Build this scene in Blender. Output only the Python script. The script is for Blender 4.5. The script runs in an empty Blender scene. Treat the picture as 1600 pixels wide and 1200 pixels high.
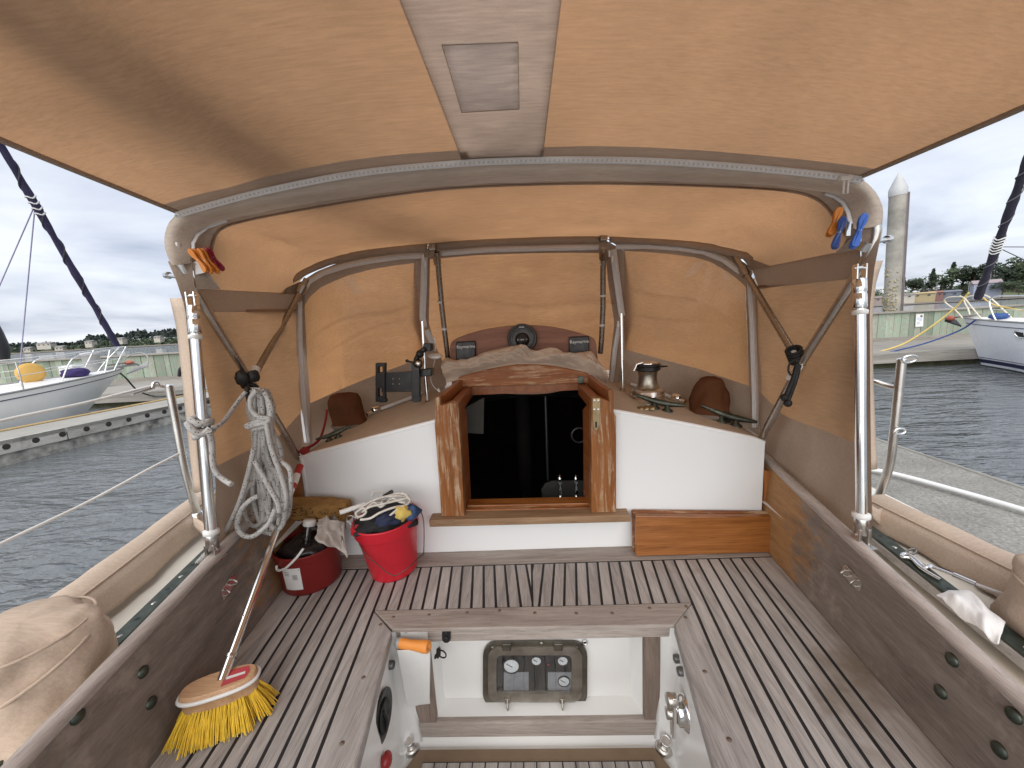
import bpy, bmesh, math, random
from mathutils import Vector, Matrix, noise
random.seed(7)
sc = bpy.context.scene
COL = sc.collection
V = Vector
# ---------------------------------------------------------------- camera
FPX = 600.0
YAW, PIT, ROL = math.radians(2.55), math.radians(9.0), math.radians(-3.3)
CAM = V((0, 0, 1.95))
_f = V((-math.sin(YAW)*math.cos(PIT), math.cos(YAW)*math.cos(PIT), -math.sin(PIT)))
_r0 = V((math.cos(YAW), math.sin(YAW), 0)); _u0 = _r0.cross(_f)
_r = math.cos(ROL)*_r0 + math.sin(ROL)*_u0; _u = _r.cross(_f)
cd = bpy.data.cameras.new('camera'); cam = bpy.data.objects.new('camera', cd); COL.objects.link(cam)
cam.matrix_world = Matrix(((_r.x, _u.x, -_f.x, CAM.x), (_r.y, _u.y, -_f.y, CAM.y), (_r.z, _u.z, -_f.z, CAM.z), (0, 0, 0, 1)))
cd.sensor_width = 36; cd.lens = 36*FPX/1600; cd.clip_start = 0.02; cd.clip_end = 5000
sc.camera = cam
# ---------------------------------------------------------------- sky and sun
SUN_EL, SUN_AZ = math.radians(40), math.radians(192)      # azimuth from +Y, clockwise: over the stern
w = bpy.data.worlds.new('World'); sc.world = w; w.use_nodes = True
nt = w.node_tree; nt.nodes.clear(); L = nt.links.new
def N(t, **k):
    n = nt.nodes.new(t)
    for a, b in k.items(): setattr(n, a, b)
    return n
out = N('ShaderNodeOutputWorld'); bg = N('ShaderNodeBackground'); L(bg.outputs[0], out.inputs[0])
sky = N('ShaderNodeTexSky', sky_type='NISHITA', sun_disc=False)
sky.sun_elevation = SUN_EL; sky.sun_rotation = SUN_AZ; sky.air_density = 1.0; sky.dust_density = 2.0
bg.inputs[1].default_value = 0.12
tc = N('ShaderNodeTexCoord'); sx = N('ShaderNodeSeparateXYZ'); L(tc.outputs['Generated'], sx.inputs[0])
ad = N('ShaderNodeMath', operation='MAXIMUM'); L(sx.outputs[2], ad.inputs[0]); ad.inputs[1].default_value = 0.0
ad2 = N('ShaderNodeMath', operation='ADD'); L(ad.outputs[0], ad2.inputs[0]); ad2.inputs[1].default_value = 0.16
dx = N('ShaderNodeMath', operation='DIVIDE'); L(sx.outputs[0], dx.inputs[0]); L(ad2.outputs[0], dx.inputs[1])
dy = N('ShaderNodeMath', operation='DIVIDE'); L(sx.outputs[1], dy.inputs[0]); L(ad2.outputs[0], dy.inputs[1])
cb = N('ShaderNodeCombineXYZ'); L(dx.outputs[0], cb.inputs[0]); L(dy.outputs[0], cb.inputs[1])
nz = N('ShaderNodeTexNoise'); nz.inputs['Scale'].default_value = 0.95; nz.inputs['Detail'].default_value = 7; nz.inputs['Roughness'].default_value = 0.52
nz.inputs['Distortion'].default_value = 0.35
L(cb.outputs[0], nz.inputs[0])
cr = N('ShaderNodeValToRGB'); L(nz.outputs[0], cr.inputs[0])
e = cr.color_ramp.elements
e[0].position = 0.33; e[0].color = (1.62, 1.80, 2.25, 1)
e[1].position = 0.64; e[1].color = (3.3, 3.42, 3.62, 1)
m = e.new(0.47); m.color = (2.5, 2.66, 3.04, 1)
mx = N('ShaderNodeMix', data_type='RGBA'); mx.inputs[0].default_value = 0.93
L(sky.outputs[0], mx.inputs[6]); L(cr.outputs[0], mx.inputs[7]); L(mx.outputs[2], bg.inputs[0])
sd = bpy.data.lights.new('sun', 'SUN'); sd.energy = 1.5; sd.angle = math.radians(95); sd.color = (1.0, 0.97, 0.92)
so = bpy.data.objects.new('sun', sd); COL.objects.link(so)
sdir = V((math.sin(SUN_AZ)*math.cos(SUN_EL), math.cos(SUN_AZ)*math.cos(SUN_EL), math.sin(SUN_EL)))
so.rotation_euler = sdir.to_track_quat('Z', 'Y').to_euler(); so.location = (0, -5, 12)
sc.view_settings.view_transform = 'Standard'; sc.view_settings.look = 'None'
sc.view_settings.exposure = 1.32; sc.view_settings.gamma = 1.0; sc.view_settings.use_curve_mapping = False
sc.cycles.max_bounces = 10; sc.cycles.diffuse_bounces = 5; sc.cycles.transparent_max_bounces = 12
try:
    sc.cycles.use_denoising = True
except Exception: pass

# ---------------------------------------------------------------- helpers
def P(px, py, X=None, Y=None, Z=None):
    """a point of the place from where it shows in the photograph and one known coordinate (metres)"""
    d = _f + _r*((px-800)/FPX) - _u*((py-600)/FPX)
    t = (X-CAM.x)/d.x if X is not None else (Y-CAM.y)/d.y if Y is not None else (Z-CAM.z)/d.z
    return CAM + d*t
def PL(pts, **k): return [P(a, b, **k) for a, b in pts]
def P3(pts): return [P(a, b, Y=y) for a, b, y in pts]
def resample(pts, n):
    pts = [V(p) for p in pts]
    ds = [0]
    for a, b in zip(pts, pts[1:]): ds.append(ds[-1]+(b-a).length)
    T = ds[-1]; o = []; j = 0
    for i in range(n):
        t = T*i/(n-1)
        while j < len(ds)-2 and ds[j+1] < t: j += 1
        s = (t-ds[j])/max(1e-9, ds[j+1]-ds[j]); o.append(pts[j].lerp(pts[j+1], min(1, max(0, s))))
    return o
def smooth(pts, sub=6, closed=False):
    pts = [V(p) for p in pts]; n = len(pts); o = []
    rng = range(n) if closed else range(n-1)
    for i in rng:
        if closed: a, b, c, d = pts[i-1], pts[i], pts[(i+1) % n], pts[(i+2) % n]
        else: a, b, c, d = pts[max(0, i-1)], pts[i], pts[i+1], pts[min(n-1, i+2)]
        for k in range(sub):
            t = k/sub
            o.append(0.5*((2*b)+(c-a)*t+(2*a-5*b+4*c-d)*t*t+(3*b-a-3*c+d)*t**3))
    if not closed: o.append(pts[-1])
    return o
class MB:
    def __init__(s): s.v = []; s.f = []; s.sm = []
    def add(s, vs, fs, sm=False):
        o = len(s.v); s.v += [V(x) for x in vs]; s.f += [[i+o for i in f] for f in fs]; s.sm += [sm]*len(fs); return s
    def box(s, c, size, M=None):
        x, y, z = [q/2 for q in size]
        vs = [V((a*x, b*y, d*z)) for a in (-1, 1) for b in (-1, 1) for d in (-1, 1)]
        if M is not None: vs = [M @ q for q in vs]
        vs = [q+V(c) for q in vs]
        return s.add(vs, [(0, 1, 3, 2), (4, 6, 7, 5), (0, 4, 5, 1), (2, 3, 7, 6), (0, 2, 6, 4), (1, 5, 7, 3)])
    def prism(s, poly, d, sm=False):
        n = len(poly); d = V(d); poly = [V(p) for p in poly]
        nn = V((0, 0, 0))
        for i in range(n): nn += poly[i].cross(poly[(i+1) % n])
        if nn.dot(d) > 0: poly = poly[::-1]
        return s.add(poly+[p+d for p in poly], [list(range(n)), list(range(2*n-1, n-1, -1))]+[(i, i+n, (i+1) % n+n, (i+1) % n) for i in range(n)], sm)
    def tube(s, pts, r, seg=10, closed=False, caps=True, sm=True, flat=1.0):
        pts = [V(p) for p in pts]; n = len(pts)
        rr = r if isinstance(r, (list, tuple)) else [r]*n
        T = []
        for i in range(n):
            if closed: t = pts[(i+1) % n]-pts[i-1]
            else: t = pts[min(n-1, i+1)]-pts[max(0, i-1)]
            T.append(t.normalized() if t.length > 1e-9 else V((0, 0, 1)))
        u = T[0].orthogonal().normalized(); vs = []; fs = []
        for i in range(n):
            u = (u-T[i]*u.dot(T[i]))
            u = u.normalized() if u.length > 1e-6 else T[i].orthogonal().normalized()
            w2 = T[i].cross(u)
            for k in range(seg):
                a = 2*math.pi*k/seg; vs.append(pts[i]+u*(math.cos(a)*rr[i])+w2*(math.sin(a)*rr[i]*flat))
        m = n if closed else n-1
        for i in range(m):
            for k in range(seg):
                a = i*seg+k; b = i*seg+(k+1) % seg; c = ((i+1) % n)*seg+(k+1) % seg; d = ((i+1) % n)*seg+k
                fs.append((a, b, c, d))
        s.add(vs, fs, sm)
        if caps and not closed:
            s.add(vs[:seg], [list(range(seg))[::-1]]); s.add(vs[-seg:], [list(range(seg))])
        return s
    def lathe(s, prof, c=(0, 0, 0), axis=(0, 0, 1), seg=24, sm=True, sx=1.0, sy=1.0):
        q = V((0, 0, 1)).rotation_difference(V(axis).normalized()); c = V(c); vs = []; n = len(prof)
        for r, z in prof:
            for k in range(seg):
                a = 2*math.pi*k/seg; vs.append(c+q @ V((r*sx*math.cos(a), r*sy*math.sin(a), z)))
        fs = [(i*seg+k, i*seg+(k+1) % seg, (i+1)*seg+(k+1) % seg, (i+1)*seg+k) for i in range(n-1) for k in range(seg)]
        s.add(vs, fs, sm)
        if prof[0][0] > 1e-5: s.add(vs[:seg], [list(range(seg))[::-1]])
        if prof[-1][0] > 1e-5: s.add(vs[-seg:], [list(range(seg))])
        return s
    def grid(s, rows, sm=True, closed_u=False):
        n = len(rows); m = len(rows[0]); vs = [p for r in rows for p in r]; fs = []
        for i in range(n-1):
            for j in range(m if closed_u else m-1):
                fs.append((i*m+j, i*m+(j+1) % m, (i+1)*m+(j+1) % m, (i+1)*m+j))
        return s.add(vs, fs, sm)
    def patch(s, top, bot, nu=24, nv=10, disp=None):
        a = resample(top, nu); b = resample(bot, nu); rows = []
        for j in range(nv):
            t = j/(nv-1); row = []
            for i in range(nu):
                p = a[i].lerp(b[i], t)
                if disp: p = p+disp(i/(nu-1), t, p)
                row.append(p)
            rows.append(row)
        return s.grid(rows)
    def ball(s, c, r, seg=14, rings=8, jit=0, seed=0):
        c = V(c); r = r if isinstance(r, (tuple, list)) else (r, r, r); rows = []
        for i in range(rings+1):
            th = math.pi*i/rings; row = []
            for k in range(seg):
                a = 2*math.pi*k/seg; d = V((math.sin(th)*math.cos(a), math.sin(th)*math.sin(a), math.cos(th)))
                q = 1+(jit*noise.noise(d*1.7+V((seed, 0, 0))) if jit else 0)
                row.append(c+V((d.x*r[0]*q, d.y*r[1]*q, d.z*r[2]*q)))
            rows.append(row)
        return s.grid(rows[::-1], closed_u=True)
ORG = {}
def link(o, name, parent, org):
    o.name = name; COL.objects.link(o)
    if parent is not None: o.parent = parent
    return o
def tag(o, label, cat=None, group=None, kind=None):
    if label: o['label'] = label
    if cat: o['category'] = cat
    if group: o['group'] = group
    if kind: o['kind'] = kind
    return o
def thing(name, loc, label, cat, group=None):
    o = bpy.data.objects.new(name, None); COL.objects.link(o); o.location = V(loc); o.empty_display_size = 0.05
    ORG[o] = V(loc); return tag(o, label, cat, group)
def obj(name, mb, mat, parent=None, bevel=0, solid=0, sub=0, loc=None, label=None, recalc=True, shadow=None):
    """one mesh object; its vertices are given in world coordinates"""
    org = ORG[parent] if parent is not None else (V(loc) if loc is not None else None)
    if org is None:
        n = len(mb.v); xs = [v.x for v in mb.v]; ys = [v.y for v in mb.v]; zs = [v.z for v in mb.v]
        org = V(((min(xs)+max(xs))/2, (min(ys)+max(ys))/2, min(zs)))
    me = bpy.data.meshes.new(name); me.from_pydata([tuple(v-org) for v in mb.v], [], mb.f)
    me.polygons.foreach_set('use_smooth', mb.sm)
    if recalc:
        bm = bmesh.new(); bm.from_mesh(me); bmesh.ops.recalc_face_normals(bm, faces=bm.faces[:]); bm.to_mesh(me); bm.free()
    me.materials.append(mat)
    o = bpy.data.objects.new(name, me); COL.objects.link(o)
    if parent is not None: o.parent = parent; ORG[o] = org
    else: o.location = org; ORG[o] = org
    if solid:
        md = o.modifiers.new('solid', 'SOLIDIFY'); md.thickness = solid; md.offset = 0
    if bevel:
        md = o.modifiers.new('bevel', 'BEVEL'); md.width = bevel; md.segments = 2; md.limit_method = 'ANGLE'; md.angle_limit = math.radians(40)
    if sub:
        md = o.modifiers.new('sub', 'SUBSURF'); md.levels = sub; md.render_levels = sub
    if label: o['label'] = label
    return o
def copy_tree(o, loc=None, parent=None, rotz=None):
    c = o.copy(); COL.objects.link(c); c.parent = parent
    if loc is not None: c.location = loc
    if rotz is not None: c.rotation_euler.z = rotz
    for ch in list(o.children):
        if ch is not c: copy_tree(ch, parent=c)
    return c
def text_mb(txt, size, origin, right, up, depth=0.0006, align='CENTER'):
    """flat lettering as a thin mesh lying in the plane (right, up)"""
    cu = bpy.data.curves.new('t', 'FONT'); cu.body = txt; cu.size = size; cu.align_x = align; cu.align_y = 'CENTER'; cu.resolution_u = 2
    o = bpy.data.objects.new('t', cu); COL.objects.link(o)
    dg = bpy.context.evaluated_depsgraph_get(); me = bpy.data.meshes.new_from_object(o.evaluated_get(dg))
    right = V(right).normalized(); up = V(up).normalized(); nn = right.cross(up)
    mb = MB(); mb.add([V(origin)+right*v.co.x+up*v.co.y+nn*depth for v in me.vertices], [list(p.vertices) for p in me.polygons])
    bpy.data.objects.remove(o); bpy.data.curves.remove(cu); bpy.data.meshes.remove(me)
    return mb

# ---------------------------------------------------------------- materials
class Mat:
    def __init__(s, name):
        s.m = bpy.data.materials.new(name); s.m.use_nodes = True; s.t = s.m.node_tree; s.t.nodes.clear()
        s.out = s.n('ShaderNodeOutputMaterial')
    def n(s, t, **k):
        x = s.t.nodes.new(t)
        for a, b in k.items(): setattr(x, a, b)
        return x
    def l(s, a, b): s.t.links.new(a, b)
    def coord(s, scale=(1, 1, 1), rnd=True, rot=(0, 0, 0)):
        tc = s.n('ShaderNodeTexCoord'); mp = s.n('ShaderNodeMapping'); mp.inputs['Scale'].default_value = scale; mp.inputs['Rotation'].default_value = rot
        s.l(tc.outputs['Object'], mp.inputs['Vector'])
        if rnd:
            oi = s.n('ShaderNodeObjectInfo'); mu = s.n('ShaderNodeMath', operation='MULTIPLY'); mu.inputs[1].default_value = 37.0
            s.l(oi.outputs['Random'], mu.inputs[0]); cb = s.n('ShaderNodeCombineXYZ')
            for i in range(3): s.l(mu.outputs[0], cb.inputs[i])
            s.l(cb.outputs[0], mp.inputs['Location'])
        return mp.outputs[0]
    def noise(s, vec, scale=5, detail=4, rough=.5, dist=0):
        x = s.n('ShaderNodeTexNoise'); x.inputs['Scale'].default_value = scale; x.inputs['Detail'].default_value = detail
        x.inputs['Roughness'].default_value = rough; x.inputs['Distortion'].default_value = dist; s.l(vec, x.inputs['Vector']); return x.outputs[0]
    def ramp(s, fac, stops):
        x = s.n('ShaderNodeValToRGB'); s.l(fac, x.inputs[0]); e = x.color_ramp.elements
        while len(e) < len(stops): e.new(0.5)
        for k, (p, c) in enumerate(stops):
            e[k].position = p; e[k].color = (c[0], c[1], c[2], 1) if not isinstance(c, (int, float)) else (c, c, c, 1)
        return x.outputs[0]
    def mix(s, fac, a, b, mode='MIX'):
        x = s.n('ShaderNodeMix', data_type='RGBA', blend_type=mode)
        for v, i in ((fac, 0), (a, 6), (b, 7)):
            if hasattr(v, 'is_linked') or isinstance(v, bpy.types.NodeSocket): s.l(v, x.inputs[i])
            elif i == 0: x.inputs[0].default_value = v
            else: x.inputs[i].default_value = (v[0], v[1], v[2], 1)
        return x.outputs[2]
    def bump(s, h, strength=.3, dist=.002):
        b = s.n('ShaderNodeBump'); b.inputs['Strength'].default_value = strength; b.inputs['Distance'].default_value = dist; s.l(h, b.inputs['Height']); return b.outputs[0]
    def pr(s, col, rough=.5, metal=0, normal=None, coat=0, spec=.5):
        b = s.n('ShaderNodeBsdfPrincipled')
        if isinstance(col, bpy.types.NodeSocket): s.l(col, b.inputs['Base Color'])
        else: b.inputs['Base Color'].default_value = (col[0], col[1], col[2], 1)
        if isinstance(rough, bpy.types.NodeSocket): s.l(rough, b.inputs['Roughness'])
        else: b.inputs['Roughness'].default_value = rough
        b.inputs['Metallic'].default_value = metal; b.inputs['Coat Weight'].default_value = coat; b.inputs['Coat Roughness'].default_value = .12
        b.inputs['Specular IOR Level'].default_value = spec
        if normal is not None: s.l(normal, b.inputs['Normal'])
        s.b = b; s.l(b.outputs[0], s.out.inputs[0]); return s.m
def mul(c, k): return tuple(x*k for x in c)
def plain(name, col, rough=.5, metal=0, var=.12, scale=9, bump=0, bscale=60, coat=0, spec=.5, bdist=.001, rvar=.2):
    M = Mat(name); v = M.coord()
    nz = M.noise(v, scale, 5, .6)
    c = M.ramp(nz, [(.3, mul(col, 1-var)), (.7, mul(col, 1+var))])
    nb = M.bump(M.noise(v, bscale, 3), bump, bdist) if bump else None
    r = M.ramp(M.noise(v, scale*1.7, 4), [(.3, max(0.02, rough*(1-rvar))), (.7, min(1, rough*(1+rvar)))])
    return M.pr(c, r, metal, nb, coat, spec)
def wood(name, cols, axis='y', fine=1.0, rough=.65, bump=.25, worn=None, wornamt=.5, patch=None, coat=0, rnd_amt=.12, blotch=None, spec=.35):
    """grain runs along axis; worn = colour of bare streaks; blotch = (colour, scale, threshold) of stains"""
    M = Mat(name); k = {'x': (5, 150, 150), 'y': (150, 5, 150), 'z': (150, 150, 5)}[axis]
    k2 = {'x': (1.6, 16, 16), 'y': (16, 1.6, 16), 'z': (16, 16, 1.6)}[axis]
    v = M.coord(mul(k, fine)); v2 = M.coord(mul(k2, fine))
    n1 = M.noise(v, 2.2, 8, .68, .5); n2 = M.noise(v2, 1.8, 5, .55, 1.2)
    n = cols
    c = M.ramp(n1, [(.25, n[0]), (.5, n[1]), (.75, n[2])])
    c2 = M.ramp(n2, [(.3, mul(n[0], .82)), (.5, n[1]), (.72, mul(n[2], 1.08))])
    c = M.mix(.42, c, c2)
    speck = M.ramp(M.noise(M.coord(mul(k, fine*1.6)), 2.4, 3, .6), [(.30, .45), (.40, 1.0)]); c = M.mix(.8, c, speck, 'MULTIPLY')
    if blotch:
        bc, bs, bt = blotch; vb = M.coord((1, 1, 1), rnd=False)
        f = M.ramp(M.noise(vb, bs, 6, .6, .4), [(bt, 0.0), (bt+.12, 1.0)]); c = M.mix(f, c, M.mix(.5, bc, c, 'MULTIPLY') if False else bc)
    if worn:
        kw = {'x': (5, 60, 60), 'y': (60, 5, 60), 'z': (60, 60, 5)}[axis]; vw = M.coord(kw)
        lo = .62-.25*wornamt; f = M.ramp(M.noise(vw, 1.3, 5, .65, .3), [(lo, 0.0), (lo+.05, 1.0)])
        big = M.ramp(M.noise(M.coord((1, 1, 1)), 9, 4, .6), [(.38, 0.0), (.62, 1.0)])
        mm = M.n('ShaderNodeMath', operation='MULTIPLY'); M.l(f, mm.inputs[0]); M.l(big, mm.inputs[1]); c = M.mix(mm.outputs[0], c, worn)
    oi = M.n('ShaderNodeObjectInfo'); hs = M.n('ShaderNodeHueSaturation'); mr = M.n('ShaderNodeMapRange'); mr.inputs[3].default_value = 1-rnd_amt; mr.inputs[4].default_value = 1+rnd_amt
    M.l(oi.outputs['Random'], mr.inputs[0]); M.l(mr.outputs[0], hs.inputs['Value']); M.l(c, hs.inputs['Color'])
    return M.pr(hs.outputs[0], rough, 0, M.bump(n1, bump, .0015), coat, spec)
def canvas(name, dif, tr, fac=.55, streak='x', gloss=0):
    M = Mat(name); k = {'x': (10, 120, 120), 'y': (120, 10, 120)}[streak]
    v = M.coord(k, rnd=False); v1 = M.coord((1, 1, 1), rnd=False)
    n1 = M.noise(v, 1.6, 5, .65); n2 = M.noise(v1, 3.2, 4, .55); wv = M.noise(v1, 900, 2, .5)
    a = M.ramp(n1, [(.25, .84), (.75, 1.12)]); b = M.ramp(n2, [(.28, .82), (.72, 1.10)])
    ab = M.mix(1.0, a, b, 'MULTIPLY'); ab = M.mix(1.0, ab, M.ramp(wv, [(.3, .93), (.7, 1.06)]), 'MULTIPLY')
    cd_ = M.mix(1.0, dif, ab, 'MULTIPLY'); ct = M.mix(1.0, tr, ab, 'MULTIPLY')
    nb = M.bump(M.mix(.5, wv, n1), .25, .001)
    d = M.n('ShaderNodeBsdfDiffuse'); t = M.n('ShaderNodeBsdfTranslucent'); x = M.n('ShaderNodeMixShader')
    M.l(cd_, d.inputs[0]); M.l(ct, t.inputs[0]); M.l(nb, d.inputs['Normal']); x.inputs[0].default_value = fac
    M.l(d.outputs[0], x.inputs[1]); M.l(t.outputs[0], x.inputs[2]); M.l(x.outputs[0], M.out.inputs[0]); return M.m
def metal(name, col, rough, var=.1, scale=14, bump=0):
    return plain(name, col, rough, 1.0, var, scale, bump)
GREY = ((.195, .172, .158), (.39, .362, .343), (.57, .54, .515))
m_teak_y = wood('weathered_teak_lengthwise', GREY, 'y', 1.0, .75, .5, blotch=((.23, .19, .15), 2.0, .60), rnd_amt=.10)
m_teak_x = wood('weathered_teak_crosswise', ((.205, .168, .142), (.385, .333, .295), (.55, .49, .445)), 'x', 1.0, .75, .5, blotch=((.38, .24, .145), 3.2, .63))
m_teak_z = wood('weathered_teak_upright', ((.14, .10, .08), (.25, .19, .155), (.36, .295, .25)), 'z', 1.0, .75, .5)
m_coam = wood('weathered_coaming_teak', ((.075, .052, .038), (.155, .112, .082), (.27, .205, .16)), 'y', .8, .6, .4, blotch=((.085, .06, .043), 2.6, .52), spec=.3)
m_coam_old = wood('coaming_teak_with_old_varnish', ((.17, .075, .028), (.32, .16, .062), (.43, .25, .115)), 'y', .8, .5, .3, blotch=((.20, .13, .085), 3.4, .50), spec=.4)
m_cap = wood('bleached_cap_teak', ((.24, .20, .175), (.40, .345, .31), (.55, .49, .45)), 'y', 1.0, .75, .4)
m_varn_x = wood('varnished_teak_crosswise', ((.085, .026, .006), (.27, .095, .022), (.44, .185, .052)), 'x', .40, .32, .12, coat=.35, rnd_amt=.05)
m_varn_z = wood('peeling_varnished_teak_upright', ((.12, .038, .010), (.27, .098, .027), (.40, .17, .055)), 'z', .7, .45, .35, worn=(.46, .33, .21), wornamt=.5, rnd_amt=.05)
m_varn_xw = wood('peeling_varnished_teak_crosswise', ((.11, .034, .01), (.24, .08, .023), (.36, .145, .05)), 'x', .7, .45, .35, worn=(.46, .31, .19), wornamt=.45, rnd_amt=.05)
m_varn_y = wood('varnished_teak_lengthwise', ((.13, .04, .012), (.25, .08, .024), (.36, .14, .045)), 'y', .7, .4, .2, coat=.2, rnd_amt=.05)
m_pod = wood('reddish_teak_board', ((.13, .05, .03), (.24, .105, .065), (.34, .17, .11)), 'x', .7, .5, .25)
m_white = plain('white_gelcoat', (.83, .85, .855), .38, 0, .012, 2, .02, 40, rvar=.03)
m_well = plain('worn_white_gelcoat', (.80, .80, .78), .25, 0, .025, 4, .04, 14, coat=.3, rvar=.05)
m_nonskid = plain('beige_nonskid_paint', (.47, .385, .30), .8, 0, .06, 20, .5, 500)
m_cream = plain('cream_deck_paint', (.72, .68, .60), .5, 0, .08, 8, .1, 200)
m_caulk = plain('black_caulking', (.012, .011, .012), .6, 0, .2, 20)
m_orange = canvas('tan_canvas_single_layer', (.40, .31, .23), (.455, .25, .128), .60, 'x')
m_roof = canvas('tan_canvas_dodger_roof', (.40, .31, .23), (.46, .245, .12), .62, 'x')
m_win = canvas('tan_window_cover', (.40, .31, .23), (.74, .375, .17), .72, 'x')
m_orange_s = canvas('tan_canvas_side', (.40, .31, .23), (.46, .245, .118), .62, 'y')
m_border = canvas('tan_canvas_doubled', (.44, .355, .285), (.26, .16, .10), .25, 'x')
m_sleeve = canvas('taupe_sleeve_canvas', (.60, .52, .44), (.50, .38, .29), .32, 'x')
m_strip = canvas('grey_reinforcing_canvas', (.52, .47, .42), (.66, .555, .475), .70, 'x')
m_patchm = canvas('grey_vinyl_patch', (.42, .43, .43), (.95, .97, 1.0), .92, 'x')
m_beige = canvas('beige_canvas', (.60, .48, .38), (.12, .08, .06), .12, 'x')
m_brownc = canvas('brown_canvas', (.135, .058, .03), (.03, .012, .006), .1, 'x')
m_zip = plain('grey_zip_tape', (.60, .585, .58), .6, 0, .06, 60, .8, 700)
m_white_pl = plain('white_plastic', (.72, .72, .70), .35, 0, .04, 10)
m_chrome = metal('polished_stainless', (.80, .80, .79), .12, .05)
m_bronze_pole = metal('tarnished_stainless', (.34, .315, .29), .28, .15)
m_steel = metal('dull_stainless', (.55, .53, .50), .3, .15)
m_bronze = metal('green_bronze', (.10, .115, .095), .5, .3, 30)
m_brass = metal('dull_brass', (.33, .25, .14), .4, .25, 25)
m_black = plain('black_plastic', (.012, .012, .013), .42, 0, .2, 30)
m_rubber = plain('black_rubber', (.01, .01, .01), .6, 0, .2, 30)
m_red = plain('bright_red_plastic', (.62, .018, .035), .35, 0, .06, 12, spec=.5)
m_dred = plain('dark_red_plastic', (.20, .014, .012), .38, 0, .1, 12)
m_yel = plain('yellow_bristle', (.92, .62, .05), .6, 0, .14, 50)
m_orangepl = plain('orange_plastic', (.80, .30, .06), .45, 0, .06, 20)
m_orangecl = plain('orange_peg_plastic', (.62, .21, .025), .45, 0, .06, 20)
m_bluecl = plain('blue_peg_plastic', (.035, .14, .55), .4, 0, .06, 20)
m_navycl = plain('navy_peg_plastic', (.03, .075, .27), .4, 0, .06, 20)
m_crimson = plain('crimson_peg_plastic', (.28, .012, .04), .4, 0, .06, 20)
def coaming_mat():
    """bare weathered teak with old varnish left towards the cabin, edge of the varnish ragged"""
    M = Mat('coaming_teak_with_old_varnish'); v = M.coord((110, 4, 110), rnd=False); v2 = M.coord((8, .8, 8), rnd=False); vo = M.coord((1, 1, 1), rnd=False)
    n1 = M.noise(v, 2.0, 8, .68, .5); n2 = M.noise(v2, 1.8, 5, .55, 1.0)
    bare = M.mix(.5, M.ramp(n1, [(.25, (.105, .085, .07)), (.5, (.215, .178, .152)), (.75, (.35, .30, .262))]), M.ramp(n2, [(.3, (.09, .072, .058)), (.5, (.20, .165, .14)), (.72, (.36, .31, .27))]))
    stain = M.ramp(M.noise(vo, 7, 6, .65), [(.56, 0.0), (.66, .7)]); bare = M.mix(stain, bare, (.36, .30, .25))
    dark = M.ramp(M.noise(vo, 3.1, 5, .6), [(.52, 0.0), (.72, .45)]); bare = M.mix(dark, bare, (.10, .078, .06))
    var = M.mix(.5, M.ramp(n1, [(.25, (.20, .09, .035)), (.5, (.37, .19, .075)), (.75, (.50, .30, .14))]), M.ramp(n2, [(.3, (.22, .10, .035)), (.6, (.42, .25, .11))]))
    sx = M.n('ShaderNodeSeparateXYZ'); M.l(vo, sx.inputs[0]); nn = M.noise(M.coord((2, 1.4, 3), rnd=False), 6.5, 8, .7)
    a = M.n('ShaderNodeMath', operation='MULTIPLY_ADD'); M.l(nn, a.inputs[0]); a.inputs[1].default_value = .7; M.l(sx.outputs[1], a.inputs[2])
    f = M.ramp(a.outputs[0], [(.56, 0.0), (.70, 1.0)])
    return M.pr(M.mix(f, bare, var), .6, 0, M.bump(n1, .4, .0015), 0, .3)
m_coam_var = coaming_mat()
def rope_mat(name, base, fleck, sc_=130, th=.20):
    M = Mat(name); v = M.coord((1, 1, 1)); vo = M.n('ShaderNodeTexVoronoi'); vo.inputs['Scale'].default_value = sc_; M.l(v, vo.inputs['Vector'])
    f = M.ramp(vo.outputs['Distance'], [(th, 1.0), (th+.06, 0.0)])
    c = M.mix(f, M.ramp(M.noise(v, 40, 4), [(.3, mul(base, .85)), (.7, mul(base, 1.1))]), fleck)
    return M.pr(c, .8, 0, M.bump(M.noise(v, 420, 3), .6, .002))
m_rope = rope_mat('flecked_white_rope', (.43, .415, .395), (.02, .025, .04))
m_rope_w = rope_mat('white_rope', (.66, .63, .57), (.45, .42, .38), 90, .15)
def mix_glass(name, tint=(1, 1, 1), gl=.10, rough=.05):
    M = Mat(name); t = M.n('ShaderNodeBsdfTransparent'); g = M.n('ShaderNodeBsdfGlossy'); x = M.n('ShaderNodeMixShader'); lw = M.n('ShaderNodeLayerWeight'); lw.inputs[0].default_value = .25
    t.inputs[0].default_value = (*tint, 1); g.inputs['Roughness'].default_value = rough
    mr = M.n('ShaderNodeMapRange'); mr.inputs[3].default_value = gl*.5; mr.inputs[4].default_value = min(1, gl*5); M.l(lw.outputs['Fresnel'], mr.inputs[0]); M.l(mr.outputs[0], x.inputs[0])
    v = M.coord((1, 1, 1), rnd=False); b = M.bump(M.noise(v, 7, 3), .25, .01); M.l(b, g.inputs['Normal'])
    M.l(t.outputs[0], x.inputs[1]); M.l(g.outputs[0], x.inputs[2]); M.l(x.outputs[0], M.out.inputs[0]); return M.m
m_vinyl = mix_glass('clear_vinyl', (.95, .93, .88), .05, .12)
m_glint = None
m_glass = mix_glass('clear_glass', (.97, .98, .98), .14, .02)
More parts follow.
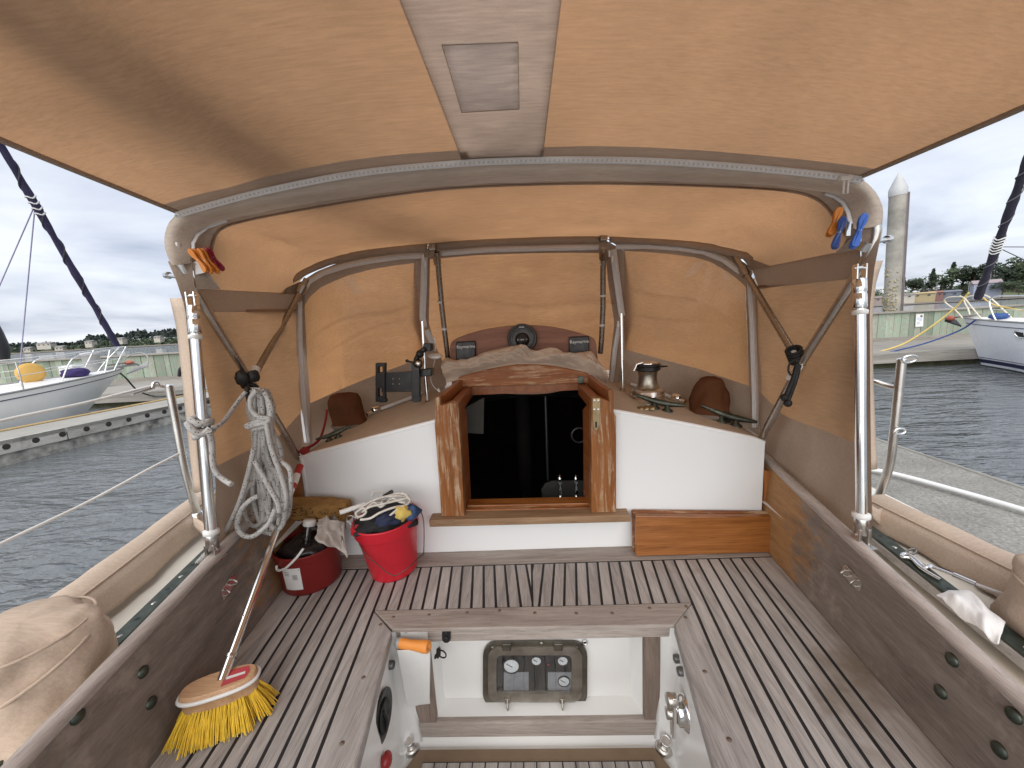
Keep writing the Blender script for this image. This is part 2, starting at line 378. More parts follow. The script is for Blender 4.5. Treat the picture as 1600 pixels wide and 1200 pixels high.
# ================================================================ the cockpit
SEAT = 1.05
XC = -0.028
def lerp(a, b, t): return a+(b-a)*t
def outL(y): return -0.925-0.12*(y-1.223)
def outR(y): return 0.854+0.107*(y-1.293)
TL0, TL1 = P(489, 1200, Z=SEAT), P(584, 953, Z=SEAT)          # outer seam of the left side trim: aft, fore
TR0, TR1 = P(1193, 1200, Z=SEAT), P(1082, 942, Z=SEAT)
IL0, IL1 = P(557, 1200, Z=SEAT), P(613, 984, Z=SEAT)          # inner edge
IR0, IR1 = P(1116, 1200, Z=SEAT), P(1053, 977, Z=SEAT)
def online(a, b, y): return lerp(a.x, b.x, (y-a.y)/(b.y-a.y))
def tl(y): return online(TL0, TL1, y)
def tr(y): return online(TR0, TR1, y)
def il(y): return online(IL0, IL1, y)
def ir(y): return online(IR0, IR1, y)
YA, YF = 0.25, 1.322          # aft and fore end of the planking
YB = 1.105                    # aft end of the bridge-deck planks
GAP = 0.0040
deck = thing('cockpit_deck', (XC, 0.9, SEAT-0.02), 'weathered grey teak cockpit deck with black caulked seams and a mitred trim round the footwell', 'deck')
caulk = MB()
def quad(x0, x1, y0, y1, z, th=0.012):
    """plank between two lines x0(y), x1(y)"""
    mb = MB(); a, b = [V((x0(y0), y0, z)), V((x1(y0), y0, z)), V((x1(y1), y1, z)), V((x0(y1), y1, z))], V((0, 0, -th))
    return mb.prism(a, b)
def planks(inner, outer, fr, sign):
    """fr = fractions of the seams between inner and outer line"""
    fr = [0]+fr+[1]
    for i in range(len(fr)-1):
        def e(y, k, s): return lerp(inner(y), outer(y), fr[k])+s*sign*GAP
        obj('plank', quad(lambda y: e(y, i, 1), lambda y: e(y, i+1, -1 if i+1 < len(fr)-1 else 0), YA, YF, SEAT+random.uniform(-.0008, .0008)), m_teak_y, deck, bevel=.0012)
planks(tr, outR, [.118, .233, .348, .462, .577, .690, .802], 1)
planks(tl, outL, [.113, .226, .339, .452, .565, .678, .791], -1)
def clip_x(poly, xc, keep_less):
    o = []
    for i in range(len(poly)):
        a, b = poly[i], poly[(i+1) % len(poly)]
        ia = (a.x <= xc) if keep_less else (a.x >= xc); ib = (b.x <= xc) if keep_less else (b.x >= xc)
        if ia: o.append(a)
        if ia != ib: o.append(a.lerp(b, (xc-a.x)/(b.x-a.x)))
    return o
pit = 0.0402
for side in (-1, 1):
    ln = tl if side < 0 else tr
    for k in range(20):
        a0, a1 = k*pit+GAP, (k+1)*pit-GAP
        def xx(y, a): return ln(y)-side*a
        poly = [V((xx(YB, a0), YB, SEAT)), V((xx(YB, a1), YB, SEAT)), V((xx(YF, a1), YF, SEAT)), V((xx(YF, a0), YF, SEAT))]
        poly = clip_x(poly, XC+.004+side*GAP*.8, side < 0)
        if len(poly) < 3: continue
        ar = sum((poly[i]-poly[0]).cross(poly[i+1]-poly[0]).length for i in range(1, len(poly)-1))
        if ar < 2e-4: continue
        dz = random.uniform(-.0008, .0008); mb = MB().prism([p+V((0, 0, dz)) for p in poly], (0, 0, -.012)); obj('plank', mb, m_teak_y, deck, bevel=.0012)
mb = MB(); mb.prism([V((tl(YA)+.01, YA, SEAT-.0010)), V((outL(YA), YA, SEAT-.0010)), V((outL(1.44), 1.44, SEAT-.0010)), V((outR(1.44), 1.44, SEAT-.0010)), V((outR(YA), YA, SEAT-.0010)), V((tr(YA)-.01, YA, SEAT-.0010)), V((tr(YB)-.01, YB-.008, SEAT-.0010)), V((tl(YB)+.01, YB-.008, SEAT-.0010))], (0, 0, -.02))
obj('caulking', mb, m_caulk, deck)
# margin board under the bulkhead
obj('margin_board', MB().prism([V((outL(YF), YF+GAP*1.6, SEAT)), V((outR(YF), YF+GAP*1.6, SEAT)), V((outR(1.43), 1.43, SEAT)), V((outL(1.43), 1.43, SEAT))], (0, 0, -.012)), m_teak_x, deck, bevel=.001)
# mitred trim round the footwell
zt = SEAT+.003
yb0, yb1 = YB-GAP, 1.018
obj('trim_board', MB().prism([V((tl(yb0)+.004, yb0, zt)), V((tr(yb0)-.004, yb0, zt)), V((ir(yb1), yb1-.004, zt)), V((il(yb1), yb1+.004, zt))], (0, 0, -.013)), m_teak_x, deck, bevel=.003)
for ln, li, s in ((tl, il, 1), (tr, ir, -1)):
    obj('trim_board', MB().prism([V((ln(yb0)+s*GAP, yb0-.002, zt)), V((li(yb1)-s*.0012, yb1-.002, zt)), V((li(YA), YA, zt)), V((ln(YA)+s*GAP, YA, zt))], (0, 0, -.034)), m_teak_y, deck, bevel=.005)
bung = MB().lathe([(.0055, -.004), (.0055, .0007), (0, .0008)], (0, 0, 0), seg=12)
m_bung = wood('dark_teak_bung', ((.10, .07, .05), (.17, .125, .095), (.24, .185, .15)), 'y', 1, .7, .2)
b0 = None
for x in [-.47+.115*i for i in range(9)]:
    for yy in (1.075, ):
        p = V((x+random.uniform(-.01, .01), yy+random.uniform(-.012, .012), zt)); mb = MB().add([v+p for v in bung.v], bung.f, True); obj('bung', mb, m_bung, deck)
for ln, li in ((tl, il), (tr, ir)):
    for y in (1.04, .86, .70):
        p = V((lerp(ln(y), li(y), .5), y, zt)); mb = MB().add([v+p for v in bung.v], bung.f, True); obj('bung', mb, m_bung, deck)

# ---------------------------------------------------------------- footwell
well = thing('footwell', (XC, .8, .6), 'white moulded cockpit footwell with a teak framed front panel', 'footwell')
WY = 1.032                               # aft face of its front wall
def wz(py, px=830): return P(px, py, Y=WY).z
z_t, z_f, z_b0, z_b1 = SEAT-.0105, wz(1000), wz(1128), wz(1152)
def fx(px, py): return P(px, py, Y=WY).x
xl_o, xl_i, xr_i, xr_o = fx(645, 1075), fx(676, 1075), fx(1007, 1075), fx(1032, 1075)
SOLE = .615
# upper fascia strip, lower strip, side strips of teak
obj('fascia_board', MB().prism([V((il(WY)+.0, WY, z_t)), V((ir(WY), WY, z_t)), V((ir(WY), WY, z_f)), V((il(WY), WY, z_f))], (0, .03, 0)), m_teak_x, well, bevel=.003)
obj('frame_board', MB().prism([V((xl_o, WY, z_b0)), V((xr_o, WY, z_b0)), V((xr_o-.004, WY, z_b1)), V((xl_o+.004, WY, z_b1))], (0, .03, 0)), m_teak_x, well, bevel=.006)
for a, b in ((xl_o, xl_i), (xr_i, xr_o)):
    obj('frame_board', MB().prism([V((a, WY+.001, z_f-.0005)), V((b, WY+.001, z_f-.0005)), V((b, WY+.001, z_b0+.0005)), V((a, WY+.001, z_b0+.0005))], (0, .03, 0)), m_teak_z, well, bevel=.002)
# recessed white panel with sloping reveals
def ring(mb, A, B):
    n = len(A)
    for i in range(n): mb.add([A[i], A[(i+1) % n], B[(i+1) % n], B[i]], [(0, 1, 2, 3)])
mb = MB()
A = [V((xl_i-.004, WY+.012, z_f+.002)), V((xr_i+.004, WY+.012, z_f+.002)), V((xr_i+.004, WY+.012, z_b0-.002)), V((xl_i-.004, WY+.012, z_b0-.002))]
pb = .07
B = [V((xl_i+.018, WY+pb, z_f+.01)), V((xr_i-.028, WY+pb, z_f+.01)), V((xr_i-.022, WY+pb, z_b0+.014)), V((xl_i+.014, WY+pb, z_b0+.014))]
ring(mb, A, B); mb.add(B, [(0, 1, 2, 3)])
obj('panel', mb, m_well, well, recalc=False)
# side walls (rounded into the front wall), sole ledge
def wallrow(t):
    """section of the well from left aft round the front to right aft at height fraction t (0 top, 1 bottom)"""
    z = lerp(z_t+.001, SOLE, t); s = .012*t
    L0, R0 = il(YA)-.012+s, ir(YA)+.012-s
    Lf, Rf = il(1.0)-.012+s, ir(1.0)+.012-s
    yy = WY+.0055-.006*t
    r = .03+.02*t
    pts = [V((L0, YA, z)), V((lerp(L0, Lf, .5), lerp(YA, 1., .5), z)), V((Lf, yy-r, z))]
    for k in range(1, 6):
        a = math.pi/2*k/5; pts.append(V((Lf+r-r*math.cos(a), yy-r+r*math.sin(a), z)))
    n1 = len(pts)
    e = []
    for k in range(0, 5):
        a = math.pi/2*k/5; e.append(V((Rf-r+r*math.sin(a), yy-r+r*math.cos(a), z)))
    e += [V((Rf, yy-r, z)), V((lerp(Rf, R0, .5), lerp(1., YA, .5), z)), V((R0, YA, z))]
    return pts, e
lp, rp = [], []
for k in range(7):
    a, b = wallrow(k/6); lp.append(a); rp.append(b)
# cut short of the framed panel: the left and right corner pieces and a strip below
mb = MB(); mb.grid([r+[V((xl_o+.006, r[-1].y, r[-1].z))] for r in lp]); obj('side_wall', mb, m_well, well, recalc=False)
mb = MB(); mb.grid([[V((xr_o-.006, r[0].y, r[0].z))]+r for r in rp]); obj('side_wall', mb, m_well, well, recalc=False)
mb = MB(); mb.add([V((xl_o, WY+.006, z_b1+.01)), V((xr_o, WY+.006, z_b1+.01)), V((xr_o, WY-.006, SOLE)), V((xl_o, WY-.006, SOLE))], [(0, 1, 2, 3)]); obj('kick_board', mb, m_well, well)
mb = MB(); mb.prism([V((-.48, YA, SOLE)), V((.42, YA, SOLE)), V((.42, WY+.02, SOLE)), V((-.48, WY+.02, SOLE))], (0, 0, -.02)); obj('sole', mb, m_well, well)
m_brownsole = plain('brown_sole_board', (.235, .165, .105), .6, 0, .1, 14)
s0, s1 = P(655, 1171, Z=SOLE+.012), P(1022, 1168, Z=SOLE+.012)
cc = .03
obj('sole_board', MB().prism([V((s0.x, s0.y, SOLE+.012)), V((s1.x, s0.y, SOLE+.012)), V((s1.x+cc, s0.y-.055, SOLE+.012)), V((s1.x+cc-.02, YA, SOLE+.012)), V((s0.x-cc+.02, YA, SOLE+.012)), V((s0.x-cc, s0.y-.055, SOLE+.012))], (0, 0, -.011)), m_brownsole, well, bevel=.002)
gy = P(830, 1190, Z=SOLE+.014).y
g0, g1 = P(660, 1193, Z=SOLE+.014).x, P(1022, 1190, Z=SOLE+.014).x
obj('grating_bed', MB().prism([V((g0, gy, SOLE+.0145)), V((g1, gy, SOLE+.0145)), V((g1, YA, SOLE+.0145)), V((g0, YA, SOLE+.0145))], (0, 0, -.002)), m_caulk, well)
n = 18; wd = (g1-g0)/n
for i in range(n):
    x = g0+i*wd; obj('plank', MB().prism([V((x+.002, gy-.005, SOLE+.0185)), V((x+wd-.002, gy-.005, SOLE+.0185)), V((x+wd-.002, YA, SOLE+.0185)), V((x+.002, YA, SOLE+.0185))], (0, 0, -.004)), m_teak_y, well)

# ---------------------------------------------------------------- coamings
def topL(y): return V((outL(y)-.012-.018*(y-.3), y, 1.275+.093*(y-.3)+.02*max(0, y-1.1)**2))
def topR(y): return V((outR(y)+.014+.018*(y-.3), y, 1.243+.108*(y-.3)+.02*max(0, y-1.1)**2))
for side, tp, bt in ((-1, topL, outL), (1, topR, outR)):
    cm = thing('coaming', (bt(.9), .9, SEAT), ('weathered teak cockpit coaming board on the left, behind the yellow deck brush' if side < 0 else 'weathered teak cockpit coaming board on the right, with old orange varnish near the cabin'), 'coaming', 'cockpit coamings')
    ys = [YA+(1.62-YA)*i/24 for i in range(25)]
    ysplit = 1.22 if side > 0 else 1.16
    def sect(y, inset=0):
        t = tp(y); b = V((bt(y)+side*.001, y, SEAT-.006)); o = V((side*.034, 0, 0))
        return [b, b.lerp(t, .35), b.lerp(t, .7), t+V((0, 0, -.004))]
    mb = MB(); rows = [sect(y) for y in ys]
    mb.grid(rows); mb.grid([[r[-1]+V((side*.026, 0, 0)), r[0]+V((side*.026, 0, 0))] for r in rows])
    mb.add(rows[0]+[rows[0][-1]+V((side*.026, 0, 0)), rows[0][0]+V((side*.026, 0, 0))], [(0, 1, 2, 3, 4, 5)])
    obj('board', mb, m_coam_var, cm)
    # rounded cap
    mb = MB(); pr = []
    for y in ys:
        t = tp(y); pr.append([t+V((side*(-.005), 0, -.012)), t+V((side*(-.006), 0, -.002)), t+V((side*0.0, 0, .005)), t+V((side*.012, 0, .007)), t+V((side*.024, 0, .004)), t+V((side*.028, 0, -.014))])
    mb.grid(pr); obj('cap', mb, m_cap, cm)
    pts = [(222, 1050), (237, 1098), (120, 1120)] if side < 0 else [(1488, 1031), (1471, 1081), (1586, 1118), (1563, 1172)]
    for k, (a, b) in enumerate(pts):
        # meet the inner face
        best = None
        for i in range(300):
            y = .3+i*.003
            q = P(a, b, Y=y); fr = (q.z-SEAT)/(tp(y).z-SEAT); xf = lerp(bt(y), tp(y).x, fr)
            d = abs(q.x-xf)
            if best is None or d < best[0]: best = (d, V((xf, y, q.z)))
        c = best[1]; nn = V((-side, 0, .1)).normalized()
        obj('bolt', MB().lathe([(.0125, -.002), (.0125, .002), (.009, .0052), (0, .0065)], c, nn, 16), m_bronze, cm)
    a, b = (355, 918) if side < 0 else (1333, 903)
    best = None
    for i in range(400):
        y = .6+i*.002; q = P(a, b, Y=y); fr = (q.z-SEAT)/(tp(y).z-SEAT); xf = lerp(bt(y), tp(y).x, fr); d = abs(q.x-xf)
        if best is None or d < best[0]: best = (d, V((xf, y, q.z)))
    c = best[1]; mb = MB(); ov = []
    dn = (tp(c.y)-V((bt(c.y), c.y, SEAT))).normalized(); fw = V((0, .93, .37 if side < 0 else -.37*0+.2)).normalized()
    for k in range(20):
        t = 2*math.pi*k/20; ex = .018*math.cos(t)+(.016 if math.cos(t) > 0 else -.016); ov.append(c+V((-side*.0008, 0, 0))+fw*ex+dn*(.017*math.sin(t)))
    mb.prism(ov, (-side*.0025, 0, 0)); pl = obj('eye_plate', mb, m_steel, cm, bevel=.001)
    for s in (-1, 1):
        e = c+fw*(.016*s)+V((-side*.003, 0, 0)); pts = [e+dn*(.009*math.cos(t))+V((-side*.016*math.sin(t), 0, 0)) for t in [math.pi*i/8 for i in range(9)]]
        obj('loop', MB().tube(pts, .0028, 8), m_steel, pl)
# filler blocks between cabin side and coaming
def filler(name, pts, label, y=1.425):
    o = obj(name, MB().prism(PL(pts, Y=y), (0, .03, 0)), m_varn_z2); tag(o, label, 'panel'); return o
m_sill = wood('half_bare_sill_teak', ((.15, .085, .045), (.29, .18, .10), (.42, .29, .18)), 'x', .8, .6, .3)
m_varn_z2 = wood('varnished_teak_upright', ((.15, .05, .015), (.33, .125, .038), (.46, .21, .07)), 'z', .6, .35, .15, coat=.25)
filler('teak_panel', [(1194, 735), (1222, 742), (1218, 800), (1208, 880), (1193, 800)], 'small varnished teak panel closing the gap beside the white cabin front on the right')
filler('teak_panel', [(440, 745), (470, 738), (473, 880), (430, 870)], 'dark teak panel in the left corner behind the dark red pail')

# ---------------------------------------------------------------- side decks, hull of this boat
hull = thing('boat_hull', (XC, 1, 0), 'white hull and side decks of the sailing boat the picture is taken from', 'boat')
DK = 1.21
for side in (-1, 1):
    mb = MB(); rows = []
    for i in range(12):
        y = -2.5+i*1.0; w_ = 1.42*max(.05, 1-max(0, (y-1.5)/7.2)**2)*(1-.02*max(0, -y)**1.5)
        if y <= 1.5: w_ = min(w_, 1.40)
        zz = DK+.02*(y-1)+(.01*max(0, y-1)**1.6)
        rows.append([V((XC+side*max(.03, w_-.5), y, zz-.005)), V((XC+side*w_, y, zz-.02)), V((XC+side*(w_+.02), y, zz-.08)), V((XC+side*w_*.97, y, .5)), V((XC+side*w_*.82, y, -.15))])
    mb.grid(rows); obj('topside', mb, m_white, hull)
    mb = MB(); a = []
    for y in (YA-.3, .6, 1.0, 1.4, 2.0, 2.6):
        tp = topL if side < 0 else topR
        a.append([V((tp(min(y, 1.6)).x+side*.03, y, DK+.02*(y-1)+.004)), V((XC+side*1.385, y, DK+.02*(y-1)-.004))])
    mb.grid(a); obj('side_deck', mb, m_cream, hull)
    # ledge between coaming and deck
for side, tp, bt in ((-1, topL, outL), (1, topR, outR)):
    mb = MB(); mb.grid([[tp(y)+V((side*.024, 0, -.02)), tp(y)+V((side*.05, 0, -.07)), V((tp(y).x+side*.07, y, DK))] for y in (.25, .6, .95, 1.3, 1.6)]); obj('deck_ledge', mb, m_cream, hull)
# genoa tracks
for side in (-1, 1):
    tz = 1.256
    a, b = (P(150, 1030, Z=tz), P(322, 862, Z=tz)) if side < 0 else (P(1490, 925, Z=tz), P(1368, 832, Z=tz))
    d = (b-a).normalized(); q = V((-d.y, d.x, 0)); a = a-d*.25; b = b+d*.3
    t = thing('genoa_track', a.lerp(b, .5)-V((0, 0, .03)), 'dark bronze sail track with holes on the %s side deck' % ('left' if side < 0 else 'right'), 'track', 'genoa tracks')
    hw = .019
    obj('bed', MB().prism([a+q*.023+V((0, 0, -.03)), b+q*.023+V((0, 0, -.03)), b-q*.023+V((0, 0, -.03)), a-q*.023+V((0, 0, -.03))], (0, 0, .022)), m_teak_y, t)
    obj('rail', MB().prism([a+q*hw, b+q*hw, b-q*hw, a-q*hw], (0, 0, -.008)), m_bronze, t, bevel=.002)
    n = int((b-a).length/.055)
    for i in range(n):
        c = a.lerp(b, (i+.5)/n)
        if i % 2: obj('screw', MB().lathe([(.006, 0), (.005, .0012), (0, .0016)], c+V((0, 0, .0002)), seg=10), m_steel, t)
        else: obj('hole', MB().lathe([(.0055, 0), (0, .0004)], c+V((0, 0, .0003)), seg=10), m_caulk, t)
# rolled canvas along the rail
def roll(side, pts, r, label):
    ax = smooth(pts, 6); t = thing('canvas_roll', ax[0]-V((0, 0, r)), label, 'canvas roll', 'canvas rolls along the rails')
    mb = MB(); rows = []
    for i, c in enumerate(ax):
        d = (ax[min(i+1, len(ax)-1)]-ax[max(i-1, 0)]).normalized(); s = d.cross(V((0, 0, 1))).normalized(); up = s.cross(d); row = []
        for k in range(28):
            a = 2*math.pi*k/28; w_ = noise.noise(V((i*.35, math.cos(a)*1.4, math.sin(a)*1.4+side)))*.10+noise.noise(V((i*.9, a*1.1, 7)))*.05
            rr = r*(1+w_); row.append(c+s*(math.cos(a)*rr*1.0)+up*(math.sin(a)*rr*.85))
        rows.append(row)
    mb.grid(rows, closed_u=True); obj('cloth', mb, m_beige, t)
    # hem: a flap lying inboard with a seam
    mb = MB(); r1 = []; seam = []
    for i, c in enumerate(ax):
        inb = V((-side, 0, 0)); w1 = .006*math.sin(i*1.3)+.004*math.sin(i*2.9)
        r1.append([c+inb*(r*.75)+V((0, 0, r*.62)), c+inb*(r*1.06)+V((0, 0, r*.1)), c+inb*(r*1.25+w1)+V((0, 0, -r*.65)), c+inb*(r*1.30+w1)+V((0, 0, -r*.8))])
        seam.append(c+inb*(r*.80)+V((0, 0, r*.60)))
    mb.grid(r1); obj('flap', mb, m_beige, t, solid=.003)
    obj('seam', MB().tube(seam, .003, 6), m_beige, t)
roll(-1, [P(-150, 1120, Z=1.27), P(60, 985, Z=1.272), P(215, 868, Z=1.278), P(322, 783, Z=1.285)], .056, 'beige canvas roll laced along the left rail above the water')
roll(1, [P(1780, 995, Z=1.255), P(1600, 905, Z=1.258), P(1500, 855, Z=1.26), P(1368, 790, Z=1.27)], .05, 'beige canvas roll laced along the right rail beside the concrete dock')
# ================================================================ cabin
CY = 1.42
cab = thing('cabin', (XC, CY, SEAT), 'white cabin front with a beige nonskid roof around the open companionway', 'cabin')
CZ = [(-.925, 1.462), (-.905, 1.482), (-.62, 1.545), (-.34, 1.604), (-.1, 1.632), (.07, 1.632), (.315, 1.606), (.6, 1.538), (.86, 1.468), (.885, 1.445)]
def roofz(x):
    for (a, za), (b, zb) in zip(CZ, CZ[1:]):
        if x <= b: return lerp(za, zb, max(0, (x-a)/(b-a)))
    return CZ[-1][1]
JL, JR = fx2 = P(700, 700, Y=CY).x, P(940, 700, Y=CY).x          # opening edges hidden behind the jambs
zs = P(830, 812, Y=CY).z
# bulkhead plates: left, right, under the sill
def plate(xs, ztop, zbot):
    top = [V((x, CY, ztop(x))) for x in xs]; bot = [V((x, CY, zbot)) for x in reversed(xs)]
    return top+bot
mb = MB()
xsl = [-.912]+[-.912+(JL+.912)*i/10 for i in range(1, 11)]
mb.prism(plate(xsl, lambda x: roofz(x)-.006, SEAT), (0, .03, 0))
xsr = [JR+(.872-JR)*i/10 for i in range(11)]
mb.prism(plate(xsr, lambda x: roofz(x)-.006, SEAT), (0, .03, 0))
mb.prism([V((JL, CY+.0005, zs)), V((JR, CY+.0005, zs)), V((JR, CY+.0005, SEAT)), V((JL, CY+.0005, SEAT))], (0, .03, 0))
obj('bulkhead', mb, m_white, cab)
# white rounded edge along the top of the bulkhead, and down its outer corners
for xa, xb in ((-.912, JL), (JR, .872)):
    pts = [V((lerp(xa, xb, i/14), CY+.008, roofz(lerp(xa, xb, i/14))-.006)) for i in range(15)]
    obj('edge_moulding', MB().tube(pts, .0095, 10), m_white, cab)
obj('edge_moulding', MB().tube([V((-.910, CY+.010, 1.478)), V((-.914, CY+.010, SEAT))], .0125, 10), m_white, cab)
obj('edge_moulding', MB().tube([V((.866, CY+.012, 1.456)), V((.858, CY+.012, SEAT))], .0125, 10), m_white, cab)
def roofrow(y):
    return [V((x, y, roofz(x)+.10*(y-CY))) for x, _ in [(-.925, 0)]+[(-.9+.1*i, 0) for i in range(18)]+[(.885, 0)]]
mb = MB(); rows = [roofrow(y) for y in (CY+.012, 1.6, 1.8, 2.0, 2.4, 3.0)]
def notch(r, y):
    return r
# roof left and right of the hatch
for lo, hi in ((-1, -.335), (.285, 1)):
    rr = []
    for y in (CY+.012, 1.6, 1.8, 2.0, 2.4, 3.0, 3.6):
        xs = [-.925+(.59)*i/10 for i in range(11)] if lo < 0 else [.285+.6*i/10 for i in range(11)]
        rr.append([V((x*(1-.10*max(0, y-2)), y, roofz(x)+.10*(y-CY))) for x in xs])
    mb.grid(rr)
rr = []
for y in (1.76, 2.0, 2.4, 3.0, 3.6): rr.append([V((-.335+.62*i/6, y, roofz(-.335+.62*i/6)+.10*(y-CY))) for i in range(7)])
mb.grid(rr); obj('roof', mb, m_nonskid, cab)
mb = MB()
for s, x in ((-1, -.922), (1, .882)):
    mb.grid([[V((x*(1-.10*max(0, y-2)), y, roofz(x)+.01+.10*(y-CY))), V((x*.955*(1-.10*max(0, y-2)), y, SEAT-.2))] for y in (CY+.02, 2.0, 2.8, 3.6)])
mb.add([V((-.78, 3.6, 1.66)), V((.75, 3.6, 1.66)), V((.78, 3.75, .9)), V((-.8, 3.75, .9))], [(0, 1, 2, 3)])
obj('side_wall', mb, m_white, cab)
fd = MB(); fd.grid([[V((XC-w_, y, DK+.02*(y-1)+.01*max(0, y-1)**1.6-.015)), V((XC, y, DK+.03+.02*(y-1)+.01*max(0, y-1)**1.6)), V((XC+w_, y, DK+.02*(y-1)+.01*max(0, y-1)**1.6-.015))] for y, w_ in ((3.5, 1.28), (5, 1.02), (6.5, .70), (7.5, .42), (8.5, .03))])
obj('foredeck', fd, m_cream, hull)
# interior: dark cabin below
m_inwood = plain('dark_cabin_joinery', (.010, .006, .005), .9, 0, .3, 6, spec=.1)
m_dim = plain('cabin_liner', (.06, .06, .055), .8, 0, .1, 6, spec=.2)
m_pdark = metal('tarnished_dark_metal', (.10, .10, .10), .45)
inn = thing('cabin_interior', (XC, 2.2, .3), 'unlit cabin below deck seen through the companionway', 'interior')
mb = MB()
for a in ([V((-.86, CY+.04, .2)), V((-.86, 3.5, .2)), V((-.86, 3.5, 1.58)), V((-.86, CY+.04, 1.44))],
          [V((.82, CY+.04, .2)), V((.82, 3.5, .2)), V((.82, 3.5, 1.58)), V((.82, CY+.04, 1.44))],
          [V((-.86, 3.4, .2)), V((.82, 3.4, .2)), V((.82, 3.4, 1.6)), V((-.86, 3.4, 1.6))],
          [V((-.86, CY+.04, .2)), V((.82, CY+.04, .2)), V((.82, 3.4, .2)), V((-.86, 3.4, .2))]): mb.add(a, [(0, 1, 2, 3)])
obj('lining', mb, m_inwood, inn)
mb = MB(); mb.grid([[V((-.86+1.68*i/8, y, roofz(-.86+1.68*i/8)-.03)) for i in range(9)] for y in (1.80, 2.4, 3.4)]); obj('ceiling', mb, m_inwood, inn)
def q4(a, b, c, d, y): return [P(*a, Y=y), P(*b, Y=y), P(*c, Y=y), P(*d, Y=y)]
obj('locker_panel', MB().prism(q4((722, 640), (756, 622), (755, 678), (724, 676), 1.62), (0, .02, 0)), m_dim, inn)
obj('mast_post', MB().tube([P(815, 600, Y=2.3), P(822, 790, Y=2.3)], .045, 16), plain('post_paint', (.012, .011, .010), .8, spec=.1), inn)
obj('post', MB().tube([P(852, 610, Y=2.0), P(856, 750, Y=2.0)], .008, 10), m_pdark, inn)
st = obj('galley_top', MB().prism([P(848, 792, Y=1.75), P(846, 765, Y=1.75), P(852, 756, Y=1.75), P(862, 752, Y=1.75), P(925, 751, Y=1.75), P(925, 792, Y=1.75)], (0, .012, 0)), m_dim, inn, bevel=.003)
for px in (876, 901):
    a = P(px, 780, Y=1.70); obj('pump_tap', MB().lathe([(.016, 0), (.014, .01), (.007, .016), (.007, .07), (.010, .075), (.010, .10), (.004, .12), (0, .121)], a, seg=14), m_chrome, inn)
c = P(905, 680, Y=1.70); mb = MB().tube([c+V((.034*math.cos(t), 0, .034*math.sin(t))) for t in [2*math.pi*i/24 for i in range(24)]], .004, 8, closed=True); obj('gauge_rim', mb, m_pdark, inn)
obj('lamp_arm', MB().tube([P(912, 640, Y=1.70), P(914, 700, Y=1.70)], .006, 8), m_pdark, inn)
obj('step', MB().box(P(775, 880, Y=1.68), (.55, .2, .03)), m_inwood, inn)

# ---------------------------------------------------------------- companionway
cw = thing('companionway', (XC, CY, zs), 'open companionway with peeling varnished teak jambs, sill and sliding hatch', 'hatchway')
YJ = 1.395
jl = obj('jamb', MB().prism(PL([(680, 622), (686, 620), (688, 634), (694, 633), (701, 630), (716, 630), (726, 811), (690, 811), (679, 664)], Y=YJ), (0, .05, 0)), m_varn_z, cw, bevel=.003)
jr = obj('jamb', MB().prism(PL([(924, 622), (939, 622), (952, 627), (949, 610), (957, 609), (959, 643), (963, 652), (963, 807), (924, 807)], Y=YJ), (0, .05, 0)), m_varn_z, cw, bevel=.003)
# reveals behind the jambs
for a, b, c, d in (((717, 632), (727, 800), (737, 795), (729, 640)), ((923, 624), (923, 798), (912, 793), (911, 640))):
    p = [P(*a, Y=YJ+.045), P(*b, Y=YJ+.045), P(*c, Y=YJ+.16), P(*d, Y=YJ+.16)]
    obj('reveal', MB().prism(p, (.02 if a[0] > 800 else -.02, 0, 0)), m_varn_y, cw)
# sill with its nosing, inner threshold
p = PL([(670, 813), (985, 805), (986, 816), (671, 824)], Y=1.365); obj('sill', MB().prism(p, (0, .075, 0)), m_sill, cw, bevel=.004)
obj('threshold', MB().prism(PL([(727, 797), (924, 793), (924, 806), (727, 811)], Y=1.43), (0, .05, 0)), m_varn_xw, cw, bevel=.003)
obj('threshold', MB().prism(PL([(729, 790), (922, 786), (922, 793), (729, 797)], Y=1.452), (0, .06, 0)), m_varn_x, cw, bevel=.003)
# slide rails: outer and inner on each side
def bar(a, b, w_, h):
    d = (b-a).normalized(); s = d.cross(V((0, 0, 1))).normalized()*(w_/2); u = V((0, 0, h))
    return MB().prism([a-s, a+s, a+s-u, a-s-u], b-a)
Yh = 1.74
for (a, b), m_ in (((P(684, 622, Y=YJ+.02), P(720, 592, Y=Yh)), m_varn_y), ((P(954, 611, Y=YJ+.02), P(921, 586, Y=Yh)), m_varn_y)):
    obj('slide_rail', bar(a, b, .022, .085), m_, cw, bevel=.003)
for (a, b) in ((P(708, 631, Y=YJ+.02), P(731, 604, Y=Yh)), (P(933, 624, Y=YJ+.02), P(909, 599, Y=Yh))):
    obj('slide_rail', bar(a, b, .036, .05), m_varn_y, cw, bevel=.003)
top = smooth(PL([(716, 590), (735, 584), (765, 577), (800, 571), (814, 570), (850, 571), (885, 576), (920, 584)], Y=1.725), 4)
bot = PL([(921, 600), (911, 599), (820, 602), (728, 605), (717, 605)], Y=1.725)
obj('hatch_board', MB().prism(top+bot, (0, .03, 0)), m_varn_xw, cw, bevel=.004)
hb = smooth(PL([(744, 606), (780, 614), (820, 616), (860, 614), (893, 606)], Y=1.80), 4)
obj('header', MB().prism(PL([(893, 600), (744, 603)], Y=1.80)+hb, (0, .03, 0)), m_varn_x, cw)
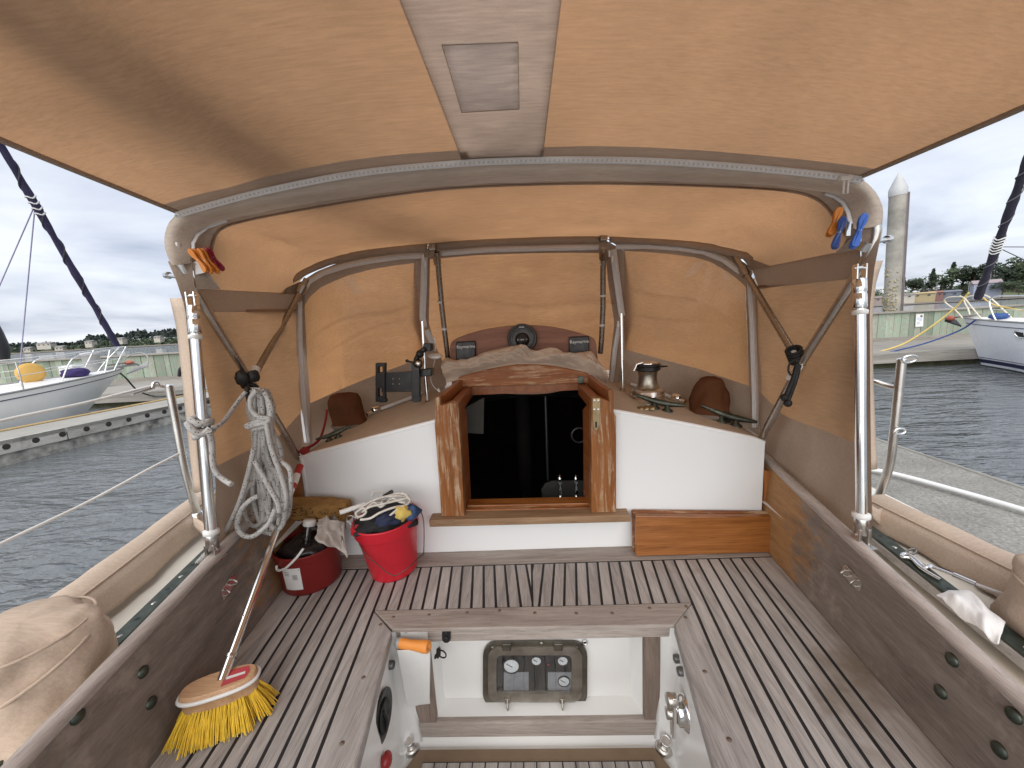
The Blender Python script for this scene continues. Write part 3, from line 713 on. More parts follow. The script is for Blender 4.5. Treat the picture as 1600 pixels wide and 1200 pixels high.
# hatch garage lid
mb = MB(); rr = []
for y in (1.745, 1.85, 2.0, 2.12): rr.append([V((x, y, 1.745-.16*(x-XC)**2*3)) for x in [-.31+.565*i/10 for i in range(11)]])
mb.grid(rr); mb.prism([V((-.31, 1.745, 1.70)), V((.255, 1.745, 1.70)), V((.255, 2.12, 1.70)), V((-.31, 2.12, 1.70))], (0, 0, -.07)); obj('hatch_lid', mb, m_varn_y, cw)
# hasp on the right jamb, catch on the hatch board
o = P(932, 632, Y=YJ-.003); hs = obj('hasp', MB().prism(PL([(926, 622), (938, 622), (938, 640), (937, 652), (935, 668), (931, 674), (927, 668), (926, 652), (926, 640)], Y=YJ-.0005), (0, -.003, 0)), m_brass, cw, bevel=.001)
obj('slot', MB().prism(PL([(930, 659), (933, 659), (933, 668), (930, 668)], Y=YJ-.0038), (0, -.0006, 0)), m_caulk, hs)
for a in ((929, 626), (935, 626), (929, 640), (935, 640)): obj('screw', MB().lathe([(.004, 0), (0, .001)], P(*a, Y=YJ-.0036), (0, -1, 0), 8), m_steel, hs)
obj('catch', MB().prism(PL([(903, 588), (912, 587), (912, 598), (903, 599)], Y=1.7245), (0, -.006, 0)), m_bronze, cw, bevel=.001)

# ---------------------------------------------------------------- washboards leaning on the bulkhead
def leaner(name, pts, y0, y1, th, mat_, label):
    """board whose lower edge stands at y0 and upper edge at y1 (pts: upper-left, upper-right, lower-right, lower-left)"""
    p = [P(*pts[0], Y=y1), P(*pts[1], Y=y1), P(*pts[2], Y=y0), P(*pts[3], Y=y0)]
    dz = SEAT+.003-min(q.z for q in p)
    for q in p[2:]: q.z = SEAT+.003
    o = obj(name, MB().prism(p, (0, th, th*.12)), mat_, None, bevel=.004); return tag(o, label, 'board', 'washboards stacked on deck')
leaner('washboard', [(993, 806), (1211, 808), (1213, 876), (994, 872)], 1.345, 1.372, .02, m_varn_x, 'front varnished orange teak washboard leaning on the white cabin front')
leaner('washboard', [(988, 799), (1205, 801), (1208, 872), (989, 867)], 1.372, 1.397, .016, m_varn_xw, 'rear teak washboard mostly hidden, edge showing behind the front board')

# ---------------------------------------------------------------- instrument board
YP = 1.87
pod = thing('instrument_board', P(818, 575, Y=YP), 'arched reddish teak board with two covered instruments above the hatch', 'instrument board')
arch = smooth(PL([(703, 545), (706, 534), (722, 525), (755, 515), (790, 509.5), (818, 508), (850, 509), (880, 513.5), (912, 522), (928, 529), (932, 540)], Y=YP), 4)
obj('board', MB().prism(arch+PL([(938, 600), (706, 606)], Y=YP), (0, .022, 0)), m_pod, pod, bevel=.003)
for i, pts in enumerate(([(713, 534), (743.5, 532), (744, 572), (713, 574)], [(888.5, 526), (919.5, 524.5), (921, 566), (889, 567)])):
    q = PL(pts, Y=YP-.001); ct = obj('instrument_cover', MB().prism(q, (0, -.018, 0)), m_black, pod, bevel=.006)
    o = q[0].lerp(q[1], .5)+V((0, -.0195, -.026)); obj('lettering', text_mb('Raymarine', .0215, o, (1, 0, 0), (0, 0, 1)), m_white_pl, ct)
cc_ = P(816, 529, Y=YP-.02)
cp = thing('compass', cc_+V((0, 0, -.07)), 'round black bulkhead compass at the centre of the teak board', 'compass')
r_ = 22.5/600*YP*1.02
obj('ring', MB().lathe([(r_*.55, -.012), (r_, -.018), (r_*1.0, .004), (r_*.93, .012), (r_*.86, .013), (r_*.84, .004)], cc_, (0, -1, 0), 40), plain('grey_black_bezel', (.045, .04, .036), .45), cp)
obj('housing', MB().lathe([(r_*.84, .003), (r_*.70, .008), (r_*.60, .002), (0, .0)], cc_, (0, -1, 0), 36), m_black, cp)
obj('dial', MB().lathe([(r_*.50, .0), (r_*.42, .018), (r_*.2, .028), (0, .03)], cc_+V((0, 0, -.006)), (0, -1, 0), 28), m_black, cp)
m_card = plain('pale_dial_print', (.55, .55, .53), .5)
mb = MB()
for i in range(15):
    a = -.62+1.24*i/14; h = .008 if i % 3 == 0 else .005
    c = cc_+V((r_*.52*math.sin(a), -.031+.012*abs(a), -.004)); mb.box(c, (.0016, .001, h))
obj('card_marks', mb, m_card, cp)
mb = MB()
for i in range(5): mb.box(cc_+V((-.010+.005*i, -.0128, r_*.76)), (.0034, .001, .0052))
obj('plate_marks', mb, m_card, cp)
# crumpled beige cloth lying over the hatch in front of the board
topc = smooth(P3([(690, 566, 1.815), (699, 559, 1.825), (716, 563, 1.825), (740, 559, 1.830), (762, 549, 1.835), (790, 543, 1.835), (808, 540, 1.835), (818, 539, 1.835), (834, 549, 1.835), (856, 543, 1.835), (870, 545, 1.835), (884, 552, 1.830), (905, 551, 1.825), (924, 549, 1.825), (932, 560, 1.815), (941, 572, 1.785), (948, 588, 1.755)]), 4)
botc = smooth(P3([(698, 598, 1.76), (722, 592, 1.765), (750, 582, 1.765), (790, 574, 1.765), (818, 571, 1.765), (860, 573, 1.765), (900, 581, 1.765), (921, 590, 1.765), (947, 602, 1.77)]), 4)
def wr(u, t, p):
    s = math.sin(math.pi*min(1, t*1.15)); n = noise.noise(V((u*8+t*2, t*3, 2)))*.020+abs(noise.noise(V((u*15-t*5, t*4, 5))))*.022+noise.noise(V((u*34+t*9, t*9, 9)))*.006
    return V((0, -.045*s-n*1.6*s, .016*s+n*s))
mb = MB().patch(topc, botc, 130, 26, wr); o = obj('cloth_cover', mb, m_beige, None, solid=.002); tag(o, 'crumpled beige canvas cover lying under the instrument board', 'cloth')
# ================================================================ dodger
dod = thing('dodger', (XC, 1.35, 1.35), 'tan canvas spray dodger with three covered windows on a stainless frame', 'canopy')
# --- roof
A = smooth(P3([(309, 452, 1.10), (314, 432, 1.10), (322, 410, 1.11), (328, 385, 1.11), (334, 364, 1.11), (347, 354, 1.11), (367, 347, 1.11), (417, 336, 1.11), (500, 321, 1.11), (600, 305, 1.11), (700, 293, 1.11), (820, 287, 1.11), (950, 285, 1.11), (1080, 288, 1.11), (1193, 293, 1.11), (1248, 299, 1.11), (1280, 310, 1.11), (1300, 328, 1.11), (1311, 346, 1.11), (1322, 362, 1.11), (1334, 376, 1.10), (1343, 388, 1.10)]), 4)
B = smooth(P3([(463, 460, 1.64), (465, 448, 1.65), (470, 438, 1.67), (485, 423, 1.70), (515, 409, 1.73), (560, 396, 1.75), (620, 388, 1.77), (680, 382, 1.78), (745, 376, 1.785), (810, 373, 1.785), (880, 371, 1.785), (945, 371, 1.78), (1000, 374, 1.77), (1060, 379, 1.76), (1110, 386, 1.74), (1145, 394, 1.71), (1165, 404, 1.68), (1173, 414, 1.65), (1175, 422, 1.64)]), 4)
def sag(u, t, p):
    s = math.sin(math.pi*t)
    if u < .13 or u > .87: return V((0, 0, 0))
    n = noise.noise(V((u*5, t*3, 3)))*.012+noise.noise(V((u*14, t*7, 1)))*.004
    return V((0, 0, -.02*s+n*s))
mb = MB().patch(A, B, 70, 24, sag); obj('roof', mb, m_roof, dod)
# --- sleeve round the aft hoop
outer = smooth(P3([(266, 409, 1.05), (258, 390, 1.05), (257, 368, 1.05), (263, 350, 1.045), (273, 339, 1.04), (284, 332, 1.03), (330, 318, 1.03), (420, 296, 1.03), (560, 269, 1.03), (700, 255, 1.03), (800, 249.5, 1.03), (930, 248, 1.03), (1050, 251.5, 1.03), (1180, 261, 1.03), (1290, 272, 1.03), (1338, 278, 1.03), (1356, 288, 1.04), (1370, 303, 1.045), (1379, 322, 1.05), (1380, 340, 1.05), (1379, 345, 1.05)]), 4)
inner = smooth(P3([(300, 411, 1.07), (300, 398, 1.07), (301, 383, 1.08), (308, 368, 1.09), (324, 356, 1.10), (337, 351, 1.10), (363, 342, 1.10), (417, 331, 1.10), (497, 316, 1.10), (600, 302, 1.10), (700, 291, 1.10), (820, 285, 1.10), (950, 283, 1.10), (1080, 285, 1.10), (1193, 289, 1.10), (1259, 297, 1.10), (1289, 301, 1.10), (1307, 307, 1.10), (1318, 315, 1.10), (1327, 333, 1.09), (1330, 350, 1.08), (1331, 357, 1.07)]), 4)
def bulge(u, t, p):
    s = math.sin(math.pi*t); n = noise.noise(V((u*26, t*2, 8)))*.003
    return V((0, -.022*s, -.010*s+n))
mb = MB().patch(outer, inner, 110, 12, bulge); obj('hoop_sleeve', mb, m_sleeve, dod)
mb = MB().patch([q+V((0, -.004, .004)) for q in inner], [q+V((0, .012, -.002)) for q in A], 110, 4); obj('roof_border', mb, m_border, dod)
# outer skin behind the sleeve, closing it towards the outside
back = [q+V((0, .05, .012)) for q in outer]
mb = MB().patch([q+V((0, .001, .002)) for q in outer], back, 110, 4); obj('sleeve_back', mb, m_sleeve, dod)
back2 = [V((q.x*.985, 1.12, q.z-.0)) for q in outer]
# grey velcro edge showing at the corners, zip along the seam with the bimini
def ribbon(pts, w_, nrm, mat_, name, parent, th=.002, n=40):
    pts = resample(pts, n); mb = MB(); rows = []
    for i, p in enumerate(pts):
        d = (pts[min(i+1, n-1)]-pts[max(0, i-1)]).normalized(); s = d.cross(V(nrm)).normalized()*(w_/2); rows.append([p-s, p+s])
    mb.grid(rows); return obj(name, mb, mat_, parent, solid=th)
ribbon(P3([(302, 390, 1.072), (302, 380, 1.074), (309, 367, 1.082), (324, 355, 1.092), (338, 350, 1.095), (355, 344, 1.096)]), .010, (0, -1, .2), m_zip, 'velcro_strip', dod)
ribbon(P3([(1289, 302, 1.094), (1304, 307, 1.094), (1317, 316, 1.090), (1325, 332, 1.082), (1329, 350, 1.074)]), .011, (0, -1, .2), m_zip, 'velcro_strip', dod)
obj('label_tag', MB().prism(PL([(293, 410), (310, 408), (320, 426), (306, 429)], Y=1.074), (0, .002, 0)), plain('clear_tag', (.5, .48, .46), .3), dod)
# --- side panels, left and right (in planes close to the coamings)
XL, XR = -.968, .938
def S(pts, x): return PL(pts, X=x)
def wob(a, b, f=6):
    def g(u, t, p): return V(((noise.noise(V((p.y*f, p.z*f, a)))*b)+noise.noise(V((p.y*2.5, p.z*4, a+3)))*b*1.2)*math.sin(math.pi*min(1, max(0, u)))*1.0, 0, 0) if False else V((noise.noise(V((p.y*f, p.z*f, a)))*b+noise.noise(V((p.y*2.5, p.z*4, a+3)))*b*1.3+abs(noise.noise(V((p.y*5+p.z*4, p.z*2-p.y*2, a+9))))*b*1.8, 0, 0))
    return g
# strip under the roof edge
mb = MB().patch(P3([(305, 451, 1.09), (463, 459, 1.64)]), P3([(306, 488, 1.09), (458, 487, 1.62)]), 16, 4); obj('side_band', mb, m_border, dod)
mb = MB().patch(P3([(1175, 421, 1.64), (1344, 387, 1.09)]), P3([(1186, 451, 1.62), (1346, 434, 1.09)]), 16, 4); obj('side_band', mb, m_border, dod)
# corner reinforcements on the roof
def tri(pts, nm='corner_patch'):
    q = P3(pts); mb = MB().add(q, [list(range(len(q)))]); obj(nm, mb, m_border, dod, solid=.002)
tri([(300, 409, 1.07), (325, 425, 1.088), (345, 452, 1.115), (307, 452, 1.075)])
tri([(428, 458, 1.50), (463, 460, 1.62), (480, 437, 1.66), (470, 440, 1.64)])
tri([(1331, 355, 1.07), (1342, 360, 1.07), (1345, 388, 1.075), (1303, 397, 1.12), (1318, 383, 1.11)])
tri([(1156, 399, 1.64), (1175, 422, 1.60), (1204, 416, 1.48), (1172, 404, 1.60)])
# side windows and borders
mb = MB().patch(S([(300, 484), (380, 484), (466, 483)], XL), S([(332, 730), (437, 681), (472, 645)], XL), 40, 34, wob(1, .010)); obj('side_curtain', mb, m_orange_s, dod)
mb = MB().patch(S([(332, 730), (437, 681), (472, 645)], XL), S([(335, 892), (400, 815), (470, 730)], XL), 40, 20, wob(1, .010)); obj('curtain_skirt', mb, m_border, dod)
mb = MB().patch(S([(1176, 447), (1260, 439), (1345, 430)], XR), S([(1182, 612), (1219, 647), (1345, 696)], XR), 40, 34, wob(5, .010)); obj('side_curtain', mb, m_orange_s, dod)
mb = MB().patch(S([(1182, 612), (1219, 647), (1345, 696)], XR), S([(1180, 705), (1230, 758), (1347, 872)], XR), 40, 20, wob(5, .010)); obj('curtain_skirt', mb, m_border, dod)
# aft hems outside the poles
mb = MB().patch(P3([(262, 408, 1.05), (276, 440, 1.045), (289, 480, 1.04), (297, 560, 1.035), (310, 720, 1.02), (322, 866, 1.0)]), P3([(300, 411, 1.07), (303, 440, 1.07), (309, 480, 1.07), (316, 560, 1.07), (328, 720, 1.06), (340, 862, 1.04)]), 30, 5); obj('aft_hem', mb, m_border, dod)
mb = MB().patch(P3([(1379, 344, 1.05), (1376, 370, 1.045), (1366, 420, 1.04), (1359, 480, 1.04), (1360, 640, 1.03), (1363, 842, 1.01)]), P3([(1335, 358, 1.07), (1346, 372, 1.07), (1346, 420, 1.08), (1345, 480, 1.08), (1344, 640, 1.075), (1343, 846, 1.06)]), 30, 5); obj('aft_hem', mb, m_border, dod)
# light flaps hanging outside
mb = MB().patch(P3([(266, 466, 1.16), (276, 510, 1.15), (284, 580, 1.14), (296, 700, 1.13), (304, 770, 1.13)]), P3([(290, 466, 1.12), (295, 510, 1.11), (301, 580, 1.10), (308, 700, 1.10), (314, 768, 1.10)]), 20, 4); obj('outer_flap', mb, m_beige, dod, solid=.003)
mb = MB().patch(P3([(1379, 407, 1.12), (1368, 440, 1.12), (1362, 500, 1.13), (1364, 600, 1.13), (1370, 733, 1.13)]), P3([(1350, 409, 1.10), (1350, 440, 1.10), (1352, 500, 1.10), (1353, 600, 1.10), (1356, 735, 1.10)]), 20, 4); obj('outer_flap', mb, m_beige, dod, solid=.003)

# --- windshield: each panel a border of doubled canvas round a window
def yw(px, py):
    """depth of the windshield under a pixel"""
    s = min(1, abs(px-818)/345); t = min(1.2, max(0, (py-395)/260)); t = t**.65
    return lerp(lerp(1.785, 1.66, s**2), (lerp(2.08, 1.86, s/.8) if s < .8 else lerp(1.86, 1.58, (s-.8)/.2)), t)
def W(pts, off=0): return [P(a, b, Y=yw(a, b)-off) for a, b in pts]
def wrin(seed, amp):
    def g(u, t, p):
        k = min(1, 6*u, 6*(1-u), 6*t, 6*(1-t)); k = max(0, k)
        c = 1-min(1, abs((t-.36-.07*u-.02*math.sin(u*9+seed))/.03)); c2 = 1-min(1, abs((t-.62+.10*u-.02*math.sin(u*7+seed))/.025))
        return V((0, k*(noise.noise(V((p.x*3, p.z*9+p.x*2, seed)))*amp+noise.noise(V((p.x*5, p.z*22, seed+4)))*amp*.5-.009*max(0, c)-.006*max(0, c2)), 0))
    return g
wl_in_top = [(475, 479), (484, 464), (500, 450), (520, 440), (545, 430), (580, 421), (615, 415), (647, 411)]
wl_in_bot = [(485, 630), (540, 605), (587, 586), (635, 568), (660, 557)]
wl_out_top = [(463, 452), (475, 437), (495, 424), (520, 414), (560, 402), (620, 393), (672, 388)]
mb = MB().patch(W(wl_in_top), W(wl_in_bot), 44, 70, wrin(1, .010)); obj('window_cover', mb, m_win, dod)
mb = MB().patch(W(wl_in_top, .02), W(wl_in_bot, .02), 30, 16, wrin(9, .006)); obj('window_pane', mb, m_vinyl, dod)
mb = MB()
mb.patch(W(wl_out_top), W(wl_in_top), 40, 4)
mb.patch(W(wl_in_bot), W([(484, 702), (520, 684), (580, 659), (640, 638), (690, 612)]), 40, 8, wrin(2, .01))
mb.patch(W([(452, 455), (450, 487), (456, 560), (463, 640), (470, 716)]), W([(476, 440), (476, 487), (480, 560), (485, 630), (488, 704)]), 20, 4)
mb.patch(W([(647, 409), (646, 460), (645, 505), (657, 536), (662, 560), (690, 614)]), W([(672, 386), (671, 460), (670, 505), (680, 540), (690, 560), (698, 600)]), 24, 4)
obj('window_border', mb, m_border, dod)
# centre panel
mb = MB().patch(W([(655, 402), (740, 396), (820, 393), (900, 392), (968, 392)], -.03), W([(655, 580), (740, 585), (820, 585), (900, 583), (985, 575)], -.03), 44, 70, wrin(3, .011)); obj('window_cover', mb, m_win, dod)
mb = MB().patch(W([(690, 408), (740, 402), (820, 399), (900, 398), (938, 399)], .02), W([(700, 560), (740, 560), (820, 560), (900, 560), (936, 550)], .02), 24, 12, wrin(12, .006)); obj('window_pane', mb, m_vinyl, dod)
mb = MB(); mb.patch(W([(668, 384), (740, 378), (820, 376), (900, 375), (948, 374)]), W([(671, 405), (740, 399), (820, 396), (900, 395), (946, 396)]), 30, 4)
obj('window_border', mb, m_border, dod)
# right panel
wr_in_top = [(976, 392), (1010, 394), (1046, 397), (1085, 402), (1112, 410), (1137, 425), (1152, 436), (1165, 448)]
wr_in_bot = [(977, 546), (1025, 559), (1090, 576), (1170, 603)]
mb = MB().patch(W(wr_in_top), W(wr_in_bot), 44, 70, wrin(6, .010)); obj('window_cover', mb, m_win, dod)
mb = MB().patch(W(wr_in_top, .02), W(wr_in_bot, .02), 30, 16, wrin(19, .006)); obj('window_pane', mb, m_vinyl, dod)
mb = MB()
mb.patch(W([(948, 373), (1000, 376), (1060, 382), (1110, 390), (1145, 399), (1166, 412), (1178, 424)]), W(wr_in_top), 40, 4)
mb.patch(W(wr_in_bot), W([(962, 606), (1010, 620), (1074, 633), (1139, 655), (1188, 686)]), 40, 8, wrin(7, .01))
mb.patch(W([(1165, 446), (1167, 500), (1170, 604), (1178, 680)]), W([(1190, 424), (1188, 500), (1192, 604), (1196, 690)]), 20, 4)
mb.patch(W([(944, 374), (950, 440), (960, 505), (956, 540), (950, 600)]), W([(976, 392), (986, 467), (987, 505), (977, 546), (966, 606)]), 24, 4)
obj('window_border', mb, m_border, dod)
# reinforcement band along the front hoop, wavy lower edge
hoop_px = [(458, 434), (475, 424), (500, 412), (530, 403), (570, 394), (620, 387), (668, 382)]
hoop_px2 = [(672, 382), (740, 376), (810, 373), (880, 371), (940, 371)]
hoop_px3 = [(952, 371), (1000, 373), (1060, 378), (1110, 385), (1150, 394), (1177, 402)]
for hp in (hoop_px, hoop_px2, hoop_px3):
    up = W([(a, b-4) for a, b in hp], .03); lo = W([(a, b+8) for a, b in hp], .035)
    mb = MB().patch(up, lo, 40, 3, lambda u, t, p: V((0, 0, .004*noise.noise(V((u*12, t, 1)))))); obj('hoop_flap', mb, m_border, dod, solid=.002)
# zips (grey tape with a row of teeth)
def zipper(pts, w_, name='zip', off=.028, n=60):
    q = resample(W(pts, off), n); z = ribbon(q, w_, (0, -1, .1), m_zip, name, dod, .002, n)
    obj('teeth', MB().tube([p+V((0, -.003, 0)) for p in q], .0022, 6), plain('zip_teeth', (.62, .61, .60), .5, 0, .05, 90) if 'zip_teeth' not in bpy.data.materials else bpy.data.materials['zip_teeth'], z)
zipper([(475, 452), (482, 440), (505, 426), (540, 415), (580, 407), (625, 401), (662, 399)], .026)
zipper([(467, 470), (468, 540), (471, 600), (476, 660), (480, 692)], .026)
zipper([(663, 402), (662, 450), (660, 495), (663, 512)], .030)
zipper([(666, 516), (674, 533), (678, 540)], .03)
zipper([(686, 396), (760, 390), (840, 388), (936, 386)], .024)
zipper([(962, 385), (1010, 384), (1060, 387), (1100, 393), (1130, 405), (1158, 425)], .026)
zipper([(958, 390), (963, 430), (970, 480), (972, 494)], .030)
zipper([(968, 505), (961, 545), (955, 598)], .022)
zipper([(1172, 440), (1176, 500), (1178, 560), (1180, 620), (1180, 668)], .026)
for a in ((661, 398), (664, 408), (952, 392), (957, 400), (966, 502), (970, 510), (682, 668+0)):
    if a[1] > 600: continue
    p = W([a], .04)[0]; obj('zip_pull', MB().box(p+V((0, 0, -.012)), (.007, .003, .026)), m_white_pl, dod)
# --- stainless frame
def tube_part(nm, pts, r, mat_, parent=dod, seg=12): return obj(nm, MB().tube(pts, r, seg), mat_, parent)
# aft hoop: from the cabin corner up into the sleeve, left and right
hl = smooth([P(467, 716, Y=1.46), P(425, 645, Y=1.36), P(385, 585, Y=1.27), P(340, 513, Y=1.17), P(308, 458, Y=1.10), P(290, 425, Y=1.07), P(280, 405, Y=1.06), P(278, 380, Y=1.06)], 5)
hr = smooth([P(1187, 690, Y=1.46), P(1218, 632, Y=1.36), P(1250, 572, Y=1.28), P(1298, 495, Y=1.18), P(1336, 434, Y=1.11), P(1358, 395, Y=1.07), P(1368, 365, Y=1.06), P(1366, 345, Y=1.06)], 5)
tube_part('hoop_tube', hl, .0125, m_steel); tube_part('hoop_tube', hr, .0125, m_steel)
fl = [P(479, 436, Y=1.62), P(470, 455, Y=1.60), P(440, 510, Y=1.50), P(398, 585, Y=1.31)]
fr_ = [P(1143, 392, Y=1.66), P(1165, 427, Y=1.60), P(1200, 485, Y=1.47), P(1238, 548, Y=1.32)]
tube_part('brace_tube', fl, .0115, m_bronze_pole); tube_part('brace_tube', fr_, .0115, m_bronze_pole)
def sleeve(a, b, r, mat_, nm='collar'): return obj(nm, MB().tube([a, b], r, 14), mat_, dod, bevel=.0015)
sleeve(P(474, 446, Y=1.605), P(468, 458, Y=1.595), .0165, m_bronze_pole)
sleeve(P(1160, 418, Y=1.61), P(1166, 430, Y=1.595), .0165, m_bronze_pole)
sleeve(P(284, 424, Y=1.068), P(292, 442, Y=1.085), .0175, m_steel); sleeve(P(1350, 392, Y=1.08), P(1358, 378, Y=1.07), .0175, m_steel)
sleeve(P(399, 575, Y=1.32), P(394, 590, Y=1.29), .0165, m_white_pl); sleeve(P(1236, 545, Y=1.325), P(1242, 554, Y=1.31), .0165, m_white_pl)
sleeve(P(1243, 560, Y=1.29), P(1252, 566, Y=1.285), .0165, m_white_pl)
sleeve(P(1240, 588, Y=1.29), P(1252, 569, Y=1.275), .0175, m_chrome, 'clamp'); sleeve(P(1237, 593, Y=1.295), P(1240, 587, Y=1.29), .018, m_white_pl)
# side studs outside the hoop ends
for a, b, y in (((283, 433), (262, 430), 1.07), ((1362, 378), (1387, 374), 1.06)):
    p, q = P(*a, Y=y), P(*b, Y=y+.02); mb = MB().tube([p, q], .006, 10); d = (q-p).normalized(); mb.tube([q-d*.006, q+d*.006], .010, 12); obj('stud', mb, m_chrome, dod)
# centre straps of the windshield and short inner poles
tube_part('strap_post', W([(683, 394), (686, 430), (690, 475), (695, 520), (700, 560)], .05), .0125, m_bronze_pole)
tube_part('strap_post', W([(943, 388), (942, 430), (942, 480), (940, 530), (938, 552)], .05), .0125, m_bronze_pole)
for pts in ([(682, 400), (684, 412)], [(942, 394), (942, 404)]):
    q = W(pts, .05); sleeve(q[0], q[1], .017, m_bronze_pole, 'end_fitting')
for a in ((688, 470), (694, 512), (942, 410), (942, 460), (941, 506)):
    q = W([a, (a[0], a[1]+3)], .05); sleeve(q[0], q[1], .0145, m_zip, 'tie_ring')
for a in ((676, 386), (943, 371)):
    p = W([a], .05)[0]; obj('hoop_clamp', MB().box(p, (.03, .03, .03)), m_bronze_pole, dod, bevel=.004)
yp = 1.76
tube_part('inner_pole', [P(660, 502, Y=yp), P(664, 580, Y=yp), P(669, 633, Y=yp)], .0085, m_chrome)
tube_part('inner_pole', [P(971, 490, Y=yp), P(972, 560, Y=yp), P(973, 613, Y=yp)], .0085, m_chrome)
for a in ((669, 633), (973, 613)): obj('pole_foot', MB().lathe([(.026, 0), (.024, .005), (.013, .008), (.012, .035), (0, .036)], P(*a, Y=yp)+V((0, 0, -.012)), seg=16), m_bronze_pole, dod)
# --- upright support poles on the coamings
for side in (-1, 1):
    if side < 0: top, bot = P(302, 478, Y=1.04), P(333, 868, Y=.985)
    else: top, bot = P(1343, 436, Y=1.04), P(1346, 845, Y=.985)
    sp = thing('support_pole', bot, ('chrome support pole on the left coaming with a rope knotted round it' if side < 0 else 'chrome support pole on the right coaming'), 'pole', 'dodger support poles')
    d = (top-bot).normalized(); at = lambda s: bot+d*s
    Lh = (top-bot).length
    obj('tube', MB().tube([at(.055), at(Lh-.035)], .0125, 20), m_chrome, sp)
    obj('upper_socket', MB().lathe([(.0135, 0), (.0155, .004), (.0155, .036), (.0135, .04), (.0155, .044), (.0155, .075), (.006, .078), (0, .078)], at(Lh-.075), d, 20), m_chrome, sp)
    obj('white_ring', MB().lathe([(.0155, 0), (.0172, .002), (.0172, .010), (.0155, .012)], at(Lh-.09), d, 20), m_white_pl, sp)
    obj('lower_ring', MB().lathe([(.0135, 0), (.020, .003), (.020, .014), (.0135, .017)], at(.062), d, 20), m_white_pl, sp)
    obj('lower_socket', MB().lathe([(.010, -.02), (.016, -.018), (.016, .03), (.013, .034)], at(.038), d, 20), m_steel, sp)
    fk = MB()
    for s in (-1, 1):
        a = at(Lh); fk.prism([a+V((s*.009, -.008, 0)), a+V((s*.009, .008, 0)), a+V((s*.009, .010, .035)), a+V((s*.009, -.006, .038))], (s*.004, 0, 0))
    fk.tube([at(Lh)+V((-.016, .002, .028)), at(Lh)+V((.016, .002, .028))], .005, 10); obj('fork', fk, m_chrome, sp, bevel=.001)
    fk = MB()
    for s in (-1, 1): fk.box(at(.01)+V((s*.012, 0, .004)), (.006, .022, .045))
    fk.tube([at(.018)+V((-.018, 0, 0)), at(.018)+V((.018, 0, 0))], .004, 8); fk.box(at(.0)+V((0, 0, -.012)), (.045, .05, .006)); obj('foot_bracket', fk, m_steel, sp, bevel=.001)

# ================================================================ bimini
bim = thing('bimini', (XC, .3, 2.2), 'tan canvas bimini awning overhead with a grey centre strip, zipped to the dodger', 'awning')
zl = P3([(279, 331, 1.025), (330, 316, 1.025), (420, 293, 1.025), (560, 266, 1.025), (700, 252, 1.025), (800, 246.5, 1.025), (930, 245, 1.025), (1050, 248.5, 1.025), (1180, 258, 1.025), (1290, 269, 1.025), (1342, 276, 1.025)])
zl = smooth(zl, 5)
Lz, Rz = zl[0], zl[-1]
def bim_row(y, n=61):
    """section of the awning at y: crown in the middle, droops to the edges"""
    t = (1.025-y)
    out_ = []
    base = resample(zl, n)
    el = P(0, 214, X=Lz.x-.01); er = P(1600, 165, X=Rz.x+.02)
    for i in range(n):
        u = i/(n-1); b = base[i]; wgt = (1-u)*(el.z-Lz.z)/(1.025-el.y)+u*(er.z-Rz.z)/(1.025-er.y)
        crown = math.sin(math.pi*u)
        xx = b.x+(-.03*(1-u)+.045*u)*min(1, t/.3)*.5
        out_.append(V((xx, y, b.z+wgt*min(t, .6)+crown*(.10*t-.05*t*t)+.006*t*noise.noise(V((u*4, y*3, 2))))))
    return out_
ys = [1.025, 1.008, .982, .94, .88, .82, .76, .70, .64, .58, .52, .45, .35, .2, 0, -.2, -.45, -.7]
rows = [bim_row(y) for y in ys]
# left: a slack fold between the bows
for j, y in enumerate(ys):
    for i, p in enumerate(rows[j]):
        u = i/60; d = (u-(.10+.16*(1.025-y)))
        f = math.exp(-(d/.035)**2)*min(1, (1.025-y)/.12); p.z -= .012*f
def sub(i0, i1, j0, j1): return [r[i0:i1+1] for r in rows[j0:j1+1]]
iS0, iS1 = 26, 34
# find strip columns from the photograph
def col_for(px):
    x = P(px, 246, Y=1.0).x
    return min(range(61), key=lambda i: abs(rows[1][i].x-x))
iS0, iS1 = col_for(722), col_for(848)
NB = len(ys)-1
obj('front_border', MB().grid(sub(iS0+1, iS1, 0, 1)), m_border, bim)
obj('front_border', MB().grid(sub(0, iS0+1, 0, 2)), m_border, bim)
obj('front_border', MB().grid(sub(iS1, 60, 0, 2)), m_border, bim)
# reinforcing strip sewn under the centre, with a pocket on it
def on_bim(px, py, drop=.003):
    """point of the awning under a pixel"""
    best = None
    for k in range(200):
        y = 1.02-k*.004; q = P(px, py, Y=y)
        r = bim_row(y, 31); 
        for a, b in zip(r, r[1:]):
            if a.x <= q.x <= b.x:
                z = lerp(a.z, b.z, (q.x-a.x)/(b.x-a.x)); d = abs(z-q.z)
                if best is None or d < best[0]: best = (d, V((q.x, y, z-drop)))
                break
    return best[1]
a0, a1, b1, b0 = on_bim(722, 249, .006), on_bim(848, 243, .006), on_bim(876, 2, .006), on_bim(626, 2, .006)
def ext(p, q, k): return p.lerp(q, k)
b0e, b1e = ext(a0, b0, (a0.y+.7)/(a0.y-b0.y)), ext(a1, b1, (a1.y+.7)/(a1.y-b1.y))
def strip_pt(u, t):
    l, r = a0.lerp(b0e, t), a1.lerp(b1e, t); p = l.lerp(r, u)
    rr = bim_row(p.y, 61); 
    for a, b in zip(rr, rr[1:]):
        if a.x <= p.x <= b.x: p.z = lerp(a.z, b.z, (p.x-a.x)/(b.x-a.x))-.005; break
    return p
def strip_edge(u, y): a_, b_ = (a0, b0e) if u == 0 else (a1, b1e); k = (y-a_.y)/(b_.y-a_.y); return strip_pt(u, max(0, min(1, k)))
L_, R_ = [], []
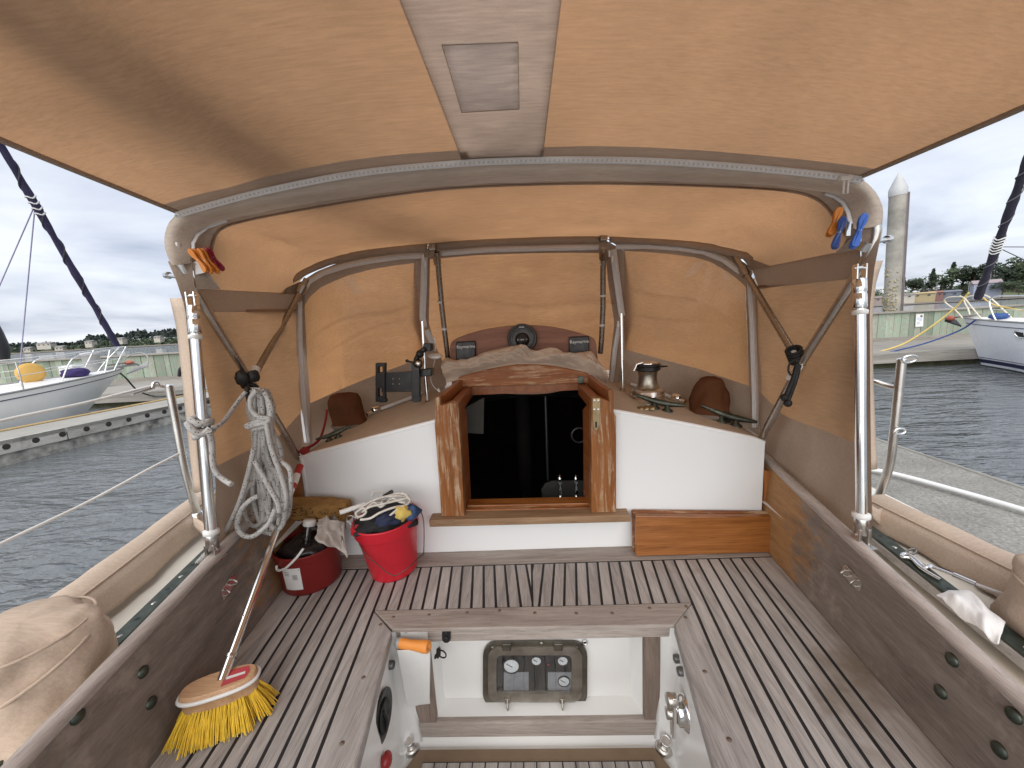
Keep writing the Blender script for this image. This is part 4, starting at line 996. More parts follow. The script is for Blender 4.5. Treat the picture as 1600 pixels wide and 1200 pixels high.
for r in rows[2:]:
    y = r[0].y; e0_, e1_ = strip_edge(0, y), strip_edge(1, y)
    for e_, side_ in ((e0_, 0), (e1_, 1)):
        if y < min(b0e.y, b1e.y): e_.y = y
    e0_ = V((e0_.x+.002, y, e0_.z+.003)); e1_ = V((e1_.x-.002, y, e1_.z+.003))
    L_.append([q for q in r if q.x < e0_.x-.01][:iS0-3]+[e0_]); R_.append([e1_]+[q for q in r if q.x > e1_.x+.01][-(60-iS1-3):])
nL = min(len(q) for q in L_); nR = min(len(q) for q in R_)
obj('left_panel', MB().grid([q[:nL-1]+[q[-1]] for q in L_]), m_orange, bim)
obj('right_panel', MB().grid([[q[0]]+q[len(q)-nR+1:] for q in R_]), m_orange, bim)
obj('centre_strip', MB().grid([[strip_pt(u/10, t/30) for u in range(11)] for t in range(31)]), m_strip, bim, solid=.001)
pk = [on_bim(690, 62, .0075), on_bim(809, 57, .0075), on_bim(811, 164, .0075), on_bim(721, 168, .0075)]
po = obj('pocket', MB().grid([[pk[0].lerp(pk[1], u/8).lerp(pk[3].lerp(pk[2], u/8), t/8)+V((0, 0, -.003*math.sin(math.pi*u/8)*math.sin(math.pi*t/8))) for u in range(9)] for t in range(9)]), m_patchm, bim, solid=.001)
obj('stitching', MB().tube([q+V((0, 0, -.001)) for q in pk], .0008, 6, closed=True), m_strip, po)
# edges and zip
for i in (0, 60): obj('edge_binding', MB().tube([r[i]+V((0, 0, -.002)) for r in rows], .006, 8), m_border, bim)
m_zip2 = plain('pale_zip_tape', (.80, .79, .78), .55, 0, .04, 60, .8, 700)
zq = [q+V((0, -.010, -.011)) for q in zl]
zz = ribbon(zq, .015, (0, -.9, -.45), m_zip2, 'zip', bim, .0025, 90)
tm = bpy.data.materials['zip_teeth']
q = resample(zq, 150); mb = MB()
for i, p in enumerate(q):
    d = (q[min(i+1, 149)]-q[max(0, i-1)]).normalized()
    mb.box(p+V((0, -.003, -.002)), (.0040, .002, .0045))
obj('teeth', mb, tm, zz)
p = P(1321, 279, Y=1.005); mb = MB().box(p+V((0, 0, 0)), (.026, .008, .009)); mb.tube([p+V((-.005, -.003, -.004)), p+V((-.005, -.003, -.034)), p+V((.005, -.003, -.034)), p+V((.005, -.003, -.004))], .0022, 6); obj('zip_pull', mb, m_white_pl, bim)
p = P(1326, 350, Y=1.06); obj('zip_pull', MB().box(p+V((0, 0, -.012)), (.010, .004, .034)), m_chrome, dod)

# ---------------------------------------------------------------- unseen boom and tube added over the canopy to shade its left canvas
bo = thing('boom', (-.5, .6, 2.6), 'unseen boom with a shade tube, added over the left of the canopy to dim the canvas', 'boom')
obj('spar', MB().tube([V((-.15, 3.4, 2.75)), V((-.86, -1.2, 2.70))], .06, 14), m_steel, bo)
path = [on_bim(a, b, -.095) for a, b in ((20, 30), (110, 92), (200, 148), (290, 205), (360, 240))]
q1 = path[-1]
path = [path[0]+(path[0]-path[1])*2.5]+path+[V((q1.x+.10, 1.2, q1.z+.0)), V((q1.x+.22, 1.45, q1.z-.01)), V((q1.x+.30, 1.75, q1.z-.03))]
obj('shade_tube', MB().tube(smooth(path, 6), .058, 14), m_brownc, bo)  # tube shaped to cast the dark band on the canvas below

# faint window reflections painted as pale see-through patches
M = Mat('painted_glint'); t_ = M.n('ShaderNodeBsdfTransparent'); d_ = M.n('ShaderNodeBsdfPrincipled'); x_ = M.n('ShaderNodeMixShader'); d_.inputs['Base Color'].default_value = (.8, .78, .75, 1); d_.inputs['Roughness'].default_value = .25
x_.inputs[0].default_value = .22; M.l(t_.outputs[0], x_.inputs[1]); M.l(d_.outputs[0], x_.inputs[2]); M.l(x_.outputs[0], M.out.inputs[0])
for pts in ([(535, 436), (551, 430), (568, 457), (552, 461)], [(1084, 411), (1102, 407), (1084, 431), (1066, 433)], [(1131, 424), (1144, 436), (1143, 438), (1130, 437)]):
    obj('glint_patch', MB().add(W(pts, .045), [(0, 1, 2, 3)]), M.m, dod)
# ================================================================ things on the cabin top
def frame_from(z, hint=(1, 0, 0)):
    z = V(z).normalized(); x = V(hint); x = (x-z*x.dot(z)).normalized(); y = z.cross(x); return Matrix((x, y, z)).transposed()
def Z_on_roof(px, py):
    best = None
    for i in range(400):
        y = 1.42+i*.002; q = P(px, py, Y=y); d = abs(q.z-(roofz(q.x)+.10*(y-CY)))
        if best is None or d < best[0]: best = (d, V((q.x, y, roofz(q.x)+.10*(y-CY))))
    return best[1]
# --- covered winches (brown canvas hoods)
def hood(name, base, prof, mat_, label, cat, lean=(0, 0), seed=0, group=None, jit=.10, seg=30, fold=.05):
    t = thing(name, base, label, cat, group); mb = MB(); rows = []
    H = prof[-1][1]
    dense = []
    for (r0, z0), (r1, z1) in zip(prof, prof[1:]):
        for k in range(4): dense.append((lerp(r0, r1, k/4), lerp(z0, z1, k/4)))
    dense.append(prof[-1])
    for r, z in dense:
        row = []
        for k in range(seg):
            a = 2*math.pi*k/seg; n = noise.noise(V((math.cos(a)*1.3+seed, math.sin(a)*1.3, z*14)))*jit+noise.noise(V((math.cos(a)*3+seed, math.sin(a)*3, z*30+4)))*jit*.45+fold*math.sin(3*a+z*25+seed)*.4
            rr = r*(1+n); row.append(base+V((rr*math.cos(a)+lean[0]*z/H, rr*math.sin(a)+lean[1]*z/H, z+.25*n*r)))
        rows.append(row)
    mb.grid(rows, closed_u=True); top = [rows[-1][k] for k in range(seg)]; mb.add(top, [list(range(seg))], True)
    obj('cover', mb, mat_, t); return t
b = Z_on_roof(547, 664)
t = hood('winch_cover', b, [(.075, 0), (.078, .015), (.074, .05), (.070, .09), (.068, .12), (.060, .142), (.035, .150), (.004, .152)], m_brownc, 'squat brown canvas cover over a winch on the left of the cabin top', 'winch cover', (-.016, 0), 2, 'brown winch covers', .13, 44, fold=.05)
obj('hem', MB().lathe([(.077, 0), (.081, .004), (.081, .012), (.077, .016)], b+V((0, 0, -.002)), seg=30), m_strip, t)
b2 = Z_on_roof(1108, 648)
t = hood('winch_cover', b2, [(.078, 0), (.080, .02), (.077, .06), (.067, .10), (.054, .135), (.042, .155), (.022, .164), (.003, .165)], m_brownc, 'tall pinched brown canvas cover over a winch on the right of the cabin top', 'winch cover', (.004, 0), 5, 'brown winch covers', .16, 44, fold=.09)
obj('hem', MB().lathe([(.079, 0), (.083, .004), (.083, .012), (.079, .016)], b2+V((0, 0, -.002)), seg=30), m_strip, t)
obj('base', MB().lathe([(.085, -.02), (.085, .0), (.07, .004)], b2+V((0, 0, -.002)), seg=30), m_bronze, t)
# --- bare winch
b = Z_on_roof(1012, 626); k = .112/.112
wi = thing('winch', b, 'bare chrome self-tailing winch on the right cabin top', 'winch')
obj('base', MB().lathe([(.075, -.014), (.075, .004), (.069, .008), (.067, .045), (.062, .052), (.048, .058)], b, seg=36), m_steel, wi)
obj('base_band', MB().lathe([(.0695, .024), (.071, .026), (.071, .030), (.0695, .032)], b, seg=36), m_chrome, wi)
obj('drum', MB().lathe([(.050, .058), (.044, .066), (.039, .085), (.038, .11), (.041, .128), (.044, .132)], b, seg=36), plain('rough_drum_metal', (.35, .32, .27), .38, 1.0, .2, 60, .5, 300), wi)
obj('self_tailer', MB().lathe([(.044, .132), (.052, .136), (.054, .140), (.046, .146), (.046, .150), (.054, .156), (.052, .161), (.03, .164), (0, .165)], b, seg=36), m_black, wi)
obj('top_cap', MB().lathe([(.040, .163), (.040, .168), (.024, .171), (.016, .171), (.014, .166), (0, .166)], b, seg=28), m_chrome, wi)
obj('feeder_arm', MB().tube([b+V((-.03, -.03, .172)), b+V((-.056, -.03, .166)), b+V((-.062, -.032, .150)), b+V((-.07, -.034, .138))], .0055, 8), m_chrome, wi)
obj('line_stripper', MB().prism([b+V((.03, -.045, .148)), b+V((.078, -.02, .146)), b+V((.06, .0, .146))], (0, 0, .006)), m_black, wi)
# --- horn cleats
def cleat(px, py, ang, s, label, m_=m_bronze):
    c = Z_on_roof(px, py); t = thing('cleat', c, label, 'cleat', 'horn cleats on the cabin top'); d = V((math.cos(ang), math.sin(ang), 0)); d.z = (roofz(c.x+d.x*.1)-roofz(c.x-d.x*.1))/.2; d.normalize()
    horn = [c+d*(-.085*s)+V((0, 0, .034*s)), c+d*(-.055*s)+V((0, 0, .030*s)), c+d*(-.02*s)+V((0, 0, .026*s)), c+d*(.02*s)+V((0, 0, .026*s)), c+d*(.055*s)+V((0, 0, .030*s)), c+d*(.085*s)+V((0, 0, .034*s))]
    obj('horn', MB().tube(smooth(horn, 4), [.004*s+.007*s*math.sin(math.pi*i/20) for i in range(21)], 10), m_, t)
    for q in (-.022, .022): obj('foot', MB().lathe([(.020*s, -.002), (.019*s, .003*s), (.009*s, .010*s), (.0085*s, .028*s), (0, .03*s)], c+d*(q*s), seg=14), m_, t)
    return t
cleat(522, 686, .35, .85, 'bronze horn cleat at the left edge of the cabin top')
cleat(1032, 640, -.25, 1.15, 'bronze horn cleat in front of the bare chrome winch')
cleat(1138, 662, -.3, 1.25, 'bronze horn cleat beside the tall brown winch cover')
c = Z_on_roof(1010, 640); t = thing('line_clutch', c, 'small round bronze deck fitting beside the bare winch', 'deck fitting')
for i in range(3): obj('lobe', MB().lathe([(.016, 0), (.015, .008), (.008, .012), (0, .012)], c+V((-.022+.022*i, .0, .002)), seg=14), m_brass, t)
# --- chrome fairlead blocks with tubes, left and right
for side, pts, lab in ((-1, [(574, 652), (592, 644), (640, 626), (686, 604)], 'left'), (1, [(1070, 633), (1052, 626), (1018, 612), (985, 604)], 'right')):
    q = [Z_on_roof(a, b_)+V((0, 0, .012)) for a, b_ in pts]
    t = thing('deck_track', q[1]-V((0, 0, .014)), 'short steel track and chrome stopper on the %s cabin top' % lab, 'deck hardware', 'cabin top tracks')
    d = (q[3]-q[1]).normalized()
    obj('track', MB().tube([q[1], q[2], q[3]], .009, 8), m_zip, t)
    obj('stopper', MB().lathe([(.004, 0), (.018, .003), (.021, .012), (.021, .034), (.016, .04)], q[1]-d*.035+V((0, 0, .006)), d, 18), m_chrome, t)
    obj('stopper_end', MB().tube([q[0], q[1]-d*.03], .011, 12), m_chrome, t)
# --- tablet mount clamped to the left inner pole
pole = P(664, 580, Y=1.76); YM = 1.71
tm_ = thing('tablet_mount', P(664, 640, Y=YM), 'black empty tablet holder clamped to the chrome pole at the left window', 'tablet mount')
def rect(x0, y0, x1, y1, Y): return PL([(x0, y0), (x1, y0+(x1-x0)*-.02), (x1, y1), (x0, y1)], Y=Y)
obj('back_plate', MB().prism(PL([(596, 583), (645, 580), (645, 612), (596, 613)], Y=YM), (0, .008, 0)), m_black, tm_, bevel=.002)
def slot_bar(x0, x1, y0, y1, holes, nm):
    mb = MB(); ys_ = [y0]
    for h0, h1 in holes: ys_ += [h0, h1]
    ys_.append(y1)
    for a, b_ in zip(ys_[::2], ys_[1::2]): mb.prism(PL([(x0, a), (x1, a), (x1, b_), (x0, b_)], Y=YM-.012), (0, .03, 0))
    for h0, h1 in holes:
        for xa, xb in ((x0, x0+4), (x1-3.5, x1)): mb.prism(PL([(xa, h0-.5), (xb, h0-.5), (xb, h1+.5), (xa, h1+.5)], Y=YM-.0115), (0, .028, 0))
    obj(nm, mb, m_black, tm_, bevel=.0015)
slot_bar(586.5, 601, 567.5, 628, [(573, 582), (607, 620)], 'side_grip'); slot_bar(643, 655, 568, 627, [], 'side_grip')
obj('grip_foot', MB().prism(PL([(590, 624), (604, 624), (603, 629), (592, 629)], Y=YM-.02), (0, .02, 0)), m_black, tm_); obj('grip_foot', MB().prism(PL([(645, 621), (657, 620), (656, 628), (646, 629)], Y=YM-.02), (0, .02, 0)), m_black, tm_)
for a in ((614, 592), (624, 592), (614, 600), (624, 600)): obj('screw', MB().lathe([(.003, 0), (0, .0015)], P(*a, Y=YM-.0006), (0, -1, 0), 8), m_steel, tm_)
obj('clamp', MB().prism(PL([(654, 578), (674, 576), (674, 588), (654, 589)], Y=YM+.02), (0, .055, 0)), m_black, tm_, bevel=.003)
obj('clamp', MB().prism(PL([(661, 537), (673, 537), (673, 549), (660, 549)], Y=YM+.02), (0, .055, 0)), m_black, tm_, bevel=.003)
obj('arm', MB().tube(PL([(664, 545), (655, 552), (650, 562), (652, 572), (650, 580)], Y=YM+.01), .012, 10), m_black, tm_)
obj('arm_joint', MB().ball(P(653, 568, Y=YM), .022, 12, 8), m_black, tm_); obj('arm_joint', MB().ball(P(656, 553, Y=YM), .018, 12, 8), m_black, tm_)
obj('wing_screw', MB().tube(PL([(636, 564), (648, 567)], Y=YM-.01), .0045, 8).ball(P(636, 564, Y=YM-.01), .008, 8, 6), m_black, tm_)
obj('knob', MB().lathe([(.013, 0), (.013, .012), (.008, .016), (0, .016)], P(654, 568, Y=YM-.018), (0, -1, 0), 14), m_steel, tm_)
# --- small antenna puck with its lead
c = P(680, 556, Y=1.80); t = thing('antenna_puck', c, 'small white disc antenna with a thin lead beside the chrome pole', 'antenna')
obj('disc', MB().lathe([(.0, -.012), (.022, -.010), (.036, -.002), (.034, .004), (.02, .008), (0, .009)], c, (.1, -.2, 1), 22), m_white_pl, t)
obj('lead', MB().tube(smooth(PL([(680, 548), (680, 535), (678, 528)], Y=1.80)), .003, 6), m_white_pl, t)
obj('lead', MB().tube(smooth(PL([(680, 559), (676, 578), (673, 592), (677, 603), (684, 610)], Y=1.80)), .002, 6), m_white_pl, t)
obj('lead_end', MB().tube(PL([(684, 607), (687, 612)], Y=1.79), .008, 8), m_white_pl, t)
# --- clothes pegs
def peg(px, py, ang, m_, label, y=1.045, L_=.070, rot=0):
    """spring peg: two waisted jaws and a spring, hanging along ang (0 = straight down)"""
    c = P(px, py, Y=y); t = thing('clothes_peg', c, label, 'clothes peg', 'plastic clothes pegs on the dodger hoop')
    dn = V((math.sin(ang), 0, -math.cos(ang))); sd_ = V((math.cos(ang), 0, math.sin(ang)))
    sd_ = sd_*math.cos(rot)+V((0, 1, 0))*math.sin(rot)
    nn = dn.cross(sd_)
    for s in (-1, 1):
        pr = [(0, .0045), (.10, .0085), (.25, .0085), (.42, .0050), (.55, .0048), (.75, .0080), (.92, .0085), (1, .0050)]
        lft, rgt = [], []
        for f, hw in pr: 
            q = c+dn*(L_*(f-.5))+sd_*(s*(.0018+.006*max(0, f-.5)**1.3*2))
            lft.append(q+nn*hw); rgt.append(q-nn*hw)
        obj('jaw', MB().prism(lft+rgt[::-1], sd_*(s*.006)), m_, t, bevel=.0015)
    obj('spring', MB().tube([c+nn*(.0065*math.cos(a))*0+dn*(.004*math.sin(a))+sd_*(.008*math.cos(a))+nn*(.004*(a/6.28-1)) for a in [i*.5 for i in range(26)]], .0012, 5), m_steel, t)
peg(313, 407, .62, m_orangecl, 'orange clothes peg nearest the left support pole', 1.045, .074, 1.25)
peg(324, 408, .45, m_orangecl, 'orange clothes peg touching the crimson one', 1.055, .074, 1.25)
peg(333, 405, .45, m_crimson, 'crimson clothes peg on the left of the dodger hoop', 1.075, .070, 1.3)
peg(1304, 347, -.28, m_orangecl, 'single orange clothes peg on the right of the dodger hoop', 1.065, .070, 1.2)
peg(1311, 364, -.24, m_navycl, 'dark blue clothes peg beside the single orange one', 1.045, .076, .9)
peg(1342, 361, -.26, m_bluecl, 'bright blue clothes peg at the right end of the dodger hoop', 1.03, .082, 1.15)

# ---------------------------------------------------------------- rope coil hanging left
YR = 1.16
rc = thing('rope_coil', P(415, 835, Y=YR), 'coil of white flecked rope hanging from the left dodger frame', 'rope')
random.seed(11)
rr = .0075
hang = P(398, 600, Y=YR+.03)
loops = [(408, 826, 0), (418, 832, 1), (425, 834, 2), (434, 828, 3), (440, 815, 4), (412, 815, 5), (430, 806, 6), (446, 790, 7), (400, 822, 8)]
for i, (bx, by, k) in enumerate(loops):
    yy = YR-.012*(i % 4)-.004*i+.02
    jx = random.uniform(-5, 5)
    w1 = random.uniform(9, 16)
    pts = [P(392+i*2.2, 606+(i % 3)*4, Y=yy), P(388+i*3.2, 640, Y=yy), P(395+i*2.4+jx*.3, 668, Y=yy), P(398+i*2+jx, 720, Y=yy), P(bx-w1-4+jx*.4, by-50, Y=yy), P(bx-w1, by-14, Y=yy), P(bx-3, by, Y=yy-.006), P(bx+w1*.7, by-12, Y=yy-.012), P(bx+w1*.8, by-55, Y=yy-.012), P(410+i*3.4+jx*.5, 715, Y=yy-.012), P(404+i*2.6, 668, Y=yy-.012), P(400+i*3.4, 638, Y=yy-.010), P(396+i*2.6, 608+(i % 2)*5, Y=yy-.006)]
    obj('strand', MB().tube(smooth(pts, 5), rr, 8), m_rope, rc)
# gasket turn and stray loops
obj('strand', MB().tube(smooth(PL([(386, 668), (400, 664), (417, 660), (420, 654), (405, 652), (393, 640), (392, 622), (402, 610)], Y=YR-.065), 5), rr, 8), m_rope, rc)
obj('strand', MB().tube(smooth(PL([(384, 666), (398, 660), (412, 657), (419, 662), (410, 668), (396, 671)], Y=YR-.06), 5), rr, 8), m_rope, rc)
obj('strand', MB().tube(smooth(PL([(397, 700), (388, 740), (376, 780), (362, 812), (345, 840), (325, 862), (308, 880)], Y=YR-.08), 5), rr, 8), m_rope, rc)
obj('strand', MB().tube(smooth(PL([(430, 795), (420, 818), (395, 838), (377, 834), (371, 818), (378, 795), (392, 781), (404, 775)], Y=YR-.09), 5), rr, 8), m_rope, rc)
obj('strand', MB().tube(smooth(PL([(398, 720), (420, 760), (434, 785), (436, 800)], Y=YR-.085), 5), rr, 8), m_rope, rc)
obj('strand', MB().tube(smooth(PL([(416, 660), (424, 700), (440, 745), (447, 775), (444, 795), (430, 803)], Y=YR-.07), 5), rr, 8), m_rope, rc)
obj('tail_to_pole', MB().tube(smooth(P3([(384, 612, YR-.02), (370, 630, 1.12), (352, 655, 1.06), (340, 666, 1.02), (330, 668, 1.005)]), 5), rr*.8, 8), m_rope, rc)
# clove hitch on the pole and the cut end
kn = thing('rope_knot', P(320, 685, Y=1.0), 'white flecked rope knotted round the left chrome pole with a loose end', 'rope')
pc = P(317, 668, Y=1.015)
for k, (dz, tilt) in enumerate(((-.018, .35), (-.004, -.2), (.010, .3), (.020, -.35))):
    pts = [pc+V((.0215*math.cos(a), .0215*math.sin(a), dz+tilt*.025*math.cos(a))) for a in [2*math.pi*i/20 for i in range(20)]]
    obj('turn', MB().tube(pts, .0082, 8, closed=True), m_rope, kn)
obj('bight', MB().tube(smooth([pc+V((-.02, -.024, .02)), pc+V((0, -.036, .006)), pc+V((.02, -.03, -.012)), pc+V((.034, -.015, .0))], 5), .0085, 8), m_rope, kn)
obj('loose_end', MB().tube(smooth(P3([(326, 674, .99), (331, 690, 1.0), (332, 715, 1.0), (336, 735, 1.0), (348, 748, 1.0), (362, 757, .99)]), 5), .0075, 8), m_rope, kn)
# black lashing at the crossing of the tubes
tl_ = thing('black_lashing', P(392, 612, Y=1.26), 'black cord lashed round the left tube crossing above the rope coil', 'cord')
c = P(385, 594, Y=1.24)
for i in range(7):
    a0 = i*.5; ax = V((math.sin(a0), .3, math.cos(a0*1.7))).normalized(); M_ = frame_from(ax)
    pts = [c+V(((i-3)*.004, 0, -.005*i+.012))+M_ @ V((.024*math.cos(a), .018*math.sin(a), 0)) for a in [2*math.pi*j/16 for j in range(16)]]
    obj('turn', MB().tube(pts, .0055, 6, closed=True), m_rubber, tl_)
obj('knot', MB().ball(P(378, 590, Y=1.20), (.022, .018, .024), 12, 8, .3, 1), m_rubber, tl_); obj('knot', MB().ball(P(396, 588, Y=1.22), (.020, .018, .020), 12, 8, .3, 3), m_rubber, tl_)
obj('tail', MB().tube(smooth(PL([(386, 604), (388, 618), (391, 630)], Y=1.16)), .008, 8), m_rubber, tl_)
# shock cord at the right crossing
tb = thing('shock_cord', P(1232, 620, Y=1.27), 'black shock cord with ball ends hanging at the right tube crossing', 'cord')
for i in range(5):
    c = P(1240+i*1.5, 547+i*4, Y=1.29); M_ = frame_from((.5, .3, -.8)); pts = [c+M_ @ V((.021*math.cos(a), .021*math.sin(a), 0)) for a in [2*math.pi*j/16 for j in range(16)]]
    obj('turn', MB().tube(pts, .0045, 6, closed=True), m_rubber, tb)
obj('loop', MB().tube(smooth(PL([(1243, 562), (1234, 568), (1232, 580), (1238, 586), (1246, 575)], Y=1.255), 5), .003, 6), m_rubber, tb)
obj('hanging_end', MB().tube(smooth(PL([(1246, 568), (1240, 590), (1234, 605), (1228, 620)], Y=1.25), 5), .0075, 8), m_rubber, tb); obj('hanging_end', MB().tube(smooth(PL([(1249, 570), (1244, 592), (1237, 612), (1231, 628)], Y=1.245), 5), .006, 8), m_rubber, tb)
obj('ball_end', MB().ball(P(1226, 621, Y=1.25), .0125, 12, 8), m_rubber, tb); obj('ball_end', MB().ball(P(1231, 630, Y=1.245), .0125, 12, 8), m_rubber, tb)

# ---------------------------------------------------------------- deck brush
bz = SEAT+.075
e0, e1 = P(281, 1093, Z=bz+.012), P(404, 1054, Z=bz+.012)
bd = (e1-e0).normalized(); bq = V((0, 0, 1)).cross(bd); bc = (e0+e1)/2; bl = (e1-e0).length
br = thing('deck_brush', V((bc.x, bc.y, SEAT)), 'deck brush with yellow bristles and a long steel handle', 'brush')
def oval(hl, hw, z, n=36): return [bc+bd*(hl*math.copysign(abs(math.cos(t))**.75, math.cos(t)))+bq*(hw*math.copysign(abs(math.sin(t))**.75, math.sin(t)))+V((0, 0, z)) for t in [2*math.pi*i/n for i in range(n)]]
m_block = wood('brush_block_wood', ((.30, .16, .08), (.48, .29, .16), (.60, .40, .25)), 'x', .8, .5, .1)
mb = MB().grid([oval(bl/2*.96, .030, -.026), oval(bl/2*.98, .031, -.002), oval(bl/2, .034, .0), oval(bl/2*.98, .033, .014), oval(bl/2*.94, .030, .017)], closed_u=True); mb.add(oval(bl/2*.94, .030, .017), [list(range(36))], False); mb.add(oval(bl/2*.96, .030, -.026), [list(range(36))], False)
obj('head', mb, m_block, br)
obj('bumper', MB().tube(oval(bl/2*1.01, .0345, .004), .0045, 8, closed=True), m_white_pl, br)
lb = [bc+bd*(bl*a)+bq*b_+V((0, 0, .0176)) for a, b_ in ((.06, -.022), (.36, -.018), (.40, .0), (.36, .018), (.06, .022))]
obj('label', MB().prism(lb, (0, 0, .0006)), plain('red_print', (.45, .05, .06), .4), br)
lb2 = [bc+bd*(bl*a)+bq*b_+V((0, 0, .0184)) for a, b_ in ((.10, -.006), (.34, -.005), (.34, .002), (.10, .002))]; obj('label', MB().prism(lb2, (0, 0, .0004)), m_white_pl, br)
random.seed(3); mb = MB()
for i in range(21):
    for j in range(5):
        u, v_ = -.94+1.88*i/20, -1+2*j/4
        if abs(u) > .75 and abs(v_) > .8: continue
        root = bc+bd*(bl/2*.93*u)+bq*(.025*v_)+V((0, 0, -.022))
        for k in range(16):
            ja, jb = random.gauss(0, .0055), random.gauss(0, .0055)
            tip = root+bd*(.024*u*abs(u)+ja*.8+.012*u)+bq*(.026*v_+jb-.012)
            tip.z = SEAT+.003+abs(random.gauss(0, .003)); r0 = root+bd*random.uniform(-.0022, .0022)+bq*random.uniform(-.0022, .0022)
            mid = r0.lerp(tip, .55)+(tip-r0).cross(V((0, 0, 1))).normalized()*random.gauss(0, .0008)+V((0, 0, .004))
            mb.tube([r0, mid, tip], [.0010, .0010, .0008], 3, caps=False)
obj('bristles', mb, m_yel, br)
h0 = bc+bd*.005+V((0, 0, .012)); h1 = P(469, 728, Y=1.365); hd = (h1-h0).normalized(); HL = (h1-h0).length
obj('ferrule', MB().tube([h0, h0+hd*.055], .0118, 14), m_chrome, br); obj('collar', MB().tube([h0+hd*.048, h0+hd*.056], .0145, 14), m_steel, br)
obj('handle', MB().tube([h0+hd*.03, h0+hd*HL], .0105, 16), m_chrome, br)
obj('button', MB().ball(h0+hd*.15+V((0, -.0105, .004)), .004, 8, 6), m_steel, br)
obj('grip', MB().tube([h0+hd*(HL-.11), h0+hd*HL], .0125, 14), plain('red_grip', (.40, .03, .03), .5), br)
obj('grip_label', MB().tube([h0+hd*(HL-.09), h0+hd*(HL-.045)], .0128, 14), m_white_pl, br)

# ---------------------------------------------------------------- pails
def pail(name, c, r0, r1, h, mat_, label, lean=(0, 0, 1)):
    t = thing(name, c, label, 'bucket', 'red buckets on the deck'); wl = .0025
    pr = [(0, .004), (r0*.9, .004), (r0*.97, 0), (r0, .006), (lerp(r0, r1, .76), h*.76), (r1*1.005, h*.80), (r1*1.02, h*.80+.002), (r1*1.025, h*.96), (r1*1.045, h*.975), (r1*1.045, h), (r1*1.0, h), (r1*.985, h*.95), (r0*.95, .015), (0, .012)]
    obj('body', MB().lathe(pr, c, lean, 48), mat_, t); return t
c1 = P(489, 903, Z=SEAT+.002); c1.z = SEAT+.001
d1 = pail('pail', c1, .099, .109, .150, m_dred, 'dark red pail with a white label holding cleaning things')
fwd = (V((CAM.x, CAM.y, c1.z))-c1).normalized(); lab_dir = math.atan2(fwd.y, fwd.x)
mb = MB(); rows = []
for j in range(6):
    zf = .028+.085*j/5; r = lerp(.099, .109, zf/.15)+.0012
    rows.append([c1+V((r*math.cos(a), r*math.sin(a), zf)) for a in [lab_dir-.95+.62*i/10 for i in range(11)]])
mb.grid(rows); lb = obj('label', mb, m_white_pl, d1)
m_print = plain('grey_print', (.16, .16, .16), .5)
mb = MB()
def on_pail(a, z, e=.0018): r = lerp(.099, .109, z/.15)+e; return c1+V((r*math.cos(lab_dir+a), r*math.sin(lab_dir+a), z))
for i in range(11):
    a = -.60+.015*i; w_ = .004 if i % 3 else .008; mb.add([on_pail(a, .088), on_pail(a+w_, .088), on_pail(a+w_, .068), on_pail(a, .068)], [(0, 1, 2, 3)])
for j in range(3): mb.add([on_pail(-.88, .098-.006*j), on_pail(-.70, .098-.006*j), on_pail(-.70, .096-.006*j), on_pail(-.88, .096-.006*j)], [(0, 1, 2, 3)])
mb.add([on_pail(-.93, .1085), on_pail(-.36, .1085), on_pail(-.36, .103), on_pail(-.93, .103)], [(0, 1, 2, 3)])
obj('print', mb, m_print, lb)
hnd = [P(460, 858, Y=c1.y-.10), P(474, 857, Y=c1.y-.115), P(466, 868, Y=c1.y-.125), P(455, 880, Y=c1.y-.13), P(444, 889, Y=c1.y-.125), P(434, 891, Y=c1.y-.11), P(432, 884, Y=c1.y-.10)]
obj('handle', MB().tube(smooth(hnd[1:], 5), .0042, 8), m_white_pl, d1)
# dark filling of the pail
o = obj('black_bag', MB().ball(c1+V((0, .01, .132)), (.094, .094, .035), 24, 12, .35, 4), plain('black_bag_film', (.02, .018, .02), .25, 0, .3, 20)); tag(o, 'crumpled black plastic bag inside the dark red pail', 'bag')
# sponge
sp_ = thing('sponge', P(497, 808, Y=1.34), 'large brown sponge lying across the dark red pail', 'sponge')
m_spg = plain('brown_sponge', (.30, .16, .045), .95, 0, .25, 30, 1.0, 150, bdist=.006)
sx = P(454, 794, Y=1.33); ex_ = P(546, 797, Y=1.36); mb = MB(); dd = ex_-sx
rows = []
for i in range(21):
    u = i/20; c = sx+dd*u; row = []
    w_ = .045*min(1, (math.sin(math.pi*min(1, max(0, u*.9+.05)))**.35)); hh = .037
    for k in range(20):
        a = 2*math.pi*k/20; ca, sa = math.copysign(abs(math.cos(a))**.45, math.cos(a)), math.copysign(abs(math.sin(a))**.45, math.sin(a))
        n = .003*noise.noise(V((u*9, ca*3, sa*3))); row.append(c+V((0, ca*w_, sa*hh+n)))
    rows.append(row)
mb.grid(rows, closed_u=True); mb.add(rows[0], [list(range(20))[::-1]]); mb.add(rows[-1], [list(range(20))]); obj('body', mb, m_spg, sp_)
m_pore = plain('sponge_pore', (.10, .045, .01), .95)
random.seed(5); mb = MB()
for i in range(110):
    u, v_ = random.uniform(.05, .95), random.uniform(-.9, .75); c = sx+dd*u+V((0, -.0452*min(1, (math.sin(math.pi*(u*.9+.05))**.35)), v_*.033)); s = random.uniform(.0012, .0032)
    mb.lathe([(s, 0), (0, .0006)], c, (0, -1, 0), 6, sx=1.5, sm=False)
obj('pores', mb, m_pore, sp_)
